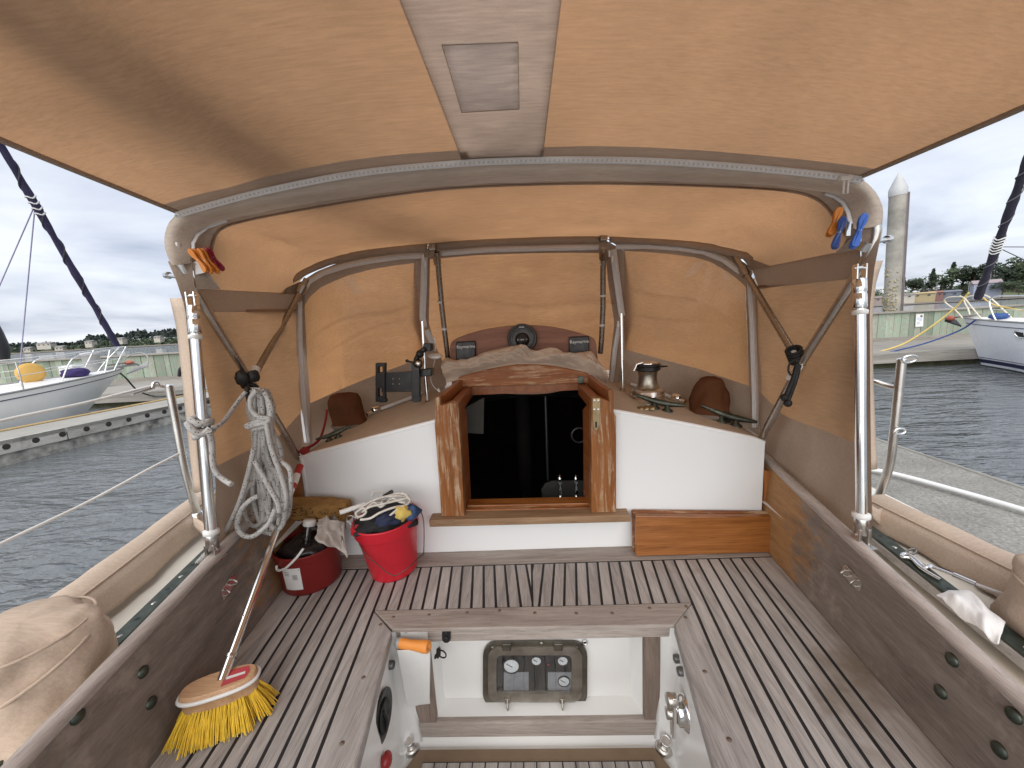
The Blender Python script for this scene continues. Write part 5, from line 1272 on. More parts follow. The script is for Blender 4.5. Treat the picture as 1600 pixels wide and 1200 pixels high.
# bottle with a white cap
bb = P(478, 850, Y=1.25); bt_ = P(484, 812, Y=1.27); bt = thing('bottle', bb, 'small bottle with a white cap standing in the dark red pail', 'bottle'); bdv = (bt_-bb).normalized()
obj('tube', MB().lathe([(.011, 0), (.011, .06), (.008, .066)], bb, bdv, 16), mix_glass('cloudy_plastic', (.65, .65, .62), .15, .2), bt)
obj('cap', MB().lathe([(.020, 0), (.0215, .002), (.0215, .018), (.019, .021), (0, .022)], bb+bdv*.066, bdv, 20), m_white_pl, bt)
# rag
m_rag = canvas('pinkish_white_rag', (.52, .47, .43), (.2, .17, .15), .2, 'x')
def rg(u, t, p): return V((0, .018*noise.noise(V((u*4, t*4, 3)))+.012*math.sin(u*9+t*2), .008*noise.noise(V((u*6, t*5, 9)))))
mb = MB().patch(P3([(496, 812, 1.22), (515, 808, 1.25), (530, 812, 1.25), (537, 826, 1.24)]), P3([(490, 846, 1.16), (512, 848, 1.17), (526, 862, 1.17), (546, 869, 1.18)]), 26, 18, rg); o = obj('rag', mb, m_rag, None, solid=.002, sub=1); tag(o, 'stained white rag hanging over the rim of the dark red pail', 'rag')
mb = MB().patch(P3([(512, 810, 1.25), (528, 806, 1.27), (540, 822, 1.26)]), P3([(500, 836, 1.20), (524, 842, 1.20), (538, 852, 1.20)]), 20, 12, rg); o = obj('rag', mb, plain('grey_rag', (.17, .15, .14), .9, 0, .3, 12), None, solid=.002, sub=1); tag(o, 'grey crumpled rag behind the stained white one', 'rag')
# bright bucket
c2 = P(617, 888, Z=SEAT); c2.z = SEAT+.001
ln_ = V((-.055, -.02, 1)).normalized()
d2 = pail('bucket', c2, .086, .114, .215, m_red, 'bright red bucket full of white rope and cloths', ln_)
top2 = c2+ln_*.215
wire = [P(552, 800, Y=top2.y-.0), P(556, 834, Y=1.245), P(568, 862, Y=1.215), P(590, 882, Y=1.195), P(614, 899, Y=1.185), P(636, 888, Y=1.195), P(658, 868, Y=1.24), P(662, 863, Y=1.27), P(662, 815, Y=1.32), P(656, 796, Y=top2.y+.01)]
obj('wire_handle', MB().tube(smooth(wire, 4), .0018, 6), metal('dark_wire', (.12, .09, .08), .4), d2)
obj('ear', MB().box(P(555, 828, Y=1.27), (.022, .03, .03)), m_red, d2, bevel=.004)
# contents: dark cloth, blue and yellow cloth, tangled white rope, tube
m_dk = plain('black_fleece', (.018, .018, .02), .95, 0, .3, 40, 1.0, 120, bdist=.004)
o = obj('cloth', MB().ball(top2+V((0, 0, -.012)), (.104, .104, .035), 26, 14, .5, 2), m_dk); tag(o, 'black fleecy cloth filling the bright red bucket', 'cloth')
o = obj('cloth', MB().ball(P(629, 801, Y=1.235), (.030, .026, .022), 16, 10, .6, 8), plain('yellow_cloth', (.62, .46, .12), .9, 0, .15, 30, .5, 90)); tag(o, 'yellow cloth tucked into the bright red bucket', 'cloth')
o = obj('cloth', MB().ball(P(642, 800, Y=1.25), (.030, .030, .024), 16, 10, .6, 5), plain('blue_cloth', (.035, .075, .17), .9, 0, .25, 30, .5, 90)); tag(o, 'blue cloth beside the yellow one in the bright red bucket', 'cloth')
o = obj('cloth', MB().ball(P(606, 812, Y=1.225), (.045, .026, .020), 18, 10, .6, 6), plain('navy_cloth', (.016, .024, .06), .9, 0, .25, 30, .5, 90)); tag(o, 'navy cloth at the front rim of the bright red bucket', 'cloth')
random.seed(21); mb = thing('tangled_rope', P(590, 800, Y=1.32), 'tangle of thin white rope heaped on the bright red bucket', 'rope')
def tang(pts, r=.0042): obj('strand', MB().tube(smooth(P3(pts), 5), r, 7), m_rope_w, mb)
tang([(556, 806, 1.27), (560, 798, 1.26), (566, 792, 1.26), (575, 786, 1.27), (588, 780, 1.28), (602, 776, 1.29), (618, 775, 1.30), (632, 776, 1.31), (640, 780, 1.30), (642, 786, 1.28), (634, 790, 1.26), (620, 792, 1.25), (606, 796, 1.24), (592, 802, 1.225), (578, 810, 1.215), (563, 812, 1.21)])
tang([(560, 810, 1.24), (556, 802, 1.25), (562, 797, 1.25), (568, 794, 1.25), (572, 800, 1.24), (566, 806, 1.235), (558, 808, 1.24)])
tang([(566, 800, 1.24), (578, 792, 1.25), (596, 788, 1.26), (612, 784, 1.27), (630, 780, 1.28), (638, 776, 1.30), (628, 771, 1.31), (612, 773, 1.31), (598, 778, 1.30), (586, 782, 1.29), (578, 788, 1.28), (588, 790, 1.27), (598, 784, 1.27)])
tang([(580, 776, 1.32), (584, 769, 1.33), (592, 768, 1.34), (600, 772, 1.34), (606, 778, 1.33), (598, 783, 1.31), (588, 781, 1.31)], .003)
tang([(607, 808, 1.225), (616, 800, 1.225), (626, 793, 1.235), (636, 788, 1.25), (641, 782, 1.27), (636, 776, 1.29)])
tang([(572, 796, 1.25), (584, 785, 1.27), (594, 792, 1.26), (604, 786, 1.27), (614, 779, 1.29), (624, 784, 1.28), (634, 786, 1.27)])
tb_ = obj('tube', MB().tube(P3([(531, 801, 1.25), (570, 788, 1.29)]), .0085, 12), m_white_pl); tag(tb_, 'white plastic tube sticking out of the bright red bucket', 'tube')
hk = obj('brush_handle', MB().tube(smooth(P3([(600, 776, 1.32), (608, 771, 1.32), (613, 768, 1.32)]), 3), .008, 8), m_black); tag(hk, 'short black handle end poking up behind the tangled rope', 'handle')
wr_ = obj('wire_hook', MB().tube(smooth(P3([(549, 820, 1.25), (542, 812, 1.25), (543, 807, 1.25), (550, 806, 1.25), (556, 810, 1.25)]), 5), .0018, 6), m_steel); tag(wr_, 'thin bent wire hook on the left rim of the bright red bucket', 'hook')
# red strap in the left corner by the cabin
o = obj('red_strap', MB().tube(smooth(P3([(480, 706, 1.44), (472, 702, 1.47), (484, 698, 1.50), (500, 685, 1.53), (508, 660, 1.58), (511, 640, 1.60)]), 5), [.016]*6+[.010]*20, 8, flat=.35), plain('red_webbing', (.30, .025, .03), .7)); tag(o, 'dull red webbing strap in the left corner of the cabin top', 'strap')

# ---------------------------------------------------------------- footwell fittings
YPn = WY+pb-.004
ep = thing('engine_panel', P(838, 1100, Y=YPn), 'bronze framed engine instrument panel behind glass in the footwell front', 'instrument panel')
def rr_rect(x0, y0, x1, y1, rpx, Y, n=6):
    pts = []
    for cx, cy, a0 in ((x1-rpx, y0+rpx, -90), (x1-rpx, y1-rpx, 0), (x0+rpx, y1-rpx, 90), (x0+rpx, y0+rpx, 180)):
        for i in range(n+1):
            a = math.radians(a0+90*i/n); pts.append(P(cx+rpx*math.cos(a), cy+rpx*math.sin(a), Y=Y))
    return pts
def frame_ring(o_, i_, th, mat_, nm, par):
    mb = MB(); n = len(o_); f = [q+V((0, -th, 0)) for q in o_]; g = [q+V((0, -th, 0)) for q in i_]
    for i in range(n):
        j = (i+1) % n; mb.add([o_[i], o_[j], f[j], f[i]], [(0, 1, 2, 3)]); mb.add([f[i], f[j], g[j], g[i]], [(0, 1, 2, 3)]); mb.add([g[i], g[j], i_[j], i_[i]], [(0, 1, 2, 3)])
    return obj(nm, mb, mat_, par, bevel=.001)
m_pf = metal('dark_bronze_frame', (.17, .155, .13), .5, .3, 20)
m_pf2 = metal('worn_bronze_frame', (.36, .335, .29), .45, .25, 20)
frame_ring(rr_rect(755, 1000, 917, 1102, 22, YPn), rr_rect(765, 1010, 906, 1091, 14, YPn), .010, m_pf, 'outer_frame', ep)
frame_ring(rr_rect(763, 1008, 909, 1093, 16, YPn-.0105), rr_rect(776, 1020, 893, 1080, 8, YPn-.0105), .010, m_pf2, 'inner_frame', ep)
obj('back', MB().prism(rr_rect(757, 1002, 915, 1100, 20, YPn+.001), (0, -.003, 0)), m_black, ep)
gm = plain('gauge_face', (.88, .90, .93), .3, 0, .15, 40)
for (gx, gy_, gr) in ((799, 1039, 15.5), (838, 1031, 9.5), (879, 1031, 10), (881, 1063, 11)):
    c = P(gx, gy_, Y=YPn-.0035); r = gr/600*1.11
    g = obj('gauge', MB().lathe([(r, 0), (r, .006), (r*.9, .007), (r*.86, .004), (0, .004)], c, (0, -1, 0), 26), m_black, ep)
    obj('face', MB().lathe([(r*.84, .0045), (0, .0048)], c, (0, -1, 0), 24), gm, g)
    obj('needle', MB().box(c+V((-r*.2, -.0055, r*.1)), (r*.8, .0008, .0022), Matrix.Rotation(.6, 3, 'Y')), m_black, g)
for a, b_ in (((787, 1050), (826, 1078)), ((856, 1050), (893, 1078))):
    q = PL([a, (b_[0], a[1]), b_, (a[0], b_[1])], Y=YPn-.0032); obj('plate', MB().prism(q, (0, -.002, 0)), plain('grey_plate', (.34, .35, .38), .3), ep)
obj('lamp', MB().ball(P(857, 1039, Y=YPn-.005), .004, 10, 6), plain('red_lens', (.3, .03, .03), .2), ep)
obj('glass', MB().prism(rr_rect(775, 1019, 894, 1081, 8, YPn-.013), (0, -.002, 0)), m_glass, ep)
for a in (772, 846, 904, 772, 904):
    pass
for a in ((766, 1050), (773, 1088), (846, 1005), (906, 1047), (901, 1012), (770, 1012), (899, 1090)): obj('rivet', MB().lathe([(.005, 0), (.0045, .002), (0, .003)], P(*a, Y=YPn-.0105), (0, -1, 0), 10), m_steel, ep)
for px in (792, 872):
    obj('hinge', MB().prism(PL([(px-7, 1001), (px+7, 1001), (px+7, 1012), (px-7, 1012)], Y=YPn-.010), (0, -.014, 0)), m_pf, ep, bevel=.002)
for px in (793, 878):
    c = P(px, 1092, Y=YPn-.02); mb = MB().box(c, (.018, .018, .018)); mb.prism([c+V((-.003, -.008, .008)), c+V((-.003, -.022, -.012)), c+V((-.003, -.012, -.036)), c+V((-.003, -.004, -.02))], (.006, 0, 0)); obj('wing_catch', mb, m_pf2, ep, bevel=.002)
# winch-handle holder
hy = WY-.004
hp = thing('handle_holder', P(650, 1105, Y=hy), 'white plastic winch handle holder in the corner of the footwell', 'holder')
f0 = PL([(622, 1018), (671, 1018), (673, 1098), (638, 1104), (634, 1100)], Y=hy-.055); bk = PL([(625, 984), (668, 983), (669, 1000), (672, 1098), (637, 1103), (628, 1020)], Y=hy)
mb = MB().prism(PL([(625, 984), (668, 983), (672, 1100), (636, 1104)], Y=hy), (0, .003, 0)); obj('back_plate', mb, m_white_pl, hp, bevel=.002)
fa = PL([(621, 1016), (672, 1015), (670, 1097), (637, 1105)], Y=hy-.05); ba = PL([(625, 1008), (669, 1006), (671, 1096), (637, 1103)], Y=hy)
mb = MB(); mb.add(fa, [(0, 1, 2, 3)]); mb.add([fa[0], ba[0], ba[3], fa[3]], [(0, 1, 2, 3)]); mb.add([fa[1], ba[1], ba[2], fa[2]], [(0, 1, 2, 3)]); mb.add([fa[3], fa[2], ba[2], ba[3]], [(0, 1, 2, 3)]); obj('pocket', mb, m_white_pl, hp, solid=.003, bevel=.004)
for a in ((634, 988), (658, 986)): obj('screw', MB().lathe([(.0045, 0), (0, .003)], P(*a, Y=hy-.0005), (0, -1, 0), 10), m_steel, hp)
wh = thing('crank_tool', P(645, 1015, Y=hy-.03), 'winch handle with a bright orange grip lying in the white holder', 'winch handle')
a, b_ = P(623, 1005, Y=hy-.028), P(670, 1011, Y=hy-.055); d = (b_-a).normalized(); Lg = (b_-a).length
obj('grip', MB().lathe([(.014, .004), (.0155, .012), (.0135, Lg*.4), (.0150, Lg*.62), (.0175, Lg*.85), (.0170, Lg*.97), (.0155, Lg), (.008, Lg), (.007, Lg-.008), (0, Lg-.008)], a, d, 22), m_orangepl, wh)
obj('end_cap', MB().lathe([(0, -.008), (.012, -.007), (.0155, -.002), (.0155, .007), (.0145, .009)], a, d, 22), plain('grey_cap', (.35, .35, .33), .4), wh)
# plug with ring, oval latch, screw eye
t = thing('socket_plug', P(682, 1030, Y=WY+.03), 'black socket plug with a ring beside the white handle holder', 'plug')
c = P(678, 1019, Y=WY+.055); obj('socket', MB().lathe([(.022, -.012), (.024, 0), (.022, .004), (.0, .006)], c, (.45, -1, 0), 20), m_bronze_pole, t); obj('cap', MB().lathe([(.022, .004), (.020, .012), (.008, .014), (.006, .022), (0, .023)], c, (.45, -1, 0), 20), m_rubber, t)
c = P(691, 1022, Y=WY+.02); obj('ring', MB().tube([c+V((.013*math.cos(x), -.004*math.cos(x), .013*math.sin(x))) for x in [2*math.pi*i/18 for i in range(18)]], .0022, 6, closed=True), m_rubber, t)
t = thing('oval_latch', P(697, 1002, Y=WY-.002), 'small black oval fitting on the teak fascia', 'fitting'); obj('plate', MB().prism(rr_rect(691, 981, 704.5, 1003, 6.6, WY-.0005), (0, -.006, 0)), m_black, t, bevel=.003)
for yy in (987, 997): obj('stud', MB().ball(P(697.7, yy, Y=WY-.008), .006, 10, 6), m_rubber, t)
t = thing('pull_ring', P(914, 1004, Y=YPn-.002), 'small round chrome eyelet right of the engine panel', 'fitting'); obj('rim', MB().lathe([(.0045, -.001), (.0055, .003), (.009, .002), (.0095, -.002)], P(914, 1004, Y=WY+.063), (0, -1, 0), 18), m_chrome, t); obj('hole', MB().lathe([(.0046, 0), (0, .0002)], P(914, 1004, Y=WY+.0625), (0, -1, 0), 12), m_caulk, t)
# cockpit drains
for side, a in ((-1, (643, 1168)), (1, (1037, 1168))):
    c = P(*a, Z=SOLE+.008); t = thing('drain_strainer', c, 'chrome strainer standing in the %s front corner of the footwell' % ('left' if side < 0 else 'right'), 'drain', 'cockpit drains')
    obj('flange', MB().lathe([(.026, -.008), (.026, .004), (.020, .010), (.013, .013)], c, seg=26), m_steel, t)
    obj('neck', MB().lathe([(.013, .012), (.0125, .035), (.015, .038), (.0155, .050), (.013, .052), (.012, .048)], c, (0, -.35, 1), 22), m_chrome, t)
    obj('mesh', MB().lathe([(.012, .047), (0, .048)], c, (0, -.35, 1), 18), plain('wire_mesh', (.3, .28, .25), .4, .8, .5, 400, 1, 600), t)
# left wall: black oval socket plate and red knob; right wall: lever
def on_wallL(px, py):
    best = None
    for i in range(400):
        y = .5+i*.0014; q = P(px, py, Y=y); x = il(y)-.012+.012*max(0, min(1, (z_t-q.z)/(z_t-SOLE))); d = abs(q.x-x)
        if best is None or d < best[0]: best = (d, V((x, y, q.z)))
    return best[1]
def on_wallR(px, py):
    best = None
    for i in range(400):
        y = .5+i*.0014; q = P(px, py, Y=y); x = ir(y)+.012-.012*max(0, min(1, (z_t-q.z)/(z_t-SOLE))); d = abs(q.x-x)
        if best is None or d < best[0]: best = (d, V((x, y, q.z)))
    return best[1]
c = on_wallL(597, 1118); t = thing('oval_socket', c, 'black oval bilge pump socket on the left wall of the footwell', 'fitting')
mb = MB(); mb.prism([c+V((0, .062*math.cos(a), .062*math.sin(a))) for a in [2*math.pi*i/32 for i in range(32)]], (.006, 0, 0)); obj('plate', mb, m_black, t, bevel=.002)
mb = MB(); mb.prism([c+V((.006, .036*math.cos(a), .044*math.sin(a))) for a in [2*math.pi*i/28 for i in range(28)]], (.006, 0, 0)); obj('cap', mb, m_rubber, t, bevel=.003)
obj('handle', MB().tube(smooth([c+V((.011, -.015, -.03)), c+V((.018, -.012, 0)), c+V((.011, -.015, .03))], 5), .005, 8), m_black, t)
c = on_wallL(597, 1188); t = thing('pull_stop', c, 'round red knob low on the left wall of the footwell', 'knob'); obj('knob', MB().ball(c+V((.012, 0, 0)), (.014, .02, .02), 20, 12), plain('red_knob_plastic', (.30, .02, .02), .3), t); obj('shaft', MB().lathe([(.008, 0), (.008, .008)], c, (1, 0, 0), 10), m_steel, t)
for px, py, w_, lab in ((608, 1039, on_wallL, 'small grey push button under the left trim of the footwell'), (1061, 1029, on_wallR, 'upper grey push button under the right trim of the footwell'), (1067, 1049, on_wallR, 'lower grey push button under the right trim of the footwell')):
    c = w_(px, py); s = 1 if w_ is on_wallL else -1; t = thing('push_button', c, lab, 'button', 'footwell buttons'); obj('body', MB().lathe([(.012, -.002), (.012, .012), (.010, .015), (0, .016)], c, (s, 0, 0), 18), plain('grey_button', (.16, .16, .155), .4, .6) if 'grey_button' not in bpy.data.materials else bpy.data.materials['grey_button'], t)
c = on_wallR(1072, 1114); t = thing('throttle_lever', c, 'chrome throttle lever on the right wall of the footwell', 'lever')
obj('base', MB().lathe([(.044, 0), (.043, .006), (.036, .012), (.030, .014), (.030, .024), (.024, .028), (0, .028)], c, (-1, 0, 0), 30), m_chrome, t)
obj('lever', MB().prism([c+V((-.028, .012, .055)), c+V((-.028, -.012, .058)), c+V((-.028, -.016, -.01)), c+V((-.028, -.012, -.07)), c+V((-.028, .004, -.074)), c+V((-.028, .014, -.01))], (-.012, 0, 0)), m_chrome, t, bevel=.003)
obj('head', MB().lathe([(.016, 0), (.017, .004), (.017, .022), (.014, .026), (0, .026)], c+V((-.026, 0, .042)), (-1, 0, 0), 18), m_steel, t); obj('hub', MB().lathe([(.014, 0), (.014, .014), (0, .016)], c+V((-.038, 0, 0)), (-1, 0, 0), 16), m_steel, t)

# ---------------------------------------------------------------- side-deck things
# big beige winch covers
bL = V((-1.045, .615, 1.235))
t = hood('winch_cover', bL, [(.140, 0), (.142, .02), (.133, .05), (.120, .085), (.112, .12), (.108, .142), (.088, .160), (.05, .166), (.005, .168)], m_beige, 'large beige canvas winch cover at the lower left', 'winch cover', (-.02, .05), 3, 'beige winch covers', .17, 60, .07)
sm_ = [bL+V((.117*math.cos(a)-.010, .117*math.sin(a)+.025, .095+.035*math.sin(a*1.0+.6))) for a in [2*math.pi*i/40 for i in range(40)]]
obj('seam', MB().tube(sm_, .0035, 6, closed=True), m_beige, t)
sm_ = [bL+V((.107*math.cos(a)-.018, .107*math.sin(a)+.042, .146)) for a in [2*math.pi*i/40 for i in range(40)]]; obj('seam', MB().tube(sm_, .003, 6, closed=True), m_beige, t)
bR = V((1.115, .69, 1.205))
t = hood('winch_cover', bR, [(.15, 0), (.155, .03), (.14, .07), (.125, .11), (.118, .15), (.105, .172), (.07, .182), (.005, .184)], m_beige, 'large beige canvas winch cover at the right edge', 'winch cover', (.02, .04), 9, 'beige winch covers', .15, 60, .07)
obj('seam', MB().tube([bR+V((.121*math.cos(a)+.014, .121*math.sin(a)+.03, .14)) for a in [2*math.pi*i/40 for i in range(40)]], .0035, 6, closed=True), m_beige, t)
# towel on the right deck
def tw(u, t, p): return V((.0, 0, .022*math.sin(math.pi*u)*math.sin(math.pi*t)+.014*noise.noise(V((u*3, t*2, 4)))+.004*noise.noise(V((u*7, t*5, 2)))))
mb = MB().patch(PL([(1462, 930), (1482, 921), (1515, 930), (1572, 972)], Z=1.268), PL([(1500, 962), (1520, 975), (1535, 988), (1560, 1006)], Z=1.262), 30, 16, tw); m_tow = plain('white_towel', (.78, .77, .76), .95, 0, .04, 10, .6, 300); o = obj('towel', mb, m_tow, None, sub=1, solid=.003); tag(o, 'crumpled white towel on the right side deck', 'towel')
# turnbuckle and pelican hook lying on the right deck
t = thing('lifeline_turnbuckle', P(1440, 880, Z=1.235), 'loose steel lifeline gate hook and turnbuckle lying on the right side deck', 'rigging')
zz_ = 1.262
obj('wire', MB().tube(PL([(1600, 940), (1525, 913)], Z=zz_), .004, 8), m_zip, t); obj('barrel', MB().tube(PL([(1525, 913), (1490, 898)], Z=zz_), .0065, 10), m_chrome, t); obj('screw_rod', MB().tube(PL([(1490, 898), (1450, 883)], Z=zz_), .004, 8), m_chrome, t)
obj('hook', MB().tube(smooth(PL([(1455, 884), (1446, 887), (1436, 878), (1424, 869), (1412, 865), (1410, 870), (1424, 873), (1440, 888), (1470, 906)], Z=zz_), 4), .0045, 8), m_chrome, t); obj('ring', MB().tube(smooth(PL([(1416, 862), (1424, 858), (1432, 858), (1430, 864), (1420, 866)], Z=zz_), 4, True), .003, 6, closed=True), m_bronze_pole, t)
# stanchions and lifelines
def stanchion(pts, lab, eyes):
    q = smooth(pts, 5); t = thing('stanchion', q[-1], lab, 'stanchion', 'lifeline stanchions'); obj('tube', MB().tube(q, .0125, 14), m_steel, t)
    obj('base', MB().lathe([(.03, -.02), (.03, -.012), (.017, -.008), (.017, .03), (.0135, .032)], q[-1], (q[-4]-q[-1]), 16), m_chrome, t); obj('cap', MB().ball(q[0], (.013, .013, .007), 12, 6), m_chrome, t)
    for c, nrm, r in eyes: obj('eye', MB().tube([c+frame_from(nrm) @ V((r*1.25*math.cos(a), r*.7*math.sin(a), 0)) for a in [2*math.pi*i/16 for i in range(16)]], .0035, 7, closed=True), m_chrome, t)
    return t
XS = -1.25
stanchion([P(264, 603, X=XS), P(275, 660, X=XS), P(287, 725, X=XS), P(300, 775, X=XS), P(311, 812, X=XS)], 'leaning steel stanchion at the left rail in front of the water', [(P(286, 708, X=XS), (0, 0, 1), .008)])
XS2 = 1.2
stanchion([P(1409, 562, X=XS2), P(1403, 620, X=XS2), P(1397, 675, X=XS2), P(1390, 725, X=XS2), P(1377, 765, X=XS2), P(1369, 788, X=XS2)], 'bent steel stanchion with two eyes at the right rail', [(P(1421, 561, X=XS2), (0, 1, .35), .018), (P(1406, 674, X=XS2), (0, 1, 0), .014)])
def line(name, pts, r, mat_, lab, cat, group=None):
    o = obj(name, MB().tube(smooth(pts, 6), r, 8), mat_); return tag(o, lab, cat, group)
m_ll = plain('white_vinyl_wire', (.66, .65, .62), .4)
line('lifeline', [P(-120, 692, X=-1.3), P(0, 658, X=-1.30), P(130, 630, X=-1.28), P(240, 603, X=-1.26), P(262, 604, X=XS)], .0042, m_ll, 'upper white lifeline running left from the leaning stanchion', 'lifeline', 'lifelines')
line('lifeline', [P(-60, 882, X=-1.27), P(0, 850, X=-1.27), P(140, 783, X=-1.26), P(240, 729, X=-1.255), P(284, 707, X=XS)], .0042, m_ll, 'lower white lifeline running left from the leaning stanchion', 'lifeline', 'lifelines')
t = thing('lifeline_hook', P(243, 606, X=-1.262), 'steel pelican hook at the top of the leaning left stanchion', 'hook')
obj('hook', MB().tube(smooth(PL([(238, 606), (240, 599), (246, 597), (249, 603), (258, 604)], X=-1.258), 4), .005, 8), m_chrome, t); obj('body', MB().tube(PL([(206, 616), (240, 605)], X=-1.263), .0062, 8), m_steel, t)
o = obj('gate_rail', MB().tube(smooth([P(1350, 594, X=1.16), P(1366, 596, X=1.17), P(1385, 602, X=1.19), P(1400, 606, X=1.2)], 4), .009, 10), m_steel); tag(o, 'short white rail end left of the bent stanchion', 'rail')
o = obj('canvas_strap', MB().patch(P3([(302, 808, 1.25), (316, 815, 1.2), (322, 828, 1.16)]), P3([(304, 824, 1.25), (316, 834, 1.2), (322, 842, 1.16)]), 12, 4), m_beige, None, solid=.004); tag(o, 'beige canvas strap round the foot of the left stanchion', 'strap', 'canvas straps')
o = obj('canvas_strap', MB().patch(P3([(1362, 790, 1.16), (1372, 796, 1.18), (1382, 792, 1.22)]), P3([(1362, 808, 1.16), (1374, 820, 1.18), (1381, 818, 1.22)]), 12, 4), m_beige, None, solid=.004); tag(o, 'beige canvas strap round the foot of the right stanchion', 'strap', 'canvas straps')
# ================================================================ water, docks, neighbours
def struct(name, mb, mat_, loc=(0, 0, 0), **k):
    o = obj(name, mb, mat_, None, loc=loc, **k); o['kind'] = 'structure'; return o
M = Mat('harbour_water'); v = M.coord((1, 1, 1), rnd=False); vs_ = M.coord((.55, 1.5, 1), rnd=False, rot=(0, 0, .25))
n1 = M.noise(vs_, 1.5, 3, .55, .6); n2 = M.noise(vs_, 5.5, 3, .5, .8); n3 = M.noise(vs_, .35, 2, .5)
h1 = M.n('ShaderNodeMath', operation='MULTIPLY_ADD'); M.l(n2, h1.inputs[0]); h1.inputs[1].default_value = .35; M.l(n1, h1.inputs[2])
h2 = M.n('ShaderNodeMath', operation='MULTIPLY_ADD'); M.l(n3, h2.inputs[0]); h2.inputs[1].default_value = 1.2; M.l(h1.outputs[0], h2.inputs[2])
m_water = M.pr((.125, .135, .14), .02, 0, M.bump(h2.outputs[0], 1.0, .17)); M.b.inputs['IOR'].default_value = 1.45
mb = MB(); R = 2500
mb.add([V((-R, -R, 0)), V((R, -R, 0)), V((R, R, 0)), V((-R, R, 0))], [(0, 1, 2, 3)])
struct('water', mb, m_water)
m_conc = plain('weathered_concrete', (.30, .285, .255), .9, 0, .18, 2.2, .5, 60, bdist=.01)
m_conc2 = plain('wet_stained_concrete', (.30, .29, .26), .85, 0, .75, 5.0, .6, 25, bdist=.01)
m_dockw = wood('grey_dock_timber', ((.20, .19, .17), (.33, .31, .28), (.45, .43, .39)), 'y', .12, .9, .3)
m_dockx = wood('grey_dock_timber_crosswise', ((.17, .16, .14), (.29, .27, .24), (.40, .375, .335)), 'x', .12, .9, .3)
def dock_mat():
    M = Mat('pebbled_dock_concrete'); v = M.coord((1, 1, 1), rnd=False)
    c = M.ramp(M.noise(v, 55, 6, .7), [(.3, (.13, .125, .112)), (.5, (.235, .225, .20)), (.7, (.36, .345, .31))])
    big = M.ramp(M.noise(v, 1.1, 4, .6), [(.35, .72), (.65, 1.12)]); c = M.mix(1.0, c, big, 'MULTIPLY')
    rust = M.ramp(M.noise(M.coord((1.2, 5, 1), rnd=False), 1.6, 3, .6), [(.70, 0.0), (.76, .7)]); c = M.mix(rust, c, (.30, .13, .06))
    return M.pr(c, .9, 0, M.bump(M.noise(v, 70, 5, .7), .5, .008))
m_dock = dock_mat()
# --- right finger dock alongside
rd = thing('finger_dock', (2.9, 5, 0), 'grey pebbled concrete finger dock alongside on the right', 'dock')
for i in range(4):
    y0, y1 = -3+i*3.65, -3+(i+1)*3.65-.025
    obj('slab', MB().prism([V((1.62, y0, .45)), V((3.80-.05*0, y0, .45)), V((3.80, y1, .45)), V((1.62, y1, .45))], (0, 0, -.12)), m_dock, rd, bevel=.01)
obj('float', MB().prism([V((1.75, -3, .33)), V((3.70, -3, .33)), V((3.70, 11.5, .33)), V((1.75, 11.5, .33))], (0, 0, -.6)), m_conc2, rd)
obj('edge_strip', MB().tube([V((3.815, -3, .45)), V((3.81, 4, .45)), V((3.80, 11.5, .45))], .016, 8), m_conc, rd)
hose = P3 if False else None
o = obj('dock_hose', MB().tube(smooth([P(1355, 733, Z=.49), P(1400, 741, Z=.49), P(1500, 768, Z=.49), P(1610, 800, Z=.49), P(1750, 845, Z=.49)], 6), .019, 10), m_white_pl); tag(o, 'white hose lying along the concrete dock on the right', 'hose')
# --- main walkway across the bows, with the green plank breakwater behind
WK0, WK1 = 11.6, 15.3
wk = thing('main_walkway', (0, 13, 0), 'wide grey dock walkway in front of the green plank wall', 'dock')
random.seed(4)
for i in range(17):
    x0 = -32+i*4; obj('slab', MB().prism([V((x0, WK0+.02, .45)), V((x0+3.97, WK0+.02, .45)), V((x0+3.97, WK1, .45)), V((x0, WK1, .45))], (0, 0, -.1)), m_dockx, wk)
obj('fascia', MB().prism([V((-32, WK0, .44)), V((36, WK0, .44)), V((36, WK0, .16)), V((-32, WK0, .16))], (0, .06, 0)), m_dockx, wk)
obj('float', MB().prism([V((-32, WK0+.2, .2)), V((36, WK0+.2, .2)), V((36, WK1, .2)), V((-32, WK1, .2))], (0, 0, -.6)), plain('mossy_float', (.06, .06, .03), .9, 0, .4, 4), wk)
for i in range(14): obj('cleat_block', MB().box(V((-30+i*4.9, WK0-.03, .25)), (.16, .05, .36)), m_dockw, wk)
bw = thing('breakwater_wall', (0, 15.4, 0), 'faded green vertical plank wall with a grey cap rail', 'wall')
def greenm(k):
    a = [(.25, .33, .25), (.30, .37, .29), (.20, .28, .21), (.33, .37, .30), (.27, .35, .28)][k]
    return wood('faded_green_plank_%d' % k, (mul(a, .72), a, mul(a, 1.2)), 'z', .10, .9, .3, worn=(.30, .27, .22), wornamt=.7, rnd_amt=.2)
gms = [greenm(k) for k in range(5)]
me_cache = {}
x = -31.5; i = 0
while x < 35:
    w_ = random.choice((.22, .26, .30)); key = (w_, random.randrange(5))
    if key not in me_cache:
        o = obj('plank', MB().prism([V((0, 0, 0)), V((w_-.012, 0, 0)), V((w_-.012, 0, .96)), V((0, 0, .96))], (0, .05, 0)), gms[key[1]], None, loc=(0, 0, 0)); me_cache[key] = o.data; bpy.data.objects.remove(o)
    o = bpy.data.objects.new('plank', me_cache[key]); COL.objects.link(o); o.parent = bw; o.location = V((x, 15.36+random.uniform(-.012, .012), .55+random.uniform(-.02, .02)))-V((0, 15.4, 0)); x += w_; i += 1
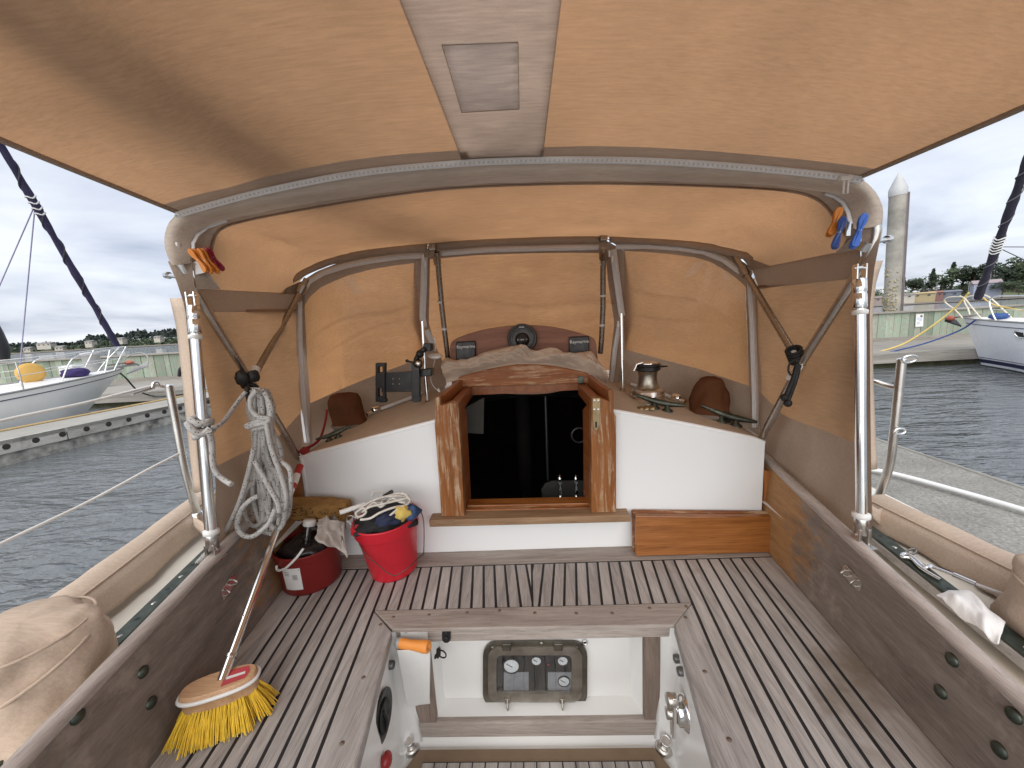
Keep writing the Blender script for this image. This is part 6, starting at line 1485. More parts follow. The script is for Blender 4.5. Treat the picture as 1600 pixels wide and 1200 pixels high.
obj('cap_rail', MB().prism([V((-32, 15.26, 1.56)), V((36, 15.26, 1.56)), V((36, 15.52, 1.56)), V((-32, 15.52, 1.56))], (0, 0, -.07)), m_dockx, bw, bevel=.01)
obj('foot_rail', MB().prism([V((-32, 15.30, .58)), V((36, 15.30, .58)), V((36, 15.30, .452)), V((-32, 15.30, .452))], (0, .06, 0)), m_dockx, bw)
obj('backing', MB().prism([V((-32, 15.43, .1)), V((36, 15.43, .1)), V((36, 15.43, 1.48)), V((-32, 15.43, 1.48))], (0, .05, 0)), m_caulk, bw)
nt_ = thing('notice', P(1436, 500, Y=15.30), 'white paper notice pinned to the green plank wall', 'sign')
q = PL([(1431, 491), (1443, 490), (1442, 510), (1430, 511)], Y=15.33); obj('sheet', MB().prism(q, (0, -.01, 0)), m_white_pl, nt_)
for k, (u, v_) in enumerate(((.3, .35), (.65, .45), (.35, .7))): c = q[0].lerp(q[1], u).lerp(q[3].lerp(q[2], u), v_)+V((0, -.012, 0)); obj('print', MB().box(c, (.09, .002, .10)), plain('faded_print', (.50, .55, .66), .6) if 'faded_print' not in bpy.data.materials else bpy.data.materials['faded_print'], nt_)
c = q[0].lerp(q[1], .8)+V((-.02, -.012, -.09)); obj('stamp', MB().lathe([(.05, 0), (0, .001)], c, (0, -1, 0), 14), m_print, nt_)
# --- piling with a pointed cap
pb_ = P(1393, 490, Y=16.2); pt_ = P(1403, 305, Y=16.2)
pl_ = thing('piling', V((pb_.x, 16.2, 0)), 'tall grey dock piling with a white pointed cap', 'piling')
m_pile = plain('streaked_piling', (.30, .285, .25), .75, .1, .35, 1.6, .3, 20); pr_ = .26
Hp = P(1403, 297, Y=16.2).z
lx = (pt_.x-pb_.x)/(pt_.z-pb_.z)
def pz(z): return V((pb_.x+lx*(z-pb_.z), 16.2, z))
obj('shaft', MB().tube([pz(-.5), pz(1), pz(3), pz(Hp)], pr_, 24), m_pile, pl_)
obj('rub_strip', MB().prism([pz(-.4)+V((pr_*.55, -pr_*.9, 0)), pz(-.4)+V((pr_*.95, -pr_*.55, 0)), pz(Hp-.15)+V((pr_*.95, -pr_*.55, 0)), pz(Hp-.15)+V((pr_*.55, -pr_*.9, 0))], (.03, -.04, 0)), plain('purple_grey_strip', (.16, .12, .125), .7), pl_)
obj('cap', MB().lathe([(pr_*1.04, -.22), (pr_*1.06, -.2), (pr_*1.06, .05), (pr_*.45, .42), (.02, .62), (0, .62)], pz(Hp), (lx, 0, 1), 24), plain('white_cap', (.46, .465, .47), .6, 0, .08, 4), pl_)
mb = MB(); random.seed(8)
for k in range(260):
    a = random.uniform(2.6, 4.6); z = random.uniform(1.2, 3.2)
    if random.random() > (3.3-z)/2: continue
    c = pz(z)+V((pr_*math.cos(a), pr_*math.sin(a), 0)); mb.ball(c, random.uniform(.02, .05), 5, 3)
o = obj('barnacle_crust', mb, plain('yellow_lichen', (.33, .28, .17), .95, 0, .3, 6), pl_); o['kind'] = 'stuff'
# --- left finger dock
ld = thing('finger_dock', (-9.6, 8, 0), 'grey finger dock on the left with a timber side board full of round holes', 'dock')
n0, n1_ = P(-40, 698, Z=.45), P(260, 635, Z=.45); dl = (n1_-n0).normalized(); ql = V((-dl.y, dl.x, 0))     # near edge; ql points away from us
n0 = n0-dl*8; LenD = (V((n0.x, n0.y, 0))-V((n1_.x, n1_.y, 0))).length; endf = (WK0-.02-n0.y)/dl.y
e1_ = n0+dl*endf; wdt = 1.25
obj('deck', MB().prism([n0, e1_, e1_+ql*wdt, n0+ql*wdt], (0, 0, -.08)), plain('pale_dock_deck', (.34, .325, .29), .9, 0, .15, 1.2, .3, 40), ld)
obj('float', MB().prism([n0+ql*.07+V((0, 0, -.2)), e1_+ql*.07+V((0, 0, -.2)), e1_+ql*(wdt-.1)+V((0, 0, -.2)), n0+ql*(wdt-.1)+V((0, 0, -.2))], (0, 0, -.6)), m_conc2, ld)
T_ = (e1_-n0).length; k = 0; s = 0.0
m_waler = wood('weathered_side_board', ((.22, .21, .19), (.40, .385, .35), (.55, .53, .49)), 'y', .25, .9, .4, blotch=((.22, .20, .17), 1.6, .60), rnd_amt=.15)
while s < T_:
    L_ = min(3.05, T_-s); a, b_ = n0+dl*(s+.01), n0+dl*(s+L_-.01); obj('side_board', MB().prism([a+V((0, 0, .005)), b_+V((0, 0, .005)), b_+V((0, 0, -.235)), a+V((0, 0, -.235))], ql*.065), m_waler, ld, bevel=.008); s += 3.05
nh = int(T_/.37)
for k in range(nh):
    c = n0+dl*(.2+.37*k)+V((0, 0, -.115))-ql*.002; obj('bolt_hole', MB().lathe([(.052, .0), (.048, -.012), (.026, -.012), (.024, .004), (0, .005)], c, -ql, 18, sm=False), plain('dark_bolt_hole', (.030, .024, .020), .8) if 'dark_bolt_hole' not in bpy.data.materials else bpy.data.materials['dark_bolt_hole'], ld)
obj('edge_line', MB().tube([n0+ql*(wdt-.1)+V((0, 0, .02)), e1_+ql*(wdt-.1)+V((0, 0, .02))], .022, 8), plain('tan_rope', (.50, .36, .17), .9), ld)
# black bow line and power lead on the walkway
o = obj('dock_ring', MB().tube(smooth(PL([(280, 588), (282, 576), (290, 573), (296, 576), (296, 588)], Y=14.6), 4), .06, 8), m_black); tag(o, 'black metal hoop standing on the walkway near the green wall', 'hoop')

# --- neighbouring boats
def hull_boat(name, tip, az, Lb, beam, sheer_aft, label, stripe, stem_rake, mats, boot=None, freeb=None):
    """hull lofted from bow tip backwards; az = heading of the bow in the ground plane"""
    f = V((math.sin(az), math.cos(az), 0)); s = V((f.y, -f.x, 0)); t = thing(name, V((tip.x, tip.y, 0))-f*Lb*.5, label, 'boat', 'neighbouring sailing boats')
    secs = []; n = 22
    for i in range(n+1):
        u = i/n; d = Lb*u
        hb = beam/2*math.sin(math.pi/2*min(1, (u/.52)))**.85*(1-.18*max(0, (u-.6)/.4)) if u > 0 else .012
        zz_ = lerp(tip.z, sheer_aft, min(1, u*1.6)**.8)
        row = []
        for side in (-1, 1):
            r = []
            for j in range(9):
                w_ = j/8; z = lerp(zz_, -.15, w_)
                back = stem_rake*w_*max(0, 1-u*4)
                hw = hb*(1-.22*w_**2.2)*(1-max(0, 1-u*5)*w_*.55)
                r.append(V((tip.x, tip.y, 0))-f*(d+back)+s*(side*hw)+V((0, 0, z)))
            row.append(r)
        secs.append(row)
    for k in range(2):
        mb = MB().grid([sec[k] for sec in secs]); obj('topside', mb, mats[0], t)
    mb = MB().grid([[sec[0][0]+V((0, 0, .0)), (sec[0][0]+sec[1][0])/2+V((0, 0, .05)), sec[1][0]] for sec in secs]); obj('deck', mb, mats[1], t)
    for k in range(2): obj('toe_rail', MB().tube([sec[k][0]+V((0, 0, .012)) for sec in secs], .022, 8), mats[2], t)
    for k in range(2):
        zs_ = [sec[k][0].lerp(sec[k][1], .75)+s*((-1 if k == 0 else 1)*.006) for sec in secs[:]]; obj('cove_stripe', MB().tube(zs_, .010, 6), stripe, t)
    if boot:
        for k in range(2):
            def bp(sec, z):
                r = sec[k]
                for a, b_ in zip(r, r[1:]):
                    if a.z >= z >= b_.z: return a.lerp(b_, (a.z-z)/(a.z-b_.z))+s*((-1 if k == 0 else 1)*.008)-f*(-.0)
                return r[-1]
            for z0, z1, m_ in boot: obj('boot_stripe', MB().grid([[bp(sec, z0), bp(sec, z1)] for sec in secs]), m_, t)
    obj('transom', MB().add([q for q in secs[-1][0]]+[q for q in reversed(secs[-1][1])], [list(range(18))]), mats[0], t)
    return t, f, s, secs
m_hullL = plain('cream_white_hull', (.80, .79, .75), .35, 0, .05, 1.2, coat=.2); m_hullR = plain('cool_white_hull', (.76, .78, .83), .3, 0, .03, 1.2, coat=.3)
m_deckw = plain('white_deck', (.80, .80, .78), .5, 0, .05, 2); m_grey = plain('grey_aluminium', (.35, .34, .33), .5, .6); m_navy = plain('navy_stripe', (.015, .018, .06), .4); m_bottom = plain('dark_antifouling', (.012, .012, .016), .8)
tipL = P(192, 576, X=-11.75)
boatL, fL, sL, secL = hull_boat('sailing_boat', tipL, math.radians(4), 9.8, 3.0, .98, 'white sailing boat moored beyond the left finger dock, bow to the walkway', m_navy, 1.5, (m_hullL, m_deckw, m_grey))
def BL(d, s_, z): return V((tipL.x, tipL.y, 0))-fL*d+sL*s_+V((0, 0, z))
# her cabin, pulpit, stanchions, anchor, roller, mast
mb = MB(); rows = []
for d, hw, h in ((2.9, .30, 0.0), (3.2, .55, .22), (3.7, .72, .36), (4.6, .82, .46), (6.8, .85, .48), (7.0, .8, .05)):
    z0 = 1.15
    rows.append([BL(d, -hw*1.06, z0-.05), BL(d, -hw, z0+h*.75), BL(d, -hw*.8, z0+h*.97), BL(d, 0, z0+h*1.08), BL(d, hw*.8, z0+h*.97), BL(d, hw, z0+h*.75), BL(d, hw*1.06, z0-.05)])
mb.grid(rows); obj('cabin', mb, m_deckw, boatL)
for d in (4.15, 5.0, 5.8): obj('porthole', MB().lathe([(.10, 0), (.10, .03), (.07, .035), (.07, .02), (0, .02)], BL(d, .86, 1.40), sL+V((0, 0, .2)), 20), m_black, boatL)
def rail(par, pts, r=.016, m_=m_chrome, nm='pulpit_rail'): obj(nm, MB().tube(smooth(pts, 5), r, 8), m_, par)
def deckz(d): return lerp(tipL.z, .98, min(1, (d/9.8)*1.6)**.8)
def hwd(d): return 1.5*math.sin(math.pi/2*min(1, (d/9.8)/.52))**.85
for sg in (-1, 1):
    rail(boatL, [BL(-.18, 0, deckz(0)+.62), BL(.1, sg*.16, deckz(0)+.62), BL(.7, sg*.36, deckz(.7)+.60), BL(1.35, sg*.52, deckz(1.3)+.56), BL(1.6, sg*.56, deckz(1.6)+.4), BL(1.85, sg*.60, deckz(1.9))])
    rail(boatL, [BL(-.12, sg*.10, deckz(0)+.62), BL(.2, sg*.20, deckz(.2)+.3), BL(.45, sg*.26, deckz(.4))]); rail(boatL, [BL(.42, sg*.26, deckz(.4)+.61), BL(.75, sg*.36, deckz(.8))])
    rail(boatL, [BL(.0, sg*.12, deckz(0)+.32), BL(.8, sg*.36, deckz(.8)+.31), BL(1.6, sg*.55, deckz(1.6)+.28)], .010)
    for d in (2.9, 4.4, 6.0): rail(boatL, [BL(d, sg*hwd(d)*.97, deckz(d)), BL(d, sg*hwd(d)*.97, deckz(d)+.35), BL(d, sg*hwd(d)*.95, deckz(d)+.62)], .014, m_steel, 'stanchion')
    for hz in (.60, .32): rail(boatL, [BL(1.4, sg*.52, deckz(1.4)+hz)]+[BL(d, sg*hwd(d)*.95, deckz(d)+hz) for d in (2.9, 4.4, 6.0, 8.0)], .008, m_ll, 'lifeline')
# anchor on its roller
an = thing('anchor', BL(-.25, 0, deckz(0)), 'grey anchor on the bow roller of the left boat', 'anchor')
obj('roller', MB().prism([BL(.5, -.07, deckz(0)+.06), BL(.5, .07, deckz(0)+.06), BL(-.32, .06, deckz(0)+.12), BL(-.32, -.06, deckz(0)+.12)], (0, 0, -.06)), m_grey, an)
obj('shank', MB().tube(smooth([BL(.4, 0, deckz(0)+.14), BL(-.2, 0, deckz(0)+.16), BL(-.45, 0, deckz(0)+.05)], 4), .028, 8), m_grey, an)
obj('roll_bar', MB().tube(smooth([BL(-.15, -.28, deckz(0)-.02), BL(-.35, -.26, deckz(0)+.30), BL(-.55, 0, deckz(0)+.42), BL(-.55, .24, deckz(0)+.26), BL(-.42, .28, deckz(0)-.05)], 5), .014, 8), m_grey, an)
obj('fluke', MB().prism([BL(-.05, 0, deckz(0)-.16), BL(-.55, -.20, deckz(0)+.02), BL(-.72, 0, deckz(0)+.14), BL(-.55, .20, deckz(0)+.02)], (0, 0, -.03)), m_grey, an)
obj('float', MB().ball(BL(-.15, .05, deckz(0)+.16), (.14, .08, .06), 12, 8), plain('faded_red_paint', (.45, .13, .08), .6), an)
# furled headsail (blue-purple cover) with lashing, and its lines
def furl(name, a, b_, r, mat_, lab, ties, tie_m):
    t = thing(name, a, lab, 'furled sail'); pts = [a.lerp(b_, i/40) for i in range(41)]
    obj('roll', MB().tube(pts, [r*(1+.12*math.sin(i*.9)+.08*math.sin(i*2.3)) for i in range(41)], 12), mat_, t)
    for k in ties:
        c = a.lerp(b_, k); d = (b_-a).normalized(); obj('lashing', MB().tube([c+frame_from(d) @ V((r*1.25*math.cos(x), r*1.25*math.sin(x), .02*math.sin(x*3))) for x in [2*math.pi*i/14 for i in range(14)]], .016, 6, closed=True), tie_m, t)
    hel = []
    for i in range(160): x = i*.42; hel.append(a.lerp(b_, .02+.96*i/159)+frame_from(b_-a) @ V((r*1.08*math.cos(x), r*1.08*math.sin(x), 0)))
    return t, hel
m_purp = plain('indigo_sail_cover', (.028, .023, .062), .8, 0, .25, 3); m_purp2 = plain('dark_grey_spiral', (.05, .045, .05), .8)
a = BL(.15, 0, deckz(0)+.45); bpt = P(-70, 115, X=tipL.x+.1); a2 = P(183, 540, Y=a.y)
d_ = (P(0, 225, Y=a2.y-2.2)-a2); tL, hel = furl('furled_headsail', a2, a2+d_*1.9, .068, m_purp, 'rolled headsail with an indigo cover on the forestay of the left boat', (.38, .392, .405, .418), m_white_pl)
obj('spiral', MB().tube(hel, .016, 6), m_purp2, tL)
c = a2+d_*1.9*.40
for (px, py, wd_) in ((0, 445, 'upper'), (38, 500, 'steeper')):
    q = P(px, py, Y=c.y+.2); o = obj('rigging_line', MB().tube([c, q, q+(q-c)*.8], .012, 6), plain('lilac_line', (.30, .28, .42), .7) if 'lilac_line' not in bpy.data.materials else bpy.data.materials['lilac_line']); tag(o, '%s thin lilac line led down from the indigo rolled headsail' % wd_, 'line', 'lines from the left headsail')
# dark mast foot with a sail cover at the very left
ma = P(-8, 575, X=tipL.x); t = thing('mast', V((ma.x, ma.y, 1.2)), 'dark sail-covered mast foot at the left picture edge', 'mast')
obj('spar', MB().tube([P(-8, 590, Y=ma.y), P(-40, 300, Y=ma.y), P(-75, 0, Y=ma.y)], .08, 12), m_grey, t); obj('cover', MB().tube(PL([(5, 562), (0, 545), (-8, 520), (-14, 500)], Y=ma.y-.1), [.10, .15, .12, .08], 12), m_black, t)
# orange round fender and purple bag on the left foredeck
c = P(48, 583, X=tipL.x-.2); t = thing('round_fender', c-V((0, 0, .3)), 'big round orange float on the foredeck of the left boat', 'float'); obj('disc', MB().lathe([(0, -.10), (.17, -.09), (.23, -.05), (.245, 0), (.23, .07), (.17, .12), (0, .13)], c, (.75, -.65, .05), 30), plain('ochre_cover', (.62, .37, .09), .7, 0, .06, 4), t); obj('strap', MB().tube([c+V((0, 0, -.28)), c+V((0, 0, -.42))], .02, 6), m_grey, t)
c = P(117, 583, X=tipL.x+.1); t = thing('sail_bag', c, 'dark purple bag on the foredeck of the left boat', 'bag'); obj('bag', MB().ball(c, (.30, .26, .12), 18, 10, .3, 3), plain('purple_cloth', (.035, .02, .11), .8), t)
c = P(113, 578, X=tipL.x-.4); t = thing('ventilator', c, 'white square deck box near the purple bag on the left boat', 'deck box'); obj('box', MB().box(c, (.40, .3, .25)), m_white_pl, t, bevel=.02)
for (px, py), lab in (((143, 563), 'white round power post standing on the walkway behind the left bow'),):
    c = P(px, py, Y=13.6); t = thing('power_post', V((c.x, c.y, .45)), lab, 'post'); obj('body', MB().lathe([(.26, 0), (.24, .05), (.24, 1.2), (.27, 1.22), (.27, 1.3), (0, 1.34)], V((c.x, c.y, .45)), seg=22), plain('grey_post', (.45, .45, .45), .6), t)
    obj('slot', MB().box(V((c.x, c.y-.245, 1.0)), (.05, .02, .3)), m_black, t)
o = obj('mooring_line', MB().tube(smooth([BL(.35, .2, deckz(.3)+.03), P(196, 590, Y=11.0), P(215, 610, Y=11.3), P(240, 619, Y=11.55), P(262, 619, Z=.5), P(290, 616, Z=.5)], 6), .022, 8), m_black); tag(o, 'black mooring line from the left bow down to the walkway', 'rope')
# --- right boat
tipR = P(1507, 497, X=12.8)
boatR, fR, sR, secR = hull_boat('sailing_boat', tipR, math.radians(-4), 10.5, 3.4, 1.10, 'white sailing boat with navy boot stripes moored at the right', m_navy, .62, (m_hullR, m_deckw, m_grey), [(.20, .10, m_navy), (.25, .235, m_navy), (.03, -.14, m_bottom)])
def BR(d, s_, z): return V((tipR.x, tipR.y, 0))-fR*d+sR*s_+V((0, 0, z))
def dzR(d): return lerp(tipR.z, 1.10, min(1, (d/10.5)*1.6)**.8)
def hwR(d): return 1.7*math.sin(math.pi/2*min(1, (d/10.5)/.52))**.85
m_cr = plain('cream_rail', (.66, .60, .48), .4, .2)
for sg in (-1, 1):
    rail(boatR, [BR(.05, sg*.12, dzR(0)), BR(-.1, sg*.2, dzR(0)+.25), BR(-.3, sg*.30, dzR(0)+.5), BR(-.2, sg*.33, dzR(0)+.62), BR(.15, sg*.36, dzR(0)+.62)], .02, m_cr)
    rail(boatR, [BR(.75, sg*.42, dzR(.7)), BR(.5, sg*.40, dzR(.7)+.3), BR(.25, sg*.36, dzR(0)+.55), BR(.1, sg*.34, dzR(0)+.64)], .02, m_cr)
    rail(boatR, [BR(1.2, sg*.62, dzR(1.2)), BR(1.05, sg*.58, dzR(1.2)+.25), BR(.95, sg*.55, dzR(1.2)+.52), BR(1.1, sg*.58, dzR(1.2)+.64), BR(1.8, sg*.8, dzR(1.8)+.64), BR(3.2, sg*1.2, dzR(3)+.62)], .02, m_chrome)
    for d in (2.0, 3.6): rail(boatR, [BR(d, sg*hwR(d)*.95, dzR(d)), BR(d, sg*hwR(d)*.95, dzR(d)+.64)], .015, m_steel, 'stanchion')
    rail(boatR, [BR(1.0, sg*.56, dzR(1)+.3), BR(2.0, sg*.9, dzR(2)+.3), BR(3.6, sg*1.3, dzR(3.6)+.3)], .008, m_ll, 'lifeline')
mb = MB(); rows = []
for d, hw, h in ((1.6, .2, 0), (2.1, .5, .16), (3.2, .8, .32), (6.5, 1.0, .45), (7.2, .9, .1)):
    rows.append([BR(d, -hw*1.05, dzR(d)-.05), BR(d, -hw, dzR(d)+h*.8), BR(d, 0, dzR(d)+h*1.1), BR(d, hw, dzR(d)+h*.8), BR(d, hw*1.05, dzR(d)-.05)])
mb.grid(rows); obj('cabin', mb, m_deckw, boatR)
pl = []
for k, d in enumerate((1.55, 2.05)):
    pass
q = PL([(1587, 517), (1600, 519), (1608, 521), (1608, 529), (1592, 527), (1587, 522)], X=secR[4][0][2].x-.02); obj('hull_window', MB().prism(q, (-.02, 0, 0)), m_black, boatR); obj('window_rim', MB().tube([w_+V((-.02, 0, 0)) for w_ in q], .016, 8, closed=True), m_chrome, boatR)
an = thing('anchor', BR(-.3, 0, dzR(0)), 'dark anchor with a red tip at the bow of the right boat', 'anchor')
obj('shank', MB().tube([BR(.4, 0, dzR(0)+.10), BR(-.35, 0, dzR(0)+.02)], .03, 8), m_grey, an); obj('fluke', MB().prism([BR(-.05, 0, dzR(0)-.22), BR(-.35, -.18, dzR(0)-.05), BR(-.50, 0, dzR(0)+.03), BR(-.35, .18, dzR(0)-.05)], (0, 0, -.04)), m_black, an); obj('tip', MB().ball(BR(-.30, -.06, dzR(0)+.0), (.09, .1, .08), 10, 6), plain('red_tip', (.38, .09, .06), .6), an)
c = P(1561, 494, X=tipR.x-.2); t = thing('coiled_line', c, 'blue line coiled at the rail of the right boat', 'rope'); obj('coil', MB().ball(c, (.20, .16, .09), 14, 8, .3, 2), plain('blue_line', (.03, .08, .25), .8), t)
m_dk2 = plain('navy_sail_cover', (.022, .02, .035), .8, 0, .3, 4)
a2 = P(1528, 466, Y=11.2); d_ = P(1600, 268, Y=9.6)-a2; tR, hel = furl('furled_headsail', a2, a2+d_*1.9, .082, m_dk2, 'rolled dark headsail on the forestay of the right boat', (.22, .232, .244, .256, .268, .28), m_white_pl)
obj('spiral', MB().tube(hel, .012, 5), plain('grey_spiral', (.16, .155, .17), .8), tR)
c = a2+d_*1.9*.24
for px, py, wd_ in ((1620, 386, 'upper'), (1640, 425, 'lower')):
    q = P(px, py, Y=c.y); o = obj('rigging_line', MB().tube([c, q], .010, 6), m_purp2); tag(o, '%s thin dark line led from the rolled dark headsail at the right' % wd_, 'line', 'lines from the right headsail')
m_yr = plain('yellow_rope', (.62, .46, .14), .8); m_br = plain('blue_rope', (.035, .07, .22), .8)
st_ = BR(.2, -.33, dzR(0)+.60)
o = obj('mooring_line', MB().tube(smooth([P(1514, 457, Y=st_.y), P(1490, 483, Y=11.9), P(1450, 514, Y=12.2), P(1410, 538, Y=12.4), P(1368, 551, Y=12.3), P(1340, 556, Y=12.2)], 6), .024, 8), m_yr); tag(o, 'yellow mooring line from the right boat to the walkway', 'rope')
o = obj('mooring_line', MB().tube(smooth([BR(.6, -.42, dzR(.6)), P(1500, 516, Y=11.6), P(1450, 535, Y=11.8), P(1400, 548, Y=12.0), P(1365, 555, Y=12.0)], 6), .022, 8), m_br); tag(o, 'blue mooring line from the right boat to the walkway', 'rope')
o = obj('mooring_line', MB().tube(smooth([P(1527, 458, Y=11.3), P(1550, 475, Y=11.2), P(1580, 482, Y=10.8), P(1610, 487, Y=10.2)], 5), .02, 8), m_yr); tag(o, 'yellow line running aft along the rail of the right boat', 'rope')
# ================================================================ far shores
m_flat = plain('tidal_flat', (.17, .145, .115), .95, 0, .25, .02); m_field = plain('far_meadow', (.10, .12, .055), .95, 0, .3, .012)
def far(px, D):
    """ground point at forward distance D under column px (water level)"""
    d = _f+_r*((px-800)/FPX)-_u*((500-600)/FPX); t = D/d.y; return V((d.x*t, D, 0))
def shore(px0, px1, D, depth, h, name):
    mb = MB(); rows = []; n = 50
    for i in range(n+1):
        px = lerp(px0, px1, i/n); a = far(px, D); dr = V((a.x, a.y, 0)).normalized()
        k = noise.noise(V((px*.012, D*.01, 2))); e = a+dr*(12*k)
        hh = h*(.7+.5*noise.noise(V((px*.009, 5, D*.01))))
        rows.append([e+V((0, 0, -.3)), e+dr*depth*.12+V((0, 0, .5)), e+dr*depth*.4+V((0, 0, hh*.25)), e+dr*depth*.75+V((0, 0, hh*.8)), e+dr*depth*1.2+V((0, 0, hh))])
    mb.grid(rows); return mb, rows
mbL, rowsL = shore(-260, 420, 330, 120, 7, 'hill'); struct('hill', mbL, m_field)
mbF = MB(); mbF.grid([[far(lerp(-260, 420, i/30), 285+18*noise.noise(V((i*.3, 0, 1))))+V((0, 0, .25)), far(lerp(-260, 420, i/30), 352)+V((0, 0, .9))] for i in range(31)]); struct('mudflat', mbF, m_flat)
mbR, rowsR = shore(1280, 1900, 190, 90, 8, 'hill'); struct('hill', mbR, m_field)
mbF = MB(); mbF.grid([[far(lerp(1280, 1900, i/30), 165+8*noise.noise(V((i*.4, 0, 7))))+V((0, 0, .2)), far(lerp(1280, 1900, i/30), 205)+V((0, 0, .9))] for i in range(31)]); struct('mudflat', mbF, m_flat)
mbM, _x = shore(400, 1300, 420, 150, 6, 'hill'); struct('hill', mbM, m_field)
def leafmat(nm, c): return plain(nm, c, .8, 0, .45, .35)
m_leafs = [leafmat('far_conifer', (.034, .050, .042)), leafmat('far_broadleaf', (.06, .082, .05)), leafmat('near_shore_foliage', (.045, .068, .028)), leafmat('dark_shore_foliage', (.022, .036, .018))]  # far greens lightened in place of distance haze
m_bark = plain('bark', (.09, .07, .05), .9, 0, .3, 2)
def leafy(mb, c, r, n, size, cone=False):
    for k in range(n):
        while True:
            d = V((random.uniform(-1, 1), random.uniform(-1, 1), random.uniform(-1, 1)))
            if d.length < 1: break
        if not cone:
            d = d*(.55+.45*random.random()) if d.length > .3 else d
            lump = 1+.35*noise.noise(d*2.2+c*.13); q = c+V((d.x*r[0], d.y*r[1], d.z*r[2]))*lump
        else:
            t = random.random()**.8; ww = (1-t)*(.7+.3*random.random()); a = random.uniform(0, 6.28); lay = 1+.3*math.sin(t*22); q = c+V((r[0]*ww*lay*math.cos(a), r[1]*ww*lay*math.sin(a), r[2]*(t*2-1)))
        u = V((random.gauss(0, 1), random.gauss(0, 1), random.gauss(0, 1))).normalized(); w_ = u.orthogonal().normalized(); s = size*random.uniform(.5, 1.3)
        mb.add([q-u*s-w_*s*.6, q+u*s-w_*s*.5, q+u*s*.8+w_*s*.6, q-u*s*.7+w_*s*.6], [(0, 1, 2, 3)])
random.seed(31)
# left: a far wood read as one mass: a dark conifer ridge and paler broadleaf below it
mb = MB(); mb2 = MB()
for i in range(620):
    px = random.uniform(-200, 400); D = random.uniform(395, 470); a = far(px, D); ridge = 7+4*noise.noise(V((px*.016, 3, 0)))+(5 if px > 128 else 0)+(1 if px > 200 else 0)
    h = random.uniform(4, 7); leafy(mb, V((a.x, a.y, max(3, ridge*random.uniform(.75, 1.05)))), (3.0, 3.0, h*.6), 26, 1.2, True)
for i in range(420):
    px = random.uniform(-200, 400); D = random.uniform(345, 400); a = far(px, D); leafy(mb2, V((a.x, a.y, random.uniform(2, 6.5 if px > 150 else 4))), (5, 5, 2), 26, .9)
o = obj('far_wood', mb, m_leafs[0], None, recalc=False); tag(o, 'dark conifer wood along the far left shore', 'wood', None, 'stuff')
o = obj('far_bushes', mb2, m_leafs[1], None, recalc=False); tag(o, 'paler green bushes below the far left wood', 'bushes', None, 'stuff')
mb = MB()
for i in range(160):
    px = random.uniform(400, 1290); D = random.uniform(470, 560); a = far(px, D); leafy(mb, V((a.x, a.y, random.uniform(4, 10))), (4, 4, 6), 16, 1.4)
o = obj('far_wood', mb, m_leafs[0], None, recalc=False); tag(o, 'far wood beyond the dodger, hidden by the boat', 'wood', None, 'stuff')
# houses on the far shores
def house(px, py, D, w_, h, dp, mw, mr, lab, rot=0):
    q = P(px, py, Y=D); c = V((q.x, D, q.z)); t = thing('house', c, lab, 'house', 'houses on the far shore'); ca, sa = math.cos(rot), math.sin(rot)
    def T(x, y, z): return c+V((x*ca-y*sa, x*sa+y*ca, z))
    obj('wall', MB().prism([T(-w_/2, 0, -3), T(w_/2, 0, -3), T(w_/2, dp, -3), T(-w_/2, dp, -3)], (0, 0, h+3)), mw, t)
    obj('roof', MB().add([T(-w_/2-.4, -.5, h), T(w_/2+.4, -.5, h), T(w_/2+.4, dp/2, h+h*.45), T(-w_/2-.4, dp/2, h+h*.45), T(-w_/2-.4, dp+.5, h), T(w_/2+.4, dp+.5, h)], [(0, 1, 2, 3), (3, 2, 5, 4), (0, 3, 4), (1, 5, 2)]), mr, t)
    n = max(2, int(w_/3.5))
    for i in range(n): 
        x = -w_/2+w_*(i+.5)/n; wdw = obj('window', MB().box(T(x, -.05, h*.5), (w_/n*.5, .1, h*.35)), bpy.data.materials.get('far_window') or plain('far_window', (.05, .06, .08), .2), t)
def pm(nm, c): return bpy.data.materials.get(nm) or plain(nm, c, .8, 0, .06, .3)
cw_, gr_, yl, rd_, bl_, pk_ = pm('pale_siding', (.42, .40, .35)), pm('grey_roof', (.22, .21, .21)), pm('yellow_siding', (.36, .30, .18)), pm('red_siding', (.22, .12, .11)), pm('blue_siding', (.16, .18, .22)), pm('pink_siding', (.26, .21, .20))
for px, py, w_, h, lab in ((42, 549, 8, 4, 'cream house low on the far left shore at the left end'), (68, 541, 16, 3.5, 'long pale house halfway up the far left shore'), (92, 547, 9, 4, 'pale yellow house at the foot of the far left shore'), (138, 538, 8, 3.5, 'small white house in the far left wood near the bow rail'), (185, 533, 9, 3.2, 'white house up among the far left conifers'), (245, 530, 7, 3, 'small pale house among trees near the left pole')):
    house(px, py, 345, w_*.7, h*.7, 6, cw_, gr_, lab, .2)
for px, py, D, w_, h, m1, m2, lab, ro in ((1368, 471, 190, 7, 3.2, pk_, pk_, 'pinkish shed on the right shore beside the piling', -.5), (1415, 466, 188, 10, 3, cw_, gr_, 'white building on the right shore just right of the piling', -.5), (1444, 464, 190, 12, 3.2, yl, pm('yellow_roof', (.40, .31, .17)), 'long yellow building on the right shore', -.5), (1464, 463, 190, 6.5, 3.6, rd_, pm('red_roof', (.26, .12, .10)), 'red building between the yellow and the blue one on the right shore', -.5), (1485, 462, 190, 11, 3.6, bl_, bl_, 'blue building on the right shore', -.5), (1542, 455, 170, 12, 6.5, pm('blue_grey_siding', (.30, .33, .42)), pm('mauve_roof', (.30, .25, .26)), 'large blue-grey house above the right boat', -.6), (1352, 466, 195, 8, 3, cw_, gr_, 'white shed far right behind the pole', -.5)):
    house(px, py, D, w_*.62, h*.5, 5, m1, m2, lab, ro)
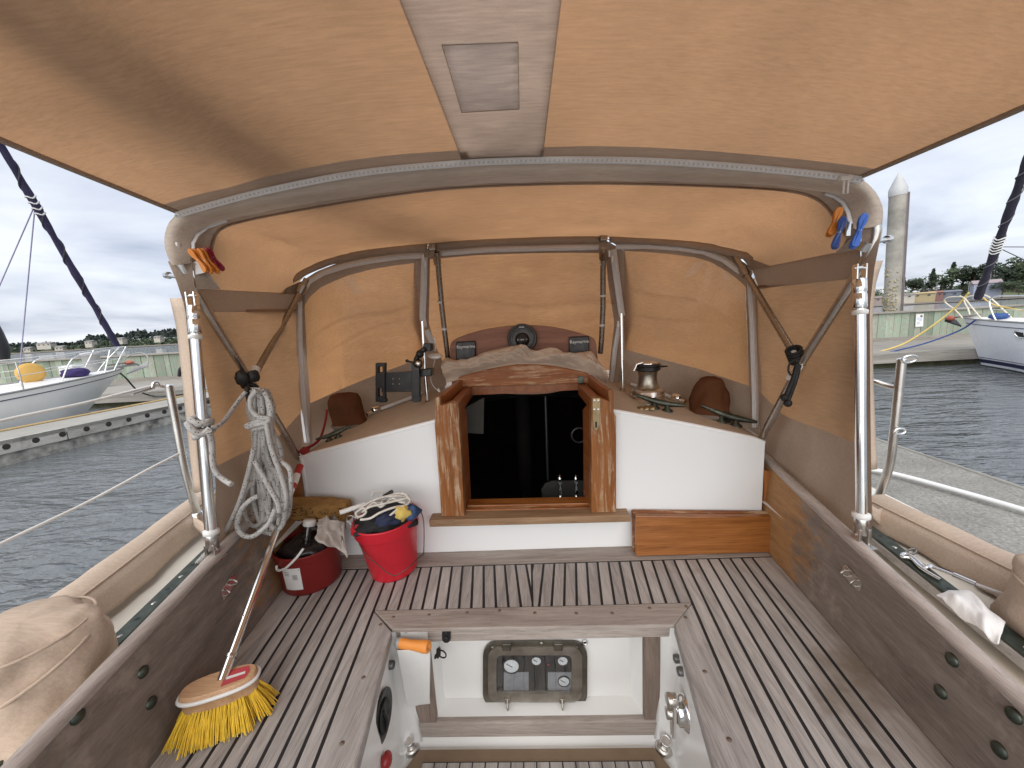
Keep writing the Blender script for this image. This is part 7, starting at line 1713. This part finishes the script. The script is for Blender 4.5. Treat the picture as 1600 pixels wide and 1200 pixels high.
# shore trees on the right, each its own
random.seed(77)
def tree(px, pyb, D, h, r, kind, lab):
    q = P(px, pyb, Y=D); t = thing('shore_tree', V((q.x, D, q.z)), lab, 'tree', 'trees on the right shore')
    b = V((q.x, D, q.z)); obj('trunk', MB().tube([b+V((0, 0, -2)), b+V((.1, 0, h*.4)), b+V((0, .1, h*.75))], [h*.04, h*.03, h*.012], 7), m_bark, t)
    mb = MB()
    if kind == 0: leafy(mb, b+V((0, 0, h*.56)), (r, r, h*.47), 420, h*.045, True)
    else:
        for k in range(7):
            a = random.uniform(0, 6.28); c = b+V((r*.5*math.cos(a), r*.5*math.sin(a), h*(.25+.55*random.random()))); leafy(mb, c, (r*.55, r*.55, h*.24), 110, h*.05)
    obj('crown', mb, m_leafs[3 if kind == 0 else 2] if random.random() < .7 else m_leafs[3], t, recalc=False)
TR = [(1366, 466, 215, 5, 4, 1, 'leftmost low round tree on the right shore'), (1410, 460, 215, 9, 3, 0, 'small conifer right beside the piling'), (1424, 460, 215, 10, 5, 1, 'dark round tree just right of the piling'), (1441, 458, 225, 9, 6, 1, 'spreading tree behind the yellow building'), (1455, 456, 222, 12, 3.2, 0, 'pointed conifer behind the yellow building'), (1470, 455, 222, 12, 7, 1, 'broad tree behind the red building'), (1486, 453, 222, 14, 4.5, 0, 'tallest conifer behind the blue building'), (1503, 452, 220, 13, 7, 1, 'broad tree right of the tallest conifer'), (1520, 450, 215, 13, 6, 1, 'round tree left of the rolled dark sail'), (1548, 448, 205, 15, 5.5, 0, 'dark pine above the blue-grey house'), (1570, 450, 190, 12, 6, 1, 'large leafy tree right of the blue-grey house'), (1585, 448, 185, 15, 7, 1, 'tall leafy tree near the right picture edge'), (1602, 450, 175, 14, 7, 1, 'tree at the right picture edge'), (1566, 458, 165, 5, 5, 1, 'low bush below the large leafy tree'), (1592, 456, 160, 5, 5, 1, 'low bush near the right picture edge')]
for a in TR: tree(*a)
for px, lab in ((1462, 'thin grey lamp post on the right shore by the red building'), (1512, 'thin grey lamp post on the right shore left of the dark sail')):
    q = P(px, 462, Y=185); t = thing('lamp_post', V((q.x, q.y, q.z)), lab, 'lamp post', 'lamp posts on the right shore'); obj('pole', MB().tube([q, q+V((0, 0, 6))], .12, 6), m_grey, t); obj('lamp_head', MB().box(q+V((.4, 0, 6)), (1.0, .4, .2)), m_grey, t)

mb = MB(); random.seed(55)
for i in range(380):
    px = random.uniform(1335, 1660); D = random.uniform(225, 255); a = far(px, D); hh = 4.5+max(0, px-1420)*.055+1.5*noise.noise(V((px*.03, 1, 1)))
    leafy(mb, V((a.x, a.y, random.uniform(1.5, max(2, hh)))), (4, 4, 2.2), 26, .8)
o = obj('far_bushes', mb, m_leafs[2], None, recalc=False); tag(o, 'low wooded slope behind the buildings on the right shore', 'bushes', None, 'stuff')
